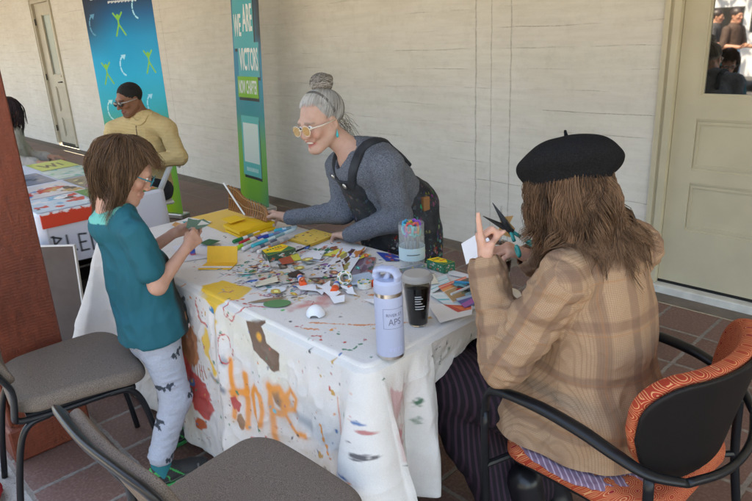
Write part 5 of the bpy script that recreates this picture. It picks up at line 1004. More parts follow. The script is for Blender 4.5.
side_chair((-1.225, .662, 0), math.radians(2), 'nearest taupe stacking chair, cut off by the bottom edge of the view')
# orange patterned armchair
g = NG('red scallop upholstery', .75, .25); v = g.obj(); uv = g.attrv('pl')
vo = g.voro(g.map(uv, scale=(1, 1.35, 0)), 21, .22); d_ = vo[0]; rings = g.math('SINE', g.math('MULTIPLY', d_, 56.)); lines = g.mr(rings, .55, .9, 0, 1); core = g.mr(d_, .13, .19, 1, 0)
b_ = g.mix(g.mr(g.noise(v, 6, 4), .35, .65), (.34, .035, .018), (.42, .070, .028)); b_ = g.mix(core, b_, (.28, .012, .018)); g.base(g.mix(g.math('MULTIPLY', lines, .8), b_, (.68, .36, .16))); g.bump(g.noise(v, 350, 3), .4, .0012); MORN = g.m
def arm_chair(loc, rz, label):
    t = empty('arm_chair', loc, label, 'chair', None, rz)     # faces +y before rotation
    F_ = SDF((-.30, -.28, .38), (.30, .30, .52), .005); F_.rbox((0, .0, .455), (.245, .245, .034), rc=.11, re=.028, warp=lambda x, y, z: (x, y, z-.012*(1-(x/.25)**2-(y/.25)**2)+.03*np.clip((y-.10)/.15, 0, 1)**2)); V, F = F_.mesh(); mk('seat', V, F, MORN, t, uv=np.stack([V[:, 0], V[:, 1]+V[:, 2], V[:, 2]*0], 1))
    MB().prism([(-.215, -.20), (.215, -.20), (.22, .18), (.16, .22), (-.16, .22), (-.22, .18)], .405, .424).build('seat_pan', MCHB, t)
    # curved back: cushion wraps round the sitter, black shell outside
    def bent(off, th_, h0, h1, wmax, res=.005):
        F_ = SDF((-.36, -.46, .44), (.36, -.02, .98), res)
        def fn(X, Y, Z):
            R = .36; cy = .115; dx, dy = X, Y-cy; rr = np.sqrt(dx*dx+dy*dy); a = np.arctan2(dx, -dy)*R; lean = (Z-.55)*.20
            zc = (h0+h1)/2; hz_ = (h1-h0)/2; w = rr-(R+off)-lean
            du = np.abs(a)-wmax+.10+.04*np.clip((zc-Z)/hz_, 0, 1); dv = np.abs(Z-zc)-hz_+.10; d2 = np.sqrt(np.maximum(du, 0)**2+np.maximum(dv, 0)**2)+np.minimum(np.maximum(du, dv), 0)-.10
            e = min(.014, th_*.9); w1, w2 = d2+e, np.abs(w)-th_+e; return np.minimum(np.maximum(w1, w2), 0)+np.sqrt(np.maximum(w1, 0)**2+np.maximum(w2, 0)**2)-e
        F_._ap(F_.lo, np.array([.36, -.02, .98]), fn, .002, 'u'); V, F = F_.mesh(); return V, F
    V, F = bent(-.012, .021, .54, .845, .272); a = np.arctan2(V[:, 0], -(V[:, 1]-.115))*.36; mk('back_cushion', V, F, MORN, t, uv=np.stack([a, V[:, 2], V[:, 2]*0], 1))
    V, F = bent(.0175, .0065, .535, .838, .264); mk('back_shell', V, F, mat('black shell', (.010, .009, .009), .5, spec=.25), t)
    for sx in (-1, 1):
        MB().tube([(sx*.285, .22, .0), (sx*.285, .235, .30), (sx*.285, .24, .58)], .0125, 10, smooth=6).build('leg', MCHB, t, smooth=True)
        MB().tube([(sx*.285, .24, .56), (sx*.285, .232, .632), (sx*.285, .19, .662), (sx*.290, .06, .674), (sx*.292, -.06, .664), (sx*.287, -.15, .640), (sx*.264, -.225, .610), (sx*.20, -.285, .585)], [.0125, .014, .018, .020, .020, .0185, .015, .012], 12, smooth=6, flat=.72, up=(0, 0, 1)).build('armrest', MCHB, t, smooth=True)
        MB().tube([(sx*.262, -.225, .600), (sx*.262, -.235, .40), (sx*.270, -.27, .15), (sx*.275, -.29, 0)], .0125, 10, smooth=6).build('leg', MCHB, t, smooth=True)
        MB().tube([(sx*.285, .235, .40), (sx*.20, .20, .412)], .010, 8).build('seat_bracket', MCHB, t); MB().tube([(sx*.262, -.235, .40), (sx*.19, -.19, .410)], .010, 8).build('seat_bracket', MCHB, t)
    MB().tube([(-.20, -.285, .585), (-.1, -.318, .575), (0, -.328, .57), (.1, -.318, .575), (.20, -.285, .585)], .011, 8, smooth=4).build('back_bar', MCHB, t, smooth=True)
    return t
arm_chair((-.68, 1.54, 0), math.radians(90-3), 'black armchair with red-orange ringed cushions, under the woman in the beret')
# white folding chairs
MWCH = mat('white resin', (.60, .60, .58), .4, var=.05)
def fold_chair(loc, rz, label):
    t = empty('folding_chair', loc, label, 'chair', 'white folding chairs', rz)
    MB().box((-.20, -.20, .43), (.20, .20, .455), bev=.01).build('seat', MWCH, t); MB().box((-.21, -.285, .70), (.21, -.262, .84), bev=.009).build('backrest', MWCH, t)
    for sx in (-1, 1):
        MB().tube([(sx*.225, .25, 0), (sx*.225, -.05, .46), (sx*.225, -.30, .90)], .021, 8, flat=.55, up=(1, 0, 0)).build('leg', MWCH, t); MB().tube([(sx*.205, -.27, 0), (sx*.205, .17, .45)], .018, 8, flat=.6, up=(1, 0, 0)).build('leg', MWCH, t)
    MB().tube([(-.225, .12, .20), (.225, .12, .20)], .010, 8).tube([(-.205, -.12, .155), (.205, -.12, .155)], .010, 8).build('stretcher', MWCH, t); return t
# ================================================================ PEOPLE
g = NG('skin', .55, .28); v = g.obj(); g.base(g.mix(g.mr(g.noise(v, 60, 5), .35, .7, 0, .35), g.col(), g.mix(.5, g.col(), (.35, .12, .08)))); g.bump(g.math('ADD', g.noise(v, 420, 3), g.noise(v, 110, 4)), .5, .0012); g.b.inputs['Subsurface Weight'].default_value = .08; g.b.inputs['Subsurface Radius'].default_value = (.01, .004, .002); MSKIN = g.m
g = NG('hair', .5, .22); g.base(g.col()); MHAIR = g.m
MEYE = mat('eye', (1, 1, 1), .15, attr=True); MTEETH = mat('teeth', (.68, .64, .56), .25)
class Frame:
    def __init__(s, c, f, u, k=1.):
        s.c = A(*c); s.f = nrm(f); s.u = nrm(A(*u)-s.f*(A(*u)@s.f)); s.l = np.cross(s.u, s.f); s.k = k; s.M = np.array([s.l, s.f, s.u])
    def p(s, x, y, z): return s.c+s.k*(x*s.l+y*s.f+z*s.u)
    def loc(s, P): return (np.asarray(P)-s.c)@s.M.T/s.k
def head(F, H, smile=False, fem=False, nose=1.):
    k = H.k; e = lambda c, r, kk=.015, op='u': F.ell(H.p(*c), np.array(r)*k, H.M, kk*k, op)
    cn = lambda a, b, ra, rb, kk=.015, op='u': F.cone(H.p(*a), H.p(*b), ra*k, rb*k, kk*k, op)
    e((0, -.014, .035), (.074, .093, .082)); e((0, .028, -.022), (.060, .062, .080), .03)
    for s in (-1, 1):
        cn((s*.050, .0, -.050), (s*.018, .068, -.096), .022, .017, .03); e((s*.040, .066, -.022), (.022, .018, .018), .02)
        e((s*.074, -.008, -.010), (.009, .019, .031), .006); e((s*.082, -.004, -.008), (.006, .011, .020), .004, 's')
    e((0, .078, -.094), (.020, .016, .016), .02)
    cn((-.034, .078, .022), (.034, .078, .022), .013, .013, .02)
    for s in (-1, 1): e((s*.031, .099, .002), (.017, .016, .012), .012, 's'); e((s*.031, .076, .001), (.0145, .0145, .012), .003)
    cn((0, .088, .012), (0, .110*nose, -.030), .0085, .0115, .012); 
    for s in (-1, 1): e((s*.0125, .099, -.034), (.0085, .010, .0075), .006)
    y = .092; w = .029 if smile else .021; sm = .010 if smile else 0
    cn((-w, y-.008, -.060+sm), (0, y, -.057), .0045, .0065, .006); cn((w, y-.008, -.060+sm), (0, y, -.057), .0045, .0065, .006)
    cn((-w, y-.009, -.064+sm), (0, y-.001, -.071), .0045, .0075, .006); cn((w, y-.009, -.064+sm), (0, y-.001, -.071), .0045, .0075, .006)
    if smile:
        e((0, y+.004, -.0630), (w*.92, .014, .0085), .002, 's')
        for s in (-1, 1): cn((s*.019, .101, -.036), (s*.035, .084, -.064), .0018, .0018, .004, 's'); [cn((s*.052, .086, .006-.006*j), (s*.064, .072, .010-.011*j), .0009, .0007, .003, 's') for j in range(3)]
        [cn((-.03, .094-.001*j, .042+.010*j), (.03, .094-.001*j, .042+.010*j), .0009, .0009, .003, 's') for j in range(2)]
        for s in (-1, 1): e((s*.040, .076, -.034), (.016, .014, .016), .012)
def eyes(H, root, iris=(.05, .03, .02), smile=False):
    for s in (-1, 1):
        q = MB(); prof = [(.001, -.0115)]+[(.0115*math.sin(a), -.0115*math.cos(a)) for a in np.linspace(.2, 3.0, 14)]+[(.0005, .0115)]
        cols = [(.75, .72, .68)]*(len(prof)-4)+[iris]*2+[(.005, .005, .005)]*2
        M = np.eye(4); M[:3, 0] = H.l*H.k; M[:3, 1] = H.u*H.k; M[:3, 2] = nrm(H.f-.12*H.u)*H.k; M[:3, 3] = H.p(s*.031, .0815, .003)-base_of(root)
        q.lathe(prof, 20, M=M, cols=cols); q.build('eye', MEYE, root, col=True, smooth=True)
    if smile:
        q = MB(); pts = [H.p(x, .0865-9*x*x, -.0605+4*x*x) for x in np.linspace(-.021, .021, 9)]; q.tube([p-base_of(root) for p in pts], .0058*H.k, 8, up=H.u); q.build('teeth', MTEETH, root, smooth=True)
def headcol(V, H, base, lips=(.42, .13, .11), cheek=.25, brow=None, beard=None):
    C = np.tile(np.array(base, float), (len(V), 1)); L = H.loc(V); r = np.linalg.norm(L, axis=1) < .16
    def blend(m, c): 
        nonlocal C; m = np.clip(m, 0, 1)[:, None]; C = C*(1-m)+np.array(c)*m
    ml = np.clip(1.3-np.sqrt((L[:, 0]/.026)**2+((L[:, 2]+.0635)/.012)**2), 0, 1)*3*(L[:, 1] > .07)*r; blend(ml*.9, lips)
    for s in (-1, 1): blend(np.clip(1-np.hypot((L[:, 0]-s*.045)/.03, (L[:, 2]+.03)/.03), 0, 1)*cheek*2*(L[:, 1] > .03)*r, (base[0]*1.05, base[1]*.62, base[2]*.55))
    blend(np.clip(1-np.abs(L[:, 2]+.033)/.014-np.abs(L[:, 0])/.05, 0, 1)*cheek*(L[:, 1] > .085)*r, (base[0]*1.05, base[1]*.6, base[2]*.5))
    if brow is not None:
        for s in (-1, 1): blend(np.clip(1.4-np.abs(L[:, 2]-.024+.15*(np.abs(L[:, 0])-.03)*(np.abs(L[:, 0]) > .03)*2)/.0045, 0, 1)*(np.abs(L[:, 0]-s*.031) < .019)*(L[:, 1] > .055)*r, brow)
    if beard is not None: blend(np.clip(1.2-np.abs(L[:, 2]+.086)/.02-np.abs(L[:, 0])/.06, 0, 1)*(L[:, 1] > .06)*.7*r, beard)
    return C
def hand(F, w, d, n, t, k=1., curl=(.3, .35, .4, .5), spread=.09, thumb=(.55, .6), tc=.4, fl=None, kk=.005):
    """w wrist, d direction to the fingers, n palm normal (fingers curl towards it), t side where the thumb sits; returns finger tips"""
    d = nrm(d); n = nrm(A(*n)-d*(A(*n)@d)); t_ = nrm(A(*t)-d*(A(*t)@d)-n*(A(*t)@n)); w = A(*w); tips = []
    L = fl or (.92, 1., .94, .74)
    F.cone(w-d*.012*k, w+d*.03*k, .021*k, .026*k, .015*k, flat=(n, .68))
    for i in range(4):
        x = (.030-.0195*i)*k; F.cone(w+d*.012*k+t_*x*.55, w+d*.084*k+t_*x, .0135*k, .0115*k, .012*k, flat=(n, .9)); 
    for i in range(4):
        x = (.030-.0195*i)*k; p = w+d*(.084-(.006 if i in (0,) else .014 if i == 3 else 0))*k+t_*x; dd = nrm(d+t_*spread*(1.4-i)); c = curl[i]; seg = np.array([.044, .027, .021])*L[i]*k; r = np.array([.0096, .0086, .0078, .0064])*k*(.88 if i == 3 else 1)
        for j in range(3):
            a = c*(.9 if j == 0 else 1.15); dn = nrm(n-dd*(n@dd)); dd = nrm(dd*math.cos(a)+dn*math.sin(a)); q = p+dd*seg[j]; F.cone(p, q, r[j], r[j+1], kk*k if j else .008*k); p = q
        tips.append(p)
    p = w+d*.022*k+t_*.022*k+n*.004*k; dd = nrm(d*thumb[0]+t_*thumb[1]+n*.25); F.cone(w+d*.01*k, p+dd*.02*k, .017*k, .0150*k, .014*k); p = p+dd*.012*k
    for j, (sg, ra, rb) in enumerate(((.034, .0135, .0105), (.030, .0105, .0085), (.022, .0088, .0066))):
        a = tc*(.3 if j == 0 else 1); g_ = nrm(n*.6-t_*.6+d*.3); gn = nrm(g_-dd*(g_@dd)); dd = nrm(dd*math.cos(a)+gn*math.sin(a)); q = p+dd*sg*k; F.cone(p, q, ra*k, rb*k, .007*k); p = q
    tips.append(p); return tips
def strands(name, paths, rad, cols, root, m=None, ns=3):
    """paths (N,S,3), rad (N,S) -> one mesh of thin tapering locks"""
    N, S, _ = paths.shape; T = np.gradient(paths, axis=1); T /= np.linalg.norm(T, axis=2, keepdims=True)+1e-9
    ref = np.array([.3, .5, .81]); u = ref-T*(T@ref)[..., None]; u /= np.linalg.norm(u, axis=2, keepdims=True)+1e-9; w = np.cross(T, u)
    a = np.arange(ns)*2*np.pi/ns; V = paths[:, :, None]+rad[:, :, None, None]*(np.cos(a)[None, None, :, None]*u[:, :, None]+np.sin(a)[None, None, :, None]*w[:, :, None])
    V = V.reshape(-1, 3); I = np.arange(N*S*ns).reshape(N, S, ns); J = np.roll(I, -1, 2)
    F = np.stack([I[:, :-1].ravel(), J[:, :-1].ravel(), J[:, 1:].ravel(), I[:, 1:].ravel()], 1)
    C = np.repeat(cols.reshape(N, 1, 3), S*ns, 1).reshape(-1, 3)
    return mk(name, V, F, m or MHAIR, root, col=C, world=True)
def push_out(P, H, r, pad):
    """keep points outside the head ellipsoid (local radii r) by pad"""
    L = H.loc(P.reshape(-1, 3)).reshape(P.shape)-np.array([0, -.012, .03]); q = np.linalg.norm(L/r, axis=-1, keepdims=True); s = np.maximum(1, (1+pad)/(q+1e-9)); return H.c+((L*s+np.array([0, -.012, .03]))*H.k)@H.M
def push_cone(P, a, b, ra, rb):
    a, b = A(*a), A(*b); ba = b-a; t = np.clip((P-a)@ba/(ba@ba), 0, 1); q = P-a-t[..., None]*ba; d = np.linalg.norm(q, axis=-1); r = ra+(rb-ra)*t; s = np.maximum(1, r/(d+1e-9)); return a+t[..., None]*ba+q*s[..., None]
def sdf_at(F, P):
    I = np.clip(np.round((P-F.lo)/F.r).astype(int), 2, np.array(F.d.shape)-3); g = np.stack([F.d[tuple((I+e).T)]-F.d[tuple((I-e).T)] for e in (A(2, 0, 0).astype(int), A(0, 2, 0).astype(int), A(0, 0, 2).astype(int))], 1)
    return F.d[tuple(I.T)], g/(np.linalg.norm(g, axis=1)[:, None]+1e-9)
def push_sdf(P, F, pad):
    ins = ((P > F.lo+.01) & (P < F.lo+F.r*(np.array(F.d.shape)-1)-.01)).all(1)
    for _ in range(3): d, g = sdf_at(F, P); m = ins & (d < pad) & (np.abs(d) < .09); P = np.where(m[:, None], P+g*(pad-d)[:, None], P)
    return P
def onto(F, pts, n=8):
    P, _ = catmull(np.array(pts), np.zeros(len(pts)), n)
    for _ in range(12): d, g = sdf_at(F, P); P = P-g*np.clip(d, -.02, .02)[:, None]
    return P
def hairdo(name, H, root, n, L, cap, crown=(0, -.35, .94), steps=13, grav=.55, r0=.0016, pal=((.03, .015, .008), (.12, .06, .03)), rad=(.078, .098, .088), thick=.16, clump=26, wave=.006, solids=(), face=None, seed=1, flip=0., tip=.35, drift=None, trim=None):
    r = np.random.default_rng(seed); cr = nrm(crown); D = r.normal(size=(n*4, 3)); D /= np.linalg.norm(D, axis=1)[:, None]; D = D[face(D) if face else (D[:, 2] > -.2)][:n]; n = len(D)
    cl = D[r.integers(0, n, max(n//clump, 2))]; ci = np.argmax(D@cl.T, 1); ph = r.uniform(0, 6.28, (len(cl), 3)); cth = r.uniform(0, thick, len(cl)); clen = r.uniform(.8, 1.12, len(cl)); cdir = r.normal(size=(len(cl), 3))*.16; ctone = r.random(len(cl))
    rad = np.array(rad); ctr = H.c+H.k*(H.M.T@np.array([0, -.012, .03])); P = ctr+H.k*((D*rad)@H.M); up = A(0, 0, 1); lens = L(D)*clen[ci]*r.uniform(.88, 1.08, n); st = lens/(steps-1); out = [P.copy()]; pad = (cth[ci]*.7+r.uniform(0, thick*.35, n))[:, None]
    cw = H.M.T@cr; dirp = None
    for i in range(1, steps):
        N_ = ((P-ctr)@H.M.T)/H.k/rad**2; N_ = (N_@H.M); N_ /= np.linalg.norm(N_, axis=1)[:, None]
        away = -(cw[None]-N_*(N_@cw)[:, None]); away /= np.linalg.norm(away, axis=1)[:, None]+.15
        lw = ((P-ctr)@up)[:, None]; gv = np.clip(grav+(-lw-.0)*6, grav, 1.5)
        d = away*np.clip(1.1-gv*.3, .1, 1)-up*gv+cdir[ci]+.05*r.normal(size=P.shape)
        d += (np.sin(ph[ci]+i*.75)*wave*60)*(i/steps)
        if flip: d += N_*flip*(i/steps)**2
        if drift is not None: w_ = np.clip(.5-D[:, :1]*.9-D[:, 1:2]*.4, 0, 1); d += (drift[0]*w_+drift[1]*(1-w_))*(i/steps)
        d /= np.linalg.norm(d, axis=1)[:, None]
        if dirp is not None: d = d*.55+dirp*.45; d /= np.linalg.norm(d, axis=1)[:, None]
        dirp = d; P = P+d*st[:, None]; P = push_out(P, H, rad, pad*min(1, .25+i/4))
        for so_ in solids: P = push_sdf(P, *so_) if isinstance(so_[0], SDF) else push_cone(P, *so_)
        out.append(P.copy())
    paths = np.stack(out, 1); t = np.linspace(0, 1, steps); Rd = r0*H.k*(1-(1-tip)*t**2)[None]*r.uniform(.7, 1.25, (n, 1)); 
    if trim is not None: Lc = H.loc(paths.reshape(-1, 3)).reshape(paths.shape); dead = np.cumsum(trim(Lc), axis=1) > 0; Rd = Rd*np.where(dead, 0, 1); fi = np.where(dead.any(1), np.maximum(dead.argmax(1)-1, 0), steps-1); stop = paths[np.arange(n), fi]; paths = np.where(dead[..., None], stop[:, None], paths); Rd = np.maximum(Rd, 1e-5)
    c0, c1 = np.array(pal[0]), np.array(pal[1]); m = np.clip(ctone[ci]*.6+r.random(n)*.5-.05, 0, 1)[:, None]; return strands(name, paths, Rd, c0*(1-m)+c1*m, root)
def suit(F, segs):
    for q in segs: F.cone(*q[:4], k=q[4] if len(q) > 4 else .03, flat=q[5] if len(q) > 5 else None, tag=q[6] if len(q) > 6 else 0)
def shell(F, off, mask, deep=.03):
    G = SDF(F.lo, F.lo, F.r); G.ax = F.ax; X = F.ax[0][:, None, None]; Y = F.ax[1][None, :, None]; Z = F.ax[2][None, None, :]; m = mask(X, Y, Z).astype(np.float32)
    e = .004; a = F.d-off; G.d = np.maximum(np.maximum(a, m), -(F.d+deep)); return G
def near_curve(pts, r):
    def f(X, Y, Z):
        d = 9.
        for a, b in zip(pts[:-1], pts[1:]):
            ba = b-a; t = np.clip(((X-a[0])*ba[0]+(Y-a[1])*ba[1]+(Z-a[2])*ba[2])/(ba@ba+1e-12), 0, 1); d = np.minimum(d, np.sqrt((X-a[0]-t*ba[0])**2+(Y-a[1]-t*ba[1])**2+(Z-a[2]-t*ba[2])**2))
        return d-r
    return f
def person(base, label, group=None, res=.004, lo=None, hi=None): return SDF(lo, hi, res)
# ---------------------------------------------------------------- 1. THE BOY
def boy():
    B = A(-2.20, .88, 0)
    H = Frame((-2.195, .880, 1.195), (.42, .72, -.50), (.2, .42, .86), .95)
    F = SDF((-2.52, .60, -.02), (-1.90, 1.25, 1.38), .004); head(F, H, nose=.94)
    F.cone(H.p(0, -.03, -.06), (-2.2, .80, 1.02), .043, .047, .02); F.cone((-2.2, .835, .98), (-2.2, .865, .66), .085, .085, .04, flat=((0, 1, 0), .8))
    for s in (-1, 1): F.cone((-2.2+s*.02, .82, 1.00), (-2.2+s*.115, .83, 1.00), .045, .042, .03)
    RS, RE, RW = A(-2.075, .835, .995), A(-2.045, .865, .800), A(-2.075, 1.005, .895); LS, LE, LW = A(-2.325, .835, .995), A(-2.36, .90, .80), A(-2.255, 1.05, .905)
    F.chain([RS, RE, RW], [.038, .030, .019], .02); F.chain([LS, LE, LW], [.038, .030, .019], .02)
    hand(F, RW+A(0, .006, .004), (-.35, .85, .35), (-.80, -.2, -.3), (.0, .3, .95), .74, (.55, .6, .7, .75), .03, (.75, .35), .5); hand(F, LW+A(0, .006, .002), (.35, .85, .18), (.7, -.35, -.3), (0, .25, .95), .74, (.55, .6, .65, .7), .03, (.75, .35), .5)
    hips = [A(-2.135, .865, .60), A(-2.265, .885, .60)]; kn = [A(-2.095, .885, .325), A(-2.275, .95, .335)]; an = [A(-2.075, .775, .085), A(-2.285, .925, .085)]
    for h, q, a in zip(hips, kn, an): F.chain([h, q, a], [.070, .045, .030], .03); F.cone(a, a+A(.01, .07, -.055), .024, .014, .02)
    V, Q = F.mesh(); base = (.50, .285, .21); C = headcol(V, H, base, lips=(.50, .25, .19))
    o = mk('person', V, Q, MSKIN, origin=B, col=C); tagit(o, 'child with shaggy brown bob, teal t-shirt and grey leggings, standing at the table', 'person'); R = o; eyes(H, R)
    # shirt
    F = SDF((-2.50, .62, .45), (-1.94, 1.15, 1.10), .004)
    F.cone((-2.2, .828, 1.01), (-2.2, .872, .80), .100, .128, .05, flat=((0, 1, 0), .74)); F.cone((-2.2, .872, .80), (-2.2, .885, .60), .128, .150, .05, flat=((0, 1, 0), .80)); F.cone((-2.2, .885, .62), (-2.2, .885, .50), .154, .165, .02, flat=((0, 1, 0), .80))
    for s in (-1, 1): F.cone((-2.2+s*.03, .822, 1.018), (-2.2+s*.112, .833, .998), .050, .050, .03)
    F.chain([RS, RS*.30+RE*.70], [.049, .050], .02, tag=1); F.chain([LS, LS*.30+LE*.70], [.049, .050], .02, tag=1)
    F.cone((-2.2, .812, 1.030), (-2.2, .80, 1.01), .053, .066, .012); F.cone((-2.2, .826, 1.075), (-2.2, .812, 1.028), .062, .046, .004, 's')
    hn = (0, .16, -1); F.cut((-2.2, .88, .575), hn)
    dn = nrm(RE-RS); 
    X = s_ = None
    V, Q = F.mesh(); FSH = F; V = wrinkle(V, Q, .016, 7, (1, 1, .55)); V = relax(wrinkle(V, Q, .008, 16, (1.2, 1, .6), ridged=True), Q, 4); L = V-A(-2.2, .88, 0)
    col = np.tile(A(.002, .092, .125), (len(V), 1)); n1 = vnoise(V, 22)+.5*vnoise(V, 50)
    front = np.clip((L[:, 1]-.045)/.02, 0, 1)*np.clip((.90-V[:, 2]+.05*n1)/.02, 0, 1)*(V[:, 0] > -2.4); col = col*(1-front[:, None])+A(.012, .016, .014)*front[:, None]
    tan_ = front*np.clip((n1-.35)*6, 0, 1); col = col*(1-tan_[:, None])+A(.30, .13, .05)*tan_[:, None]
    ld = np.linalg.norm(V-(A(-2.2, .80, 1.02)), axis=1); ringm = (np.hypot(V[:, 0]+2.2, V[:, 1]-.808) < .073) & (V[:, 2] > 1.030); col[ringm] = (.12, .42, .36)
    tag_ = (np.abs(V[:, 2]-.572-.16*(V[:, 1]-.88)) < .018) & (V[:, 0] > -2.15) & (np.abs(V[:, 1]-.975) < .011); col[tag_] = (.62, .5, .48)
    mk('t_shirt', V, Q, mat('teal jersey', (1, 1, 1), .8, attr=True, bump=.12, bscale=300), R, col=col, world=True)
    # leggings
    F = SDF((-2.46, .66, .03), (-1.98, 1.10, .72), .004)
    F.cone((-2.2, .885, .64), (-2.2, .88, .56), .108, .115, .03, flat=((0, 1, 0), .82))
    for h, q, a in zip(hips, kn, an): F.chain([h, q, a+A(0, .004, .045)], [.077, .055, .046], .03, tag=1)
    V, Q = F.mesh(); V = wrinkle(V, Q, .0035, 22, (1, 1, 1.8)); V = wrinkle(V, Q, .003, 30, (.5, .5, 3), mask=np.clip((.22-V[:, 2])/.1, 0, 1)); col = np.tile(A(.36, .39, .46), (len(V), 1))
    n2 = vnoise(V, 300); col *= (1+.08*n2)[:, None]
    for (cx, cy, cz) in ((-2.06, .90, .52), (-2.10, .97, .50), (-2.06, .84, .40), (-2.075, .93, .345), (-2.08, .88, .20), (-2.09, .78, .26), (-2.28, .87, .22), (-2.24, .86, .40), (-2.15, 1.0, .43), (-2.08, .80, .13), (-2.09, .86, .155)):
        d = V-A(cx, cy, cz); u = d[:, 1]; w = d[:, 2]; m = (np.linalg.norm(d, axis=1) < .06) & ((np.abs(w-.25*u) < .0065*(1+.8*np.sin(u*260))) & (np.abs(u) < .026) | (np.hypot(u-.020, w-.008) < .0065) | ((np.abs(w+.012) < .008) & (np.abs(np.abs(u)-.008) < .0035))); col[m] = (.035, .045, .06)
    mk('leggings', V, Q, mat('heather jersey', (1, 1, 1), .85, attr=True, fine=.12, bscale=500), R, col=col, world=True)
    # socks + shoes
    for i, a in enumerate(an):
        fw = nrm(A(.16, .98, 0)) if i == 0 else nrm(A(-.12, .99, 0)); sd = A(fw[1], -fw[0], 0); h0 = a*A(1, 1, 0)-fw*.028
        F = SDF(a-A(.06, .06, .09), a+A(.06, .06, .07), .003); F.cone(a-A(0, 0, .04), a+A(0, 0, .035), .037, .038); V, Q = F.mesh(); mk('sock', V, Q, mat('teal knit', (.01, .16, .19), .85, bump=.4, bscale=250), R, world=True)
        F = SDF(a+A(-.14, -.12, -.10), a+A(.14, .26, .06), .003); P_ = lambda y, z, x=0: h0+fw*y+sd*x+A(0, 0, z)
        F.cone(P_(.012, .045), P_(.05, .040), .034, .036, .02); F.cone(P_(.05, .040), P_(.135, .030), .036, .036, .02, flat=((0, 0, 1), .8)); F.cone(P_(.135, .030), P_(.175, .028), .036, .028, .02, flat=((0, 0, 1), .75)); F.cone(P_(.005, .07), P_(.03, .078), .026, .030, .02); F.cone(P_(.04, .07), P_(.10, .045), .028, .024, .02)
        F.cut(P_(0, .016), (0, 0, -1)); F.cone(P_(.022, .075), P_(.024, .12), .027, .03, .003, 's'); V, Q = F.mesh(); lc = (V-h0)@np.stack([fw, sd], 1); z = V[:, 2]; col = np.tile(A(.02, .022, .022), (len(V), 1))
        n3 = vnoise(V, 60); col[(np.abs((lc[:, 0]-.03)*.8+(z-.05)-.02*n3) < .004)] = (.02, .28, .06); col[(np.abs((lc[:, 0]-.09)+(z-.04)) < .0035)] = (.02, .30, .07); col[(lc[:, 0] < -.012) & (z > .03)] = (.03, .33, .07); col[(np.abs(lc[:, 0]-.155) < .004) & (z < .05)] = (.12, .12, .12); col[(np.abs(z-.030) < .003)] = (.10, .11, .11)
        sh = mk('shoe', V, Q, mat('trainer mesh', (1, 1, 1), .6, attr=True, bump=.3, bscale=200), R, col=col, world=True)
        F = SDF(a+A(-.14, -.12, -.10), a+A(.14, .26, .02), .003); F.cone(P_(.004, .012), P_(.05, .012), .036, .036, .02); F.cone(P_(.05, .012), P_(.14, .012), .036, .038, .02); F.cone(P_(.14, .012), P_(.178, .014), .038, .028, .02); F.cut(P_(0, .018), (0, 0, 1)); F.cut(P_(0, .001), (0, 0, -1)); V, Q = F.mesh(); col = np.tile(A(.30, .31, .27), (len(V), 1)); l2 = (V-h0)@fw; col[(l2 < .06)] = (.03, .26, .07)
        mk('sole', V, Q, MMATT, sh, col=col, world=True)
        q = MB(); [q.tube([P_(.055+.013*j, .068-.006*j+.004, -.016), P_(.062+.013*j, .080-.007*j, 0), P_(.055+.013*j, .068-.006*j+.004, .016)], .0026, 5) for j in range(5)]; q.build('laces', mat('green laces', (.02, .35, .09), .7), sh, world=True)
    fc = lambda D: ((D[:, 2] > -.35) | ((D[:, 1] < -.25) & (D[:, 2] > -.8))) & ~((D[:, 1] > .36) & (D[:, 2] < .62)) & ~((D[:, 1] > .08) & (D[:, 2] < .30))
    Ln = lambda D: (np.where(D[:, 1] > .30, .080, np.where(D[:, 1] > .0, .135, .275))+.03*np.clip(-D[:, 1], 0, 1))*H.k
    sol = [(FSH, .004)]
    P = ((.020, .011, .006), (.23, .130, .072))
    F = SDF(H.c-.17, H.c+.17, .004); F.ell(H.p(0, -.022, .034), A(.079, .093, .087)*H.k, H.M); F.ell(H.p(0, -.05, -.02), A(.070, .056, .07)*H.k, H.M, .03); F.ell(H.p(0, .085, -.055), A(.085, .085, .085)*H.k, H.M, .01, 's'); V, Q = F.mesh(); V = wrinkle(V, Q, .004, 30, (1, 1, .3)); hm = mk('hair', V, Q, MHAIR, R, col=np.tile(A(.055, .03, .018), (len(V), 1))*(1+.4*vnoise(V*A(1, 1, .2), 90))[:, None], world=True)
    for i, (nn_, th_, r_) in enumerate(((7500, .14, .0010), (3000, .26, .0008))): s = hairdo('hair_locks', H, R, nn_, Ln, None, pal=P, thick=th_, face=fc, r0=r_, wave=.014+.006*i, clump=34, seed=3+i, solids=sol, grav=.5, flip=.12 if i else 0., steps=16, trim=lambda L: (L[..., 1] > .052+.25*np.clip(L[..., 2]+.01, 0, 1)) & (L[..., 2] < .062+.012*np.sin(L[..., 0]*90))); s.parent = hm; s.location = (0, 0, 0); 
    # glasses: teal frame at the temple and round the eye
    q = MB(); 
    for s in (-1, 1):
        q.tube([H.p(s*.031+.021*math.cos(a), .108, .002+.016*math.sin(a))-B for a in np.linspace(0, 6.283, 20)], .0022, 6); q.tube([H.p(s*.053, .106, .006)-B, H.p(s*.080, .07, .008)-B, H.p(s*.083, .0, .006)-B], .0022, 6)
    q.tube([H.p(-.010, .110, .004)-B, H.p(.010, .110, .004)-B], .002, 6); q.build('glasses', mat('teal acetate', (.01, .16, .22), .25), R)
    return R
boy()
c_ = MB(); c_.prism([(-.045, -.02), (-.01, -.03), (.03, -.015), (.055, .0), (.03, .018), (.0, .012), (-.03, .022)], 0, .0012, (.10, .16, .12)); c_.prism([(.0, -.01), (.05, -.004), (.02, .012)], .0012, .002, (.5, .48, .44))
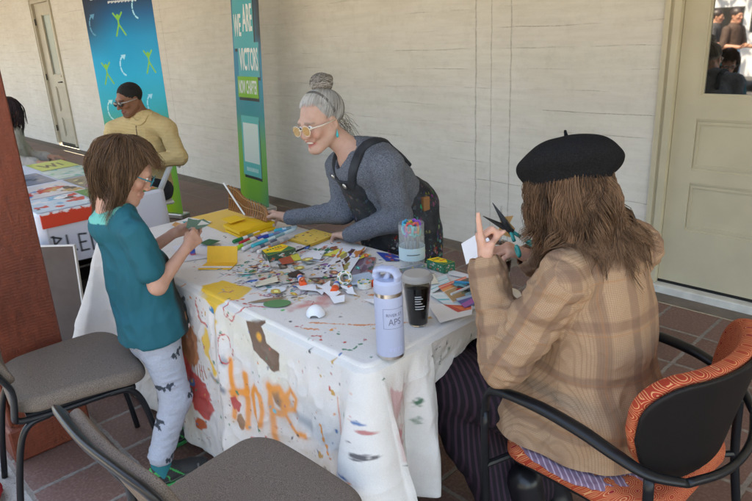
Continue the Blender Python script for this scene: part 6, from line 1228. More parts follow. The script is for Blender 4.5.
o = c_.build('bird_cutout', MPAP, col=True, loc=(-2.18, 1.115, .945)); o.rotation_euler = (.9, .2, 1.4); tagit(o, 'grey-green bird-shaped cutout pinched between the child’s fingers', 'cutout')
# ---------------------------------------------------------------- 2. THE GREY-HAIRED WOMAN
def lady():
    B = A(-1.85, 2.06, 0)
    H = Frame((-2.075, 1.675, 1.265), (.02, -.97, -.20), (-.10, -.16, .97), .98)
    F = SDF((-2.62, 1.45, -.02), (-1.55, 2.30, 1.46), .0042); head(F, H, smile=True, fem=True, nose=.955)
    nk = A(-1.99, 1.775, 1.125); F.cone(H.p(0, -.025, -.05), nk, .047, .052, .02)
    hp = A(-1.945, 2.02, .84); F.cone(nk+A(.02, .03, -.05), A(-1.955, 1.89, .985), .10, .09, .05, flat=((.1, -.5, .85), .75)); F.cone(A(-1.955, 1.89, .985), hp, .09, .095, .05, flat=((.1, -.8, .5), .8))
    LS, LE, LW = A(-1.825, 1.80, 1.085), A(-1.80, 1.83, .865), A(-1.985, 1.705, .785); RS, RE, RW = A(-2.155, 1.835, 1.045), A(-2.115, 1.80, .845), A(-2.375, 1.672, .805)
    F.cone(nk, LS, .05, .048, .03); F.cone(nk, RS, .05, .048, .03); F.chain([LS, LE, LW], [.046, .038, .024], .02); F.chain([RS, RE, RW], [.046, .038, .024], .02)
    hand(F, RW, (-.93, -.05, .05), (.1, -.6, -.75), (-.1, .5, .85), .92, (.35, .5, .6, .7), .06, (.75, .35), .35)
    hand(F, LW, (-.75, .1, -.12), (.0, -.1, -1), (-.4, .9, .1), .9, (.35, .45, .5, .6), .04, (.6, .3), .4)
    for s in (-1, 1): F.chain([hp+A(s*.07, 0, -.03), hp+A(s*.10, .02, -.42), hp+A(s*.10, .05, -.78)], [.075, .05, .035], .03); F.cone(hp+A(s*.10, .05, -.82), hp+A(s*.11, -.1, -.84), .035, .028)
    V, Q = F.mesh(); C = headcol(V, H, (.50, .315, .245), lips=(.42, .15, .13), cheek=.28, brow=(.25, .2, .17))
    R = mk('person', V, Q, MSKIN, origin=B, col=C); tagit(R, 'grey-haired woman with a top bun and round glasses, bending over the table in dungarees', 'person'); eyes(H, R, (.10, .12, .12), True)
    # sweater
    F = SDF((-2.50, 1.60, .68), (-1.55, 2.28, 1.25), .004)
    F.cone(nk+A(.02, .035, -.045), A(-1.955, 1.89, .985), .128, .125, .05, flat=((.1, -.5, .85), .80)); F.cone(A(-1.955, 1.89, .985), hp, .122, .138, .05, flat=((.1, -.8, .5), .85))
    F.cone(nk+A(.03, .03, -.01), LS, .062, .064, .03); F.cone(nk+A(0, .03, -.02), RS, .062, .064, .03)
    F.cone(A(-2.00, 1.86, .985), A(-1.97, 1.93, .80), .108, .115, .05)
    FS = SDF(F.lo, (-1.55, 2.28, 1.25), .004); FS.d = F.d.copy(); FS.ax = F.ax
    F.chain([LS, LE, LW+nrm(LE-LW)*.012], [.066, .056, .036], .03, tag=1); F.chain([RS, RE, RW+nrm(RE-RW)*.02], [.062, .052, .036], .03, tag=1)
    F.cone(nk+A(-.004, .012, .010), nk+A(.03, .05, -.02), .060, .085, .02); F.ell(nk+A(.075, .085, -.012), A(.085, .055, .045), None, .03); F.cone(H.p(0, -.02, -.05), nk+A(-.02, -.03, -.02), .054, .056, .008, 's')
    bn = nrm(A(-.22, -.85, -.42)); bx_ = nrm(A(.97, -.24, 0)); bu_ = np.cross(bx_, bn); bu_ = bu_ if bu_[2] > 0 else -bu_; bc_ = A(-2.01, 1.75, .955)
    def bibm(X, Y, Z):
        x, y, z = X-bc_[0], Y-bc_[1], Z-bc_[2]; p = x*bx_[0]+y*bx_[1]+z*bx_[2]; q = x*bu_[0]+y*bu_[1]+z*bu_[2]; w = x*bn[0]+y*bn[1]+z*bn[2]
        return np.maximum(np.maximum(np.abs(p)-.100-.10*np.clip(-q-.02, 0, 1), np.abs(q+.12)-.205), -w-.10)
    V, Q = F.mesh(); V = wrinkle(V, Q, .006, 10, (1, 1, 1)); V = wrinkle(V, Q, .0025, 26)
    g = NG('grey heather knit', .9, .2); v = g.obj(); g.base(g.mix(g.mr(g.noise(g.map(v, scale=(1, 1, 2.4)), 170, 4, .7), .38, .64), (.062, .072, .09), (.185, .20, .235))); g.bump(g.noise(v, 420, 2), .4, .0015); pass
    mk('sweater', V, Q, g.m, R, world=True)
    # dungarees
    g = NG('black washed denim', .8, .25); v = g.obj(); base_ = g.mix(g.mr(g.noise(v, 14, 6), .35, .7), (.016, .018, .022), (.045, .05, .058)); s = g.sep(v)
    low = g.mr(s[2], .98, .86, 0, 1); vv = g.math('ADD', 0., 0.); dv = g.N.new('ShaderNodeVectorMath'); dv.operation = 'ADD'; g.L.new(v, dv.inputs[0]); nz_ = g.N.new('ShaderNodeTexNoise'); nz_.inputs['Scale'].default_value = 40; sc2 = g.N.new('ShaderNodeVectorMath'); sc2.operation = 'SCALE'; sc2.inputs['Scale'].default_value = .035; g.L.new(v, nz_.inputs[0]); g.L.new(nz_.outputs[1], sc2.inputs[0]); g.L.new(sc2.outputs[0], dv.inputs[1]); vq = g.map(dv.outputs[0], scale=(1, 1, .6)); vo = g.voro(vq, 62, 1.); hue = g.voro(vq, 62, 1.)[1]; m_ = g.math('MULTIPLY', g.math('MULTIPLY', g.mr(vo[0], .34, .44, 1, 0), low), g.mr(g.noise(v, 9, 3), .42, .52)); hs = g.N.new('ShaderNodeHueSaturation'); hs.inputs['Saturation'].default_value = 1.0; hs.inputs['Value'].default_value = .35; g.L.new(hue, hs.inputs['Color'])
    g.base(g.mix(m_, base_, hs.outputs[0])); g.bump(g.noise(v, 300, 3), .3, .001); MDEN = g.m
    F = SDF((-2.25, 1.60, .02), (-1.55, 2.34, 1.16), .0045)
    F.cone(A(-1.99, 1.875, .93), A(-1.96, 1.93, .76), .120, .138, .05); F.cone(A(-1.95, 1.94, .92), hp+A(0, .01, .0), .115, .148, .04, flat=((.1, -.8, .5), .90)); F.cone(hp, hp+A(0, .02, -.12), .148, .155, .04, flat=((0, 1, 0), .86))
    for s in (-1, 1): F.chain([hp+A(s*.07, .0, -.10), hp+A(s*.10, .02, -.42), hp+A(s*.10, .05, -.78)], [.112, .085, .07], .03)
    V, Q = F.mesh(); V = wrinkle(V, Q, .007, 9); dg_ = mk('dungarees', V, Q, MDEN, R, world=True)
    V, Q = shell(FS, .0095, bibm).mesh(); mk('bib', V, Q, MDEN, dg_, world=True)
    V, Q = shell(FS, .0135, near_curve([bc_+bx_*x+bu_*(.015-.055*(1-(x/.06)**2)*.25) for x in np.linspace(-.06, .06, 7)], .0035)).mesh(); mk('pocket_seam', V, Q, mat('grey thread', (.12, .13, .14), .8), dg_, world=True)
    for sx, sh_ in ((.075, LS), (-.075, RS)):
        pt = bc_+bx_*sx+bu_*.075; mid = pt*.45+(nk*.55+sh_*.45+A(0, 0, .06))*.55; top = nk*.50+sh_*.50+A(0, .02, .075); back = top+A(0, .10, -.03)
        V, Q = shell(FS, .0115, near_curve(list(onto(FS, [pt-bu_*.02, mid, top, back, back+A(.02, .10, -.08)])), .020)).mesh(); mk('strap', V, Q, MDEN, dg_, world=True)
        # metal button: pushed out to the cloth surface
        G = FS; p = pt.copy()
        for _ in range(60):
            i = tuple(int(round((p[k]-G.lo[k])/G.r)) for k in range(3))
            if G.d[i] > .016: break
            p = p+bn*.003
        MB().lathe([(.001, 0), (.012, 0), (.013, .004), (.008, .007), (.001, .007)], 16, M=np.vstack([np.column_stack([bx_, bu_, bn, p]), [0, 0, 0, 1]])).build('button', mat('pewter', (.6, .6, .58), .3, 1.), dg_, world=True, smooth=True)
    # pocket seam and leather tab
    MB().box((-1.81, 1.98, .86), (-1.79, 2.02, .92), bev=.003).build('leather_tab', mat('tan leather', (.28, .13, .05), .6), dg_, world=True)
    # earring, glasses
    MB().lathe([(.001, -.012), (.005, -.008), (.006, 0), (.003, .008), (.0008, .022)], 12, M=TR(H.p(.082, .0, -.058)-B)).build('earring', mat('turquoise', (.01, .38, .42), .3), R, smooth=True)
    gl_ = MB(); 
    for s in (-1, 1):
        gl_.tube([H.p(s*.032+.0235*math.cos(a), .112-.1*abs(.0235*math.cos(a)), -.003+.0215*math.sin(a))-B for a in np.linspace(0, 6.283, 24)], .0016, 6); gl_.tube([H.p(s*.055, .108, .004)-B, H.p(s*.080, .06, .003)-B, H.p(s*.084, -.01, .004)-B], .0028, 6)
    gl_.tube([H.p(-.009, .114, .002)-B, H.p(.009, .114, .002)-B], .0022, 6); gm = gl_.build('glasses', mat('cream acetate', (.66, .58, .48), .3), R, smooth=True)
    for s in (-1, 1): q = MB(); pts = [H.p(s*.032+.023*math.cos(a), .111, -.003+.021*math.sin(a)) for a in np.linspace(0, 6.283, 24)[:-1]]; n_ = len(pts); V = np.array(pts+[p+H.f*.0012 for p in pts]); mk('tinted_lens', V, [tuple(range(n_))[::-1], tuple(range(n_, 2*n_))]+[(i, (i+1) % n_, n_+(i+1) % n_, n_+i) for i in range(n_)], mat('amber lens', (.62, .38, .12), .06, alpha=.42, spec=.5), gm, world=True, smooth=False)
    # swept-up hair: a shell + strands from the hairline to the bun
    bun = nrm(A(0, -.52, .86)); 
    F = SDF(H.c-.18, H.c+A(.18, .18, .24), .004); F.ell(H.p(0, -.024, .040), A(.079, .094, .084)*H.k, H.M); F.ell(H.p(0, .105, -.045), A(.092, .095, .090)*H.k, H.M, .008, 's'); F.ell(H.p(0, -.06, -.105), A(.1, .08, .05)*H.k, H.M, .01, 's')
    V, Q = F.mesh(); hm = mk('hair', V, Q, MHAIR, R, col=(A(.30, .28, .26)*(1+.35*vnoise(V*A(1, 1, .4), 160))[:, None]), world=True)
    r = np.random.default_rng(9); D = r.normal(size=(9000, 3)); D /= np.linalg.norm(D, axis=1)[:, None]; D = D[(D[:, 2] > -.6) & ~((D[:, 1] > .46) & (D[:, 2] < .50-.15*np.abs(D[:, 0]))) & ~((D[:, 1] > .10) & (D[:, 2] < -.28))][:4200]; S = 12; t = np.linspace(0, 1, S)
    om = np.arccos(np.clip(D@bun, -1, 1))[:, None]; pth = (np.sin((1-t)*om)[..., None]*D[:, None]+np.sin(t*om)[..., None]*bun)/np.sin(om)[..., None]; rr = np.array([.0815, .097, .087]); hgt_ = 1+r.uniform(0, .05, (len(D), 1, 1))+.06*np.sin(t*3.14)[None, :, None]*r.uniform(.2, 1, (len(D), 1, 1)); L = pth*rr*hgt_+A(0, -.020, .040)
    pth = H.c+(L*H.k)@H.M; n_ = vnoise(D, 7)*.5+.5; mix_ = np.clip(n_+r.normal(size=len(D))*.18+.55*(D[:, 1]), 0, 1)[:, None]; s = strands('hair_strands', pth, np.tile(.0009*np.clip(t*6+.25, 0, 1)*(1-.3*t), (len(D), 1)), A(.13, .115, .10)*(1-mix_)+A(.62, .60, .57)*mix_, hm); 
    bc = H.p(0, -.062, .148); F = SDF(bc-.07, bc+.07, .003); F.ell(bc, A(.040, .040, .034)); F.ell(bc+H.u*.006-H.f*.038, A(.024, .022, .02), None, .012); V, Q = F.mesh(); bm = mk('hair_bun', V, Q, MHAIR, hm, col=np.tile(A(.17, .145, .12), (len(V), 1)), world=True)
    P = []; 
    for k in range(900):
        ax = nrm(A(0, 0, 1)+r.normal(size=3)*.75 if k % 3 else r.normal(size=3)); e1 = nrm(np.cross(ax, r.normal(size=3))); e2 = np.cross(ax, e1); a0 = r.uniform(0, 6.28); a = a0+np.linspace(0, r.uniform(2, 4.4), 12); rad_ = r.uniform(.98, 1.16); h_ = r.uniform(-.6, .8); c_ = math.sqrt(max(0, 1-h_*h_*.8))
        P.append(bc+((np.cos(a)[:, None]*e1+np.sin(a)[:, None]*e2)*c_+ax*h_*.75)*A(.042, .042, .036)*rad_)
    m2 = r.random((900, 1))**1.3; strands('bun_strands', np.array(P), np.tile(.0012*np.ones(12), (900, 1)), A(.09, .07, .055)*(1-m2)+A(.50, .47, .43)*m2, bm)
    # stray wisps at the nape
    P = [];
    for k in range(60): p0 = H.p(r.uniform(-.03, .07), -.09, -.02+r.uniform(-.03, .03)); q = [p0]; d = nrm(-H.f*.6-A(0, 0, .6)+r.normal(size=3)*.3); [q.append(q[-1]+d*.006+A(0, 0, -.0006*j)+r.normal(size=3)*.0012) for j in range(11)]; P.append(q)
    strands('nape_wisps', np.array(P), np.full((60, 12), .0007), np.tile(A(.15, .12, .09), (60, 1)), hm)
    a = np.linspace(-1.62, 1.62, 40); q = MB().tube([H.p(.0845*math.sin(t), .012-.02*abs(t)+.0, .040+.0915*math.cos(t))-B for t in a], .0075, 8, flat=.35); q.build('headband', mat('grey headband', (.10, .095, .09), .8), R, smooth=True)
lady()
# ---------------------------------------------------------------- 3. THE WOMAN IN THE BERET
g = NG('tweed plaid', .88, .2); v = g.obj(); uv = g.attrv('pl'); s = g.sep(uv)
def band(u, per, ph, w, soft=.12): f = g.math('ABSOLUTE', g.math('SUBTRACT', g.math('FRACT', g.math('ADD', g.math('DIVIDE', u, per), ph+100)), .5)); return g.mr(f, w/2, w/2+soft, 1, 0)
U_, V_ = s[0], s[1]
b1, b2 = band(U_, .082, .2, .26, .06), band(V_, .150, .55, .13, .05)
base_ = g.mix(g.mr(g.noise(v, 5, 5), .3, .7), (.37, .235, .145), (.46, .305, .195))
c_ = g.mix(g.math('MULTIPLY', b1, .48), base_, (.140, .078, .062)); c_ = g.mix(g.math('MULTIPLY', b2, .48), c_, (.15, .08, .065))
fu, fv = g.math('SINE', g.math('MULTIPLY', U_, 1400.)), g.math('SINE', g.math('MULTIPLY', V_, 1400.)); chk = g.mr(g.math('MAXIMUM', fu, fv), .2, .95, 0, .42); c_ = g.mix(chk, c_, (.17, .10, .06))
l1, l2 = band(U_, .115, .7, .012, .02), band(V_, .135, .05, .012, .02); c_ = g.mix(g.math('MULTIPLY', g.math('MAXIMUM', l1, l2), .35), c_, (.36, .16, .07))
c_ = g.mix(g.mr(g.noise(v, 380, 3), .35, .7, 0, .3), c_, (.22, .15, .09)); g.base(c_); g.bump(g.noise(v, 380, 3), .35, .0014); pass; MTWEED = g.m
g = NG('black felt', .95, .1); v = g.obj(); g.base(g.mix(g.mr(g.noise(v, 300, 4, .8), .35, .7), (.006, .006, .007), (.024, .024, .026))); g.bump(g.noise(v, 260, 5, .8), .9, .003); pass; MFELT = g.m
def beretw():
    B = A(-.72, 1.49, 0)
    H = Frame((-.825, 1.455, 1.185), (-.93, .20, -.36), (-.34, .05, .93), .99)
    LS, LE, LW = A(-.745, 1.315, 1.005), A(-.865, 1.265, .77), A(-.955, 1.300, .995); RS, RE, RW = A(-.715, 1.635, 1.010), A(-.87, 1.70, .81), A(-.975, 1.555, .945)
    nk = A(-.745, 1.475, 1.055); hp = A(-.70, 1.50, .54)
    F = SDF((-1.42, 1.12, -.02), (-.45, 1.90, 1.36), .0035); head(F, H, fem=True); F.cone(H.p(0, -.025, -.05), nk, .045, .05, .02)
    F.cone(nk+A(0, 0, -.06), A(-.725, 1.49, .80), .10, .095, .05, flat=((1, 0, 0), .75)); F.cone(A(-.725, 1.49, .80), hp, .095, .13, .05, flat=((1, 0, 0), .8))
    F.cone(nk, LS, .05, .045, .03); F.cone(nk, RS, .05, .045, .03); F.chain([LS, LE, LW], [.043, .037, .024], .02); F.chain([RS, RE, RW], [.043, .037, .024], .02)
    # left hand: index finger up, the rest folded
    dL = nrm(A(-.20, -.10, .96)); hand(F, LW+dL*.012, dL, (.70, .72, .0), (.72, -.69, .1), .88, (.05, 1.30, 1.35, 1.40), .02, (.72, .30), 1.05, kk=.003)
    dR = nrm(A(-.50, -.45, .30)); tips = hand(F, RW, dR, (-.3, -.2, -.8), (-.4, .5, .5), .95, (.75, .85, .9, .95), .03, (.8, .4), .6)
    for s_, kn, ft in ((-1, A(-1.17, 1.43, .50), A(-.86, 1.43, .09)), (1, A(-1.19, 1.60, .50), A(-.90, 1.62, .09))): F.chain([hp+A(0, s_*.08, -.04), kn-A(0, 0, .03), ft], [.062, .050, .036], .03); F.cone(ft, ft+A(-.13, 0, -.045), .036, .028, .02)
    V, Q = F.mesh(); C = headcol(V, H, (.62, .36, .27), lips=(.5, .16, .15), brow=(.06, .03, .02))
    R = mk('person', V, Q, MSKIN, origin=B, col=C); tagit(R, 'seated woman in black beret and checked tan jacket, back turned, one finger raised', 'person'); eyes(H, R)
    # jacket
    F = SDF((-1.12, 1.10, .50), (-.42, 1.88, 1.14), .0038)
    F.cone(nk+A(.012, .005, -.055), A(-.715, 1.49, .84), .145, .150, .05, flat=((1, 0, 0), .76), tag=0); F.cone(A(-.715, 1.49, .84), A(-.70, 1.50, .55), .150, .200, .05, flat=((1, 0, 0), .76), tag=0); F.cone(A(-.74, 1.46, .80), A(-.835, 1.42, .50), .125, .148, .05, flat=((0, 1, 0), .9), tag=0); F.cone(A(-.70, 1.50, .58), A(-.695, 1.50, .44), .200, .215, .03, flat=((1, 0, 0), .80), tag=0)
    F.cone(nk+A(.01, -.03, -.02), LS+A(.005, -.006, .004), .058, .066, .03); F.cone(nk+A(.01, .03, -.02), RS+A(0, .006, .004), .058, .066, .03)
    F.chain([LS+A(0, -.004, 0), LE+A(.006, -.008, -.006), LW], [.071, .064, .048], .022, tag=1); F.chain([RS, RE, RW], [.071, .064, .050], .022, tag=1)
    F.cone(LW-nrm(LW-LE)*.01, LW+nrm(LW-LE)*.05, .034, .036, .004, 's'); F.cone(RW-nrm(RW-RE)*.01, RW+nrm(RW-RE)*.05, .034, .036, .004, 's')
    F.ell(nk+A(-.01, 0, .005), A(.062, .072, .028), None, .02); F.cut((0, 0, .452), (0, .0, -1)); F.cut((-.865, 1.5, .46), (-1., 0, -.35)) if False else None
    FJ = F; V, Q = F.mesh(); nV = V.copy()
    ly = (V[:, 1]-1.49); th_ = np.arctan2(V[:, 0]+.76, ly); arms = bone_uv(V, F.pr); tag = arms[:, 2] == 1
    uvb = np.stack([np.where(V[:, 0] > -.74, ly*1.03, ly*.9+.3), V[:, 2], V[:, 2]*0], 1); uva = np.stack([arms[:, 0], arms[:, 1]+.05, V[:, 2]*0], 1); uvw = np.where(tag[:, None], uva, uvb)
    V = wrinkle(V, Q, .010, 7, (1, 1, .8)); V = wrinkle(V, Q, .0075, 15, (1, 1, 1.5), mask=np.where(tag, 1.5, .5)); V = relax(V, Q, 1); 
    N = normals(V, Q)
    # centre-back seam, armhole seam, vent
    seam = np.exp(-((V[:, 1]-1.50)/.0035)**2)*(V[:, 0] > -.70)*(~tag); dsh = np.abs(np.linalg.norm((V-A(*(LS+A(.0, .045, 0))))*A(1, 1, .75), axis=1)-.088); seam2 = np.exp(-(dsh/.0035)**2)*(V[:, 0] > -.80)*(V[:, 1] < 1.42)*(V[:, 2] > .93)
    V = V-N*(.0030*seam+.0030*seam2)[:, None]
    jk = mk('jacket', V, Q, MTWEED, R, uv=uvw, world=True)
    G = shell(F, .006, near_curve([nk+A(.03*math.cos(a), .085*math.sin(a)-.0, .010-.02*abs(math.sin(a))) for a in np.linspace(-1.4, 1.4, 9)], .030)); Vc, Qc = G.mesh(); mk('collar', Vc, Qc, MTWEED, jk, uv=np.stack([Vc[:, 1], Vc[:, 2], Vc[:, 2]*0], 1), world=True)
    for k in range(3):
        c = LE*.45+LW*.55+A(.045, -.01, -.02+.018*k)*1.0; MB().lathe([(.001, 0), (.0065, 0), (.007, .003), (.001, .004)], 12, M=TR(c-base_of(jk), ry=math.radians(80))).build('cuff_button', mat('brown horn', (.09, .05, .03), .4), jk)
    # skirt: near-black stripes in front, paler lilac piece on the seat
    F = SDF((-1.36, 1.20, .04), (-.44, 1.84, .72), .006); F.cone(hp+A(.0, 0, -.02), A(-.75, 1.5, .515), .15, .16, .03, flat=((0, 0, 1), .3)); 
    for s_ in (-1, 1): F.cone(hp+A(-.06, s_*.06, -.005), A(-1.17, 1.51+s_*.085, .51), .105, .100, .07); F.cone(A(-1.17, 1.51+s_*.08, .50), A(-1.13, 1.51+s_*.07, .30), .095, .08, .04)
    F.cone(A(-1.12, 1.45, .30), A(-1.12, 1.58, .30), .08, .08, .04); F.cone(A(-1.14, 1.45, .40), A(-.97, 1.45, .14), .10, .10, .04); F.cone(A(-1.14, 1.60, .40), A(-.98, 1.60, .14), .10, .10, .04); V, Q = F.mesh(); V = wrinkle(V, Q, .008, 16, (1, 1, .5)); g = NG('dark stripe skirt', .8, .3); v = g.obj(); ss = g.sep(v); st = g.mr(g.math('SINE', g.math('MULTIPLY', g.math('ADD', ss[1], g.math('MULTIPLY', ss[0], .6)), 330.)), .0, .8); g.base(g.mix(st, (.012, .008, .012), (.045, .022, .036)))
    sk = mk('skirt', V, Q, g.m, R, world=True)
    F = SDF((-1.0, 1.20, .40), (-.40, 1.80, .56), .004); F.ell(A(-.70, 1.50, .480), A(.245, .232, .022), None, .02); V, Q = F.mesh(); V = wrinkle(V, Q, .005, 24, (1, 1, .3)); g = NG('lilac pinstripe', .8, .2); v = g.obj(); ss = g.sep(v); st = g.mr(g.math('SINE', g.math('MULTIPLY', g.math('ADD', ss[1], g.math('MULTIPLY', ss[0], .8)), 380.)), .5, .95); g.base(g.mix(st, (.20, .125, .175), (.42, .33, .40))); mk('skirt_seat', V, Q, g.m, sk, world=True)
    for ft in (A(-.86, 1.43, .09), A(-.90, 1.62, .09)):
        F = SDF(ft-A(.24, .09, .10), ft+A(.10, .09, .28), .004); F.cone(ft+A(-.04, 0, .17), ft, .054, .050, .02); F.cone(ft+A(.01, 0, -.03), ft+A(-.14, 0, -.045), .050, .042, .03); F.cut((0, 0, .001), (0, 0, -1)); V, Q = F.mesh(); mk('boot', V, Q, mat('black leather', (.010, .010, .012), .3), R, world=True)
    # hair: a mass under the beret, then locks down over the collar
    F = SDF(H.c-.24, H.c+.20, .004); F.ell(H.p(0, -.024, .030), A(.084, .100, .090)*H.k, H.M); F.ell(H.p(0, -.055, -.035), A(.078, .060, .095)*H.k, H.M, .03); F.cone(H.p(.0, -.07, -.04), A(-.725, 1.48, 1.115), .058, .050, .04); F.ell(H.p(0, .105, -.03), A(.095, .085, .10)*H.k, H.M, .01, 's'); FM = F
    V, Q = F.mesh(); V = wrinkle(V, Q, .006, 24, (1, 1, .3)); hm = mk('hair', V, Q, MHAIR, R, col=np.tile(A(.055, .030, .018), (len(V), 1))*(1+.45*vnoise(V*A(1, 1, .15), 70))[:, None], world=True)
    sol = [(nk+A(.012, .005, -.05), A(-.715, 1.49, .84), .128, .128), (nk+A(.01, -.03, -.015), LS, .062, .072), (nk+A(.01, .03, -.015), RS, .066, .076), (H.p(.0, -.07, -.04), A(-.725, 1.48, 1.10), .060, .060), (FM, .003), (FJ, .006)]
    fc = lambda D: (D[:, 2] > -.6) & (D[:, 2] < .75) & ~((D[:, 1] > .45) & (np.abs(D[:, 0]) < .80)); Ln = lambda D: np.where(D[:, 1] > .2, .215, .235+.03*np.sin(D[:, 0]*5)+.05*(D[:, 0] < 0))
    for i, (n_, th_, r_, fl) in enumerate(((9000, .16, .0010, .05), (5000, .34, .0008, .25))): s = hairdo('hair_locks', H, R, n_, Ln, None, crown=(0, -.1, .99), drift=(A(.08, .25, 0), A(.0, .0, 0)), pal=((.024, .012, .006), (.29, .165, .095)), thick=th_, face=fc, r0=r_, wave=.032, clump=45, seed=13+i, solids=sol, grav=.9, flip=fl, steps=18); s.parent = hm; s.location = (0, 0, 0)
    # beret: flattened, tipped to the back, with rim, dimples and stalk
    bf = Frame(H.p(.0, -.022, .050), nrm(H.f+.02*H.u), nrm(A(.16, .13, 1.))); bf.M = np.array([bf.l, bf.f, bf.u])
    F = SDF(bf.c-.20, bf.c+.20, .0032); F.ell(bf.p(-.004, -.008, .022), A(.130, .138, .050), bf.M, .01); F.ell(bf.p(.012, -.03, .042), A(.092, .10, .042), bf.M, .03); F.ell(bf.p(0, .0, -.022), A(.092, .108, .030), bf.M, .035); F.ell(bf.p(0, .0, -.060), A(.080, .096, .045), bf.M, .008, 's')
    F.cone(bf.p(.01, -.02, .080), bf.p(.018, -.025, .102), .0065, .0045, .006); V, Q = F.mesh(); L = bf.loc(V); ang = np.arctan2(L[:, 1], L[:, 0]); V = V+normals(V, Q)*(.0055*fbm(V, 11, 3)+.0035*np.sin(ang*7+1)*np.clip(1.2-np.abs(L[:, 2]-.0)/.03, 0, 1)*np.clip((np.hypot(L[:, 0], L[:, 1])-.08)/.04, 0, 1))[:, None]
    mk('beret', V, Q, MFELT, R, world=True)
beretw()
sc_ = empty('scissors', (-.985, 1.47, 1.04), 'black-bladed scissors with teal grips held open above the heap of pens', 'scissors')
P0 = A(-1.005, 1.478, 1.045); 
for tip, nm in ((A(-1.052, 1.455, 1.125), 'blade'), (A(-1.085, 1.455, 1.080), 'blade')): MB().tube([P0+(P0-tip)*.10, P0*.7+tip*.3, tip], [.0085, .0095, .0010], 6, flat=1., up=(.6, .7, .1)).build(nm, MBLK, sc_, world=True)
for dx in (A(.045, -.025, -.05), A(.055, .025, -.035)):
    dx = dx*.7; c = P0+dx*1.15; q = MB(); e1 = nrm(dx); e2 = nrm(np.cross(e1, A(.6, .7, .1))); q.tube([P0, P0+dx*.7], .0055, 8, (.01, .25, .24)); q.tube([c+e1*.015*math.cos(a)+e2*.011*math.sin(a)+e1*.010 for a in np.linspace(0, 6.283, 20)], .0052, 8, (.01, .27, .26)); q.build('grip', MPL, sc_, world=True, col=True, smooth=True)
o = MB().prism([(-.022, -.02), (.012, -.03), (.026, -.004), (.010, .012), (.020, .034), (-.004, .030), (-.020, .012)], 0, .003, (.62, .36, .14)).prism([(-.010, -.012), (.008, -.016), (.004, .010)], .003, .004, (.72, .60, .45)).build('orange_cutout', MPAP, col=True, loc=(-1.035, 1.50, 1.045)); o.rotation_euler = (1.2, .1, .8); tagit(o, 'small orange and cream paper cutout being trimmed by the scissors', 'cutout')
o = MB().add([(-.05, -.03, 0), (.05, -.035, .0), (.06, .03, .0), (-.04, .04, .0), (-.05, -.03, .0008), (.05, -.035, .0008), (.06, .03, .0008), (-.04, .04, .0008)], [(3, 2, 1, 0), (4, 5, 6, 7), (0, 1, 5, 4), (1, 2, 6, 5), (2, 3, 7, 6), (3, 0, 4, 7)], (.72, .72, .74)).build('white_paper', MPAP, col=True, loc=(-1.10, 1.44, .985)); o.rotation_euler = (.9, -.7, .4); tagit(o, 'white scrap of paper pinched below the raised finger', 'paper')
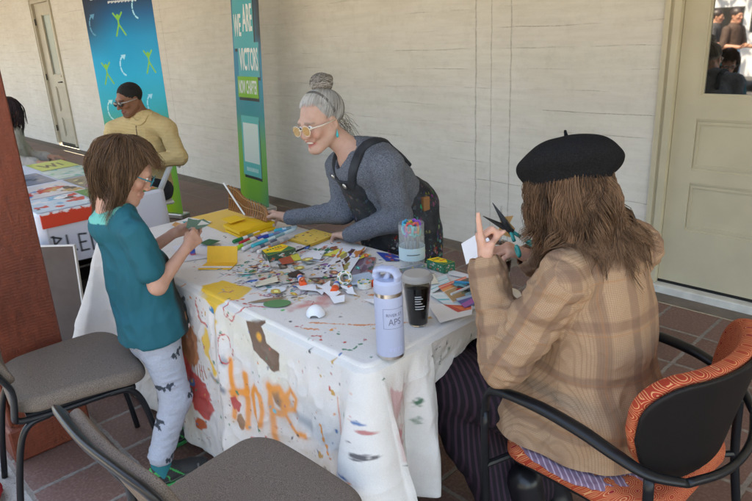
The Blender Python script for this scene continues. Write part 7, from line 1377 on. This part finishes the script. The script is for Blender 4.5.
# ---------------------------------------------------------------- 4. THE MAN IN SUNGLASSES
def man():
    B = A(-4.72, 2.12, 0); fold_chair((-4.80, 2.04, 0), math.radians(162), 'white folding chair carrying the man in the yellow sweater')
    H = Frame((-4.755, 2.04, 1.225), (.10, -.95, -.24), (.0, -.22, .95), 1.0)
    nk = A(-4.76, 2.10, 1.09); hp = A(-4.80, 2.12, .55); RS, RE, RW = A(-4.91, 1.96, 1.0), A(-5.02, 1.87, .79), A(-4.82, 1.79, .80); LS, LE, LW = A(-4.59, 2.21, 1.0), A(-4.49, 2.23, .79), A(-4.60, 1.97, .77)
    F = SDF((-5.2, 1.60, -.02), (-4.3, 2.42, 1.40), .005); head(F, H, nose=1.02); F.cone(H.p(0, -.025, -.05), nk, .056, .060, .02)
    F.cone(nk+A(0, .03, -.09), hp, .13, .14, .05, flat=((.7, -.7, 0), .78)); F.cone(nk, LS, .055, .05, .03); F.cone(nk, RS, .055, .05, .03); F.chain([LS, LE, LW], [.05, .042, .028], .02); F.chain([RS, RE, RW], [.05, .042, .028], .02)
    hand(F, RW, (.6, -.7, -.05), (0, 0, -1), (.7, .6, 0), 1., (.3, .4, .4, .5), .06, (.7, .5), .4); hand(F, LW, (-.6, -.7, -.05), (0, 0, -1), (-.7, .6, 0), 1., (.3, .4, .4, .5), .06, (.7, .5), .4)
    for s_ in (-1, 1): F.chain([hp+A(s_*.09, 0, -.03), A(-4.70+s_*.12, 1.75, .50), A(-4.70+s_*.13, 1.78, .09)], [.095, .065, .045], .03); F.cone(A(-4.70+s_*.13, 1.78, .07), A(-4.70+s_*.14, 1.64, .035), .04, .032)
    V, Q = F.mesh(); C = headcol(V, H, (.205, .098, .058), lips=(.20, .075, .06), cheek=.05, brow=(.012, .008, .006), beard=(.05, .028, .018)); R = mk('person', V, Q, MSKIN, origin=B, col=C); tagit(R, 'seated man with short black hair in sunglasses and a mustard quarter-zip sweater', 'person')
    F = SDF(H.c-.14, H.c+.16, .0045); F.ell(H.p(0, -.016, .037), A(.0775, .0955, .0845)*H.k, H.M); F.ell(H.p(0, .112, -.012), A(.10, .078, .10)*H.k, H.M, .006, 's'); F.ell(H.p(0, -.02, -.10), A(.12, .14, .07), H.M, .006, 's'); V, Q = F.mesh(); V = V+normals(V, Q)*(.0022*fbm(V, 120, 2))[:, None]; mk('hair', V, Q, mat('short black hair', (.010, .009, .008), .85, bump=.9, bscale=320), R, world=True)
    F = SDF((-5.16, 1.74, .48), (-4.30, 2.44, 1.14), .005); F.cone(nk+A(0, .02, -.09), A(-4.77, 2.11, .80), .150, .150, .05, flat=((.72, -.70, 0), .74)); F.cone(A(-4.77, 2.11, .80), A(-4.79, 2.12, .58), .150, .165, .05, flat=((.72, -.70, 0), .8)); F.cone(nk+A(0, .01, -.02), LS, .07, .078, .03); F.cone(nk+A(0, .01, -.02), RS, .07, .078, .03)
    F.chain([LS, LE, LW*.85+LE*.15], [.070, .060, .046], .015, tag=1); F.chain([RS, RE, RW*.85+RE*.15], [.070, .060, .046], .015, tag=1); F.cone(nk+A(0, .012, -.02), nk+A(0, -.004, .022), .072, .070, .012); F.cone(nk+A(0, -.008, .0), nk+A(0, -.02, .06), .055, .062, .004, 's'); V, Q = F.mesh(); V = wrinkle(V, Q, .009, 7); V = wrinkle(V, Q, .005, 16)
    g = NG('mustard rib knit', .9, .2); v = g.obj(); s = g.sep(v); rb_ = g.math('SINE', g.math('MULTIPLY', g.math('ADD', s[2], g.math('MULTIPLY', s[0], .15)), 300.)); g.base(g.mix(g.mr(rb_, -1, 1, 0, .25), (.54, .41, .21), (.45, .33, .15))); g.bump(rb_, .25, .002); FF = F; zf = A(.66, -.72, -.2); zc = [nk+A(.045, -.05, -.02), nk+A(.075, -.085, -.07), nk+A(.09, -.11, -.13), nk+A(.10, -.12, -.18)]; Vz, Qz = shell(F, .004, near_curve(list(onto(F, zc)), .006)).mesh(); Vk, Qk = shell(F, .010, near_curve(list(onto(F, [nk+A(-.05, -.05, .0), nk+A(.03, -.07, -.02), nk+A(.09, -.06, -.03), nk+A(.08, .04, .0)])), .022)).mesh(); sw_ = mk('sweater', V, Q, g.m, R, world=True)
    mk('zip', Vz, Qz, mat('brown zip', (.10, .06, .03), .5), sw_, world=True); mk('collar', Vk, Qk, g.m, sw_, world=True)
    F = SDF(nk-.12, nk+.10, .004); F.cone(nk+A(0, .004, -.01), nk+A(0, -.012, .030), .062, .058, .01); F.cone(nk+A(0, -.01, .0), nk+A(0, -.025, .06), .052, .056, .003, 's'); V, Q = F.mesh(); mk('shirt_collar', V, Q, mat('pale checked shirt', (.42, .42, .46), .7, var=.15, vscale=70), R, world=True)
    for e_, w_ in ((LE, LW), (RE, RW)): d = nrm(w_-e_); F = SDF(w_-.09, w_+.09, .004); F.cone(w_-d*.05, w_-d*.002, .044, .042, .01); V, Q = F.mesh(); mk('shirt_cuff', V, Q, MATS['pale checked shirt'], R, world=True)
    F = SDF((-5.0, 1.60, .03), (-4.40, 2.42, .66), .007); F.cone(hp+A(0, 0, .03), hp+A(0, 0, -.02), .155, .16, .03)
    for s_ in (-1, 1): F.chain([hp+A(s_*.09, 0, -.02), A(-4.70+s_*.12, 1.75, .50), A(-4.70+s_*.13, 1.78, .10)], [.115, .085, .065], .03)
    V, Q = F.mesh(); V = wrinkle(V, Q, .006, 14); mk('trousers', V, Q, mat('dark trousers', (.02, .022, .028), .85), R, world=True)
    for s_ in (-1, 1): F = SDF(A(-4.70+s_*.14-.08, 1.56, -.01), A(-4.70+s_*.14+.08, 1.86, .13), .005); F.cone((-4.70+s_*.13, 1.79, .05), (-4.70+s_*.14, 1.64, .035), .048, .040); F.cut((0, 0, .001), (0, 0, -1)); V, Q = F.mesh(); mk('shoe', V, Q, mat('black leather', (.010, .010, .012), .3), R, world=True)
    q = MB()
    for s in (-1, 1): q.tube([H.p(s*.056, .104, .008)-B, H.p(s*.080, .06, .006)-B, H.p(s*.085, -.012, .004)-B], .0034, 6)
    q.tube([H.p(-.012, .113, .008)-B, H.p(.012, .113, .008)-B], .0028, 6); gm = q.build('sunglasses', mat('silver grey frame', (.35, .34, .32), .35), R, smooth=True)
    for s in (-1, 1): F = SDF(H.p(s*.033, .105, 0)-.05, H.p(s*.033, .105, 0)+.05, .0025); F.ell(H.p(s*.033, .104, -.001), (.029, .008, .019), H.M, .002); V, Q = F.mesh(); mk('dark_lens', V, Q, mat('black lens', (.006, .006, .007), .06, spec=.8), gm, world=True)
man()
# ---------------------------------------------------------------- 5. THE GIRL BEHIND THE POST
def girl():
    B = A(-6.31, 1.56, 0); c = fold_chair((-6.34, 1.54, 0), math.radians(-60), 'white folding chair under the dark-haired girl at the far left')
    H = Frame((-6.24, 1.60, 1.12), (.55, .75, -.35), (.1, .2, .95), .95); nk = A(-6.30, 1.54, .99)
    F = SDF((-6.66, 1.14, -.02), (-5.81, 1.99, 1.28), .006); head(F, H); F.cone(H.p(0, -.02, -.05), nk, .05, .055); F.cone(nk+A(0, 0, -.08), A(-6.34, 1.52, .52), .11, .13, .05); ax = A(.75, -.55, 0)*.16
    for s_ in (-1, 1): sh = nk+s_*ax+A(0, 0, -.07); F.cone(nk, sh, .05, .045, .03); F.chain([sh, sh+A(.03, .08, -.22), sh+A(.18, .22, -.24)], [.045, .038, .026], .02); hand(F, sh+A(.18, .22, -.24), (.6, .8, 0), (0, 0, -1), (-.7*s_, .5*s_, 0), .85); F.chain([A(-6.34, 1.52, .50)+s_*ax*.5, A(-6.12, 1.80, .48)+s_*ax*.6, A(-6.12, 1.80, .08)+s_*ax*.6], [.09, .06, .04], .03); F.cone(A(-6.12, 1.80, .07)+s_*ax*.6, A(-6.06, 1.88, .035)+s_*ax*.6, .035, .03)
    V, Q = F.mesh(); C = headcol(V, H, (.5, .28, .2)); R = mk('person', V, Q, MSKIN, origin=B, col=C); tagit(R, 'dark-haired girl in a grey hooded top, mostly hidden behind the red post', 'person')
    F = SDF((-6.66, 1.22, .42), (-5.86, 1.94, 1.10), .006); F.cone(nk+A(0, 0, -.09), A(-6.34, 1.52, .48), .15, .17, .05)
    for s_ in (-1, 1): sh = nk+s_*ax+A(0, 0, -.07); F.cone(nk, sh, .06, .065, .03); F.chain([sh, sh+A(.03, .08, -.22), sh+A(.15, .20, -.24)], [.07, .06, .045], .02)
    F.ell(nk+A(-.04, -.05, .0), (.11, .11, .06), None, .03); V, Q = F.mesh(); V = wrinkle(V, Q, .012, 12); mk('hoodie', V, Q, mat('pale grey fleece', (.40, .37, .34), .9, var=.1), R, world=True)
    F = SDF((-6.56, 1.29, .03), (-5.91, 1.99, .62), .008)
    for s_ in (-1, 1): F.chain([A(-6.34, 1.52, .50)+s_*ax*.5, A(-6.12, 1.80, .48)+s_*ax*.6, A(-6.12, 1.80, .10)+s_*ax*.6], [.11, .08, .06], .03)
    V, Q = F.mesh(); mk('trousers', V, Q, MATS['dark trousers'], R, world=True)
    F = SDF(H.c-.2, H.c+.2, .005); F.ell(H.p(0, -.02, .034), A(.085, .10, .092)*H.k, H.M); F.cone(H.p(0, -.05, .0), H.p(0, -.08, -.13), .085, .075, .03); F.ell(H.p(0, .10, -.05), (.085, .08, .1), H.M, .01, 's'); V, Q = F.mesh(); V = wrinkle(V, Q, .008, 26, (1, 1, .3)); hm = mk('hair', V, Q, MHAIR, R, col=np.tile(A(.016, .011, .012), (len(V), 1)), world=True)
    s = hairdo('hair_locks', H, R, 1200, lambda D: np.full(len(D), .24), None, pal=((.008, .006, .007), (.05, .03, .035)), thick=.2, face=lambda D: (D[:, 2] > -.4) & ~((D[:, 1] > .5) & (D[:, 2] < .4)), r0=.002, seed=31, steps=12); s.parent = hm; s.location = (0, 0, 0)
girl()
# ================================================================ WHAT THE DOOR GLASS MIRRORS: the street behind the camera
def passer(loc, rz, top, low, label, bag=None, arms=.3):
    M = np.array(Matrix.Rotation(rz, 3, 'Z')); L0 = A(*loc)
    F = SDF((-.40, -.35, 0), (.40, .50, 1.82), .009); H = Frame((0, .02, 1.60), (0, 1, -.12), (0, .1, 1)); head(F, H); F.cone((0, 0, 1.52), (0, -.01, 1.42), .055, .06); F.cone((0, 0, 1.36), (0, 0, 1.0), .13, .12, .05, flat=((0, 1, 0), .7))
    for s in (-1, 1): F.chain([A(s*.18, 0, 1.38), A(s*.25, .02, 1.12), A(s*.14, .26, 1.10)], [.05, .042, .028], .02); hand(F, A(s*.14, .26, 1.10), (-.2*s, 1, .1), (0, 0, 1), (s, 0, 0), 1.); F.chain([A(s*.09, 0, .95), A(s*.10, .03, .50), A(s*.11, .0, .08)], [.09, .06, .045], .03); F.cone(A(s*.11, 0, .05), A(s*.12, .15, .035), .04, .035)
    V, Q = F.mesh(); R = mk('person', V@M.T, Q, MSKIN, loc=loc, col=headcol(V, H, (.28, .15, .10))); tagit(R, label, 'person', 'passers-by mirrored in the door glass')
    F = SDF((-.36, -.3, .85), (.36, .4, 1.5), .01); F.cone((0, 0, 1.36), (0, 0, .95), .15, .15, .05, flat=((0, 1, 0), .75)); [F.chain([A(s*.18, 0, 1.38), A(s*.25, .02, 1.14)], [.065, .06], .03) for s in (-1, 1)]; V, Q = F.mesh(); mk('top', wrinkle(V, Q, .006, 12)@M.T, Q, top, R)
    F = SDF((-.3, -.25, .04), (.3, .25, 1.06), .01); F.cone((0, 0, 1.0), (0, 0, .90), .135, .14, .04); [F.chain([A(s*.09, 0, .92), A(s*.10, .03, .5), A(s*.11, 0, .1)], [.11, .085, .07], .03) for s in (-1, 1)]; V, Q = F.mesh(); mk('trousers', wrinkle(V, Q, .006, 12)@M.T, Q, low, R)
    F = SDF(H.c-.15, H.c+.15, .008); F.ell(H.p(0, -.02, .04), (.085, .10, .09), H.M); F.ell(H.p(0, .10, -.04), (.1, .08, .09), H.M, .01, 's'); V, Q = F.mesh(); mk('hair', V@M.T, Q, mat('dark hair', (.02, .012, .01), .5), R)
MJEAN = mat('blue denim', (.06, .13, .22), .8, var=.2, vscale=8)
passer((-3.95, -4.6, 0), math.radians(-70), mat('dark brown top', (.04, .022, .015), .8), MJEAN, 'standing figure in a brown top and jeans, mirrored largest in the door glass')
passer((-4.60, -5.6, 0), math.radians(-100), mat('black vest', (.02, .02, .022), .8), MJEAN, 'figure in black and jeans beside the brown-topped one in the door glass')
van = empty('parked_van', (-5.9, -9.6, -.06), 'white van parked in the street, mirrored in the door glass', 'van'); MVAN = mat('white van paint', (.45, .46, .47), .25, coat=.5); MTYR = mat('tyre rubber', (.02, .02, .02), .8)
prof = [(-2.4, .35), (-2.45, 1.0), (-2.38, 1.95), (-2.2, 2.08), (.9, 2.08), (1.25, 1.95), (1.85, 1.25), (2.45, 1.05), (2.55, .75), (2.5, .35)]
M = np.eye(4); M[:3, 0] = (1, 0, 0); M[:3, 1] = (0, 0, 1); M[:3, 2] = (0, 1, 0); MB().prism(prof, -.9, .9, M=M).build('body', MVAN, van)
for x0, x1 in ((.95, 1.55), (-.1, .8)):
    MB().prism([(x0, 1.3), (x0, 1.85), (x1-(.28 if x0 > .5 else 0), 1.85), (x1, 1.3)], .901, .91, M=M).build('side_window', MGLD, van)
for x in (-1.6, 1.6):
    for y in (-.8, .8):
        Mw = TR((x, y, .35), rx=math.pi/2); w = MB().lathe([(.10, -.1), (.33, -.11), (.36, -.07), (.36, .07), (.33, .11), (.10, .1)], 28, M=Mw).build('wheel', MTYR, van, smooth=True); MB().lathe([(.001, -.115), (.20, -.115), (.21, -.10), (.21, .10), (.20, .115), (.001, .115)], 20, M=Mw).build('rim', MSTEEL, w)
def tree(x, y, h, seed):
    r = np.random.default_rng(seed); t = empty('street_tree', (x, y, -.1), 'street tree with dense green crown and trunk %s' % ('left of the van' if seed == 1 else 'right of the van'), 'tree', 'street trees behind the camera')
    q = MB(); q.tube([(0, 0, 0), (.05, .02, h*.3), (-.05, .05, h*.55)], [.16, .12, .08], 10)
    for k in range(6): a = k*1.05; q.tube([(-.02, .03, h*.40+.1*k), (math.cos(a)*.7, math.sin(a)*.7, h*.65+.1*k), (math.cos(a)*1.2, math.sin(a)*1.2, h*.8)], [.06, .035, .015], 6)
    q.build('trunk', mat('bark', (.10, .075, .055), .9, bump=.6, bscale=20), t); n = 9000; c = r.normal(size=(26, 3))*A(1.1, 1.1, .8)+A(0, 0, h*.76); p = c[r.integers(0, 26, n)]+r.normal(size=(n, 3))*.36; d = r.normal(size=(n, 3)); d /= np.linalg.norm(d, axis=1)[:, None]; e = np.cross(d, r.normal(size=(n, 3))); e /= np.linalg.norm(e, axis=1)[:, None]
    V = np.stack([p-d*.09, p+e*.045, p+d*.09, p-e*.045], 1).reshape(-1, 3); F = np.arange(4*n).reshape(n, 4); cc = A(.035, .085, .02)*(.6+.9*r.random((n, 1))); mk('crown', V, F, mat('leaf', (1, 1, 1), .6, attr=True), t, col=np.repeat(cc, 4, 0), smooth=False)
tree(-8.2, -6.9, 5.5, 1); tree(-2.4, -13.5, 6.5, 2)
ob = empty('street_building', (-4, -22, -.1), 'pale building across the street, mirrored above the van', 'building'); MB().box((-22, -4, 0), (22, 0, 9)).build('wall', mat('grey render', (.10, .095, .09), .8, var=.1, vscale=1.), ob)
for k in range(10):
    for z in (1.2, 4.6): w = MB().box((-20+4.1*k, -.06, z), (-18.2+4.1*k, .03, z+2.0)).build('window', MGLD, ob); MB().box((-20.1+4.1*k, .0, z-.12), (-18.1+4.1*k, .12, z-.002)).build('window_sill', MCONC, w)
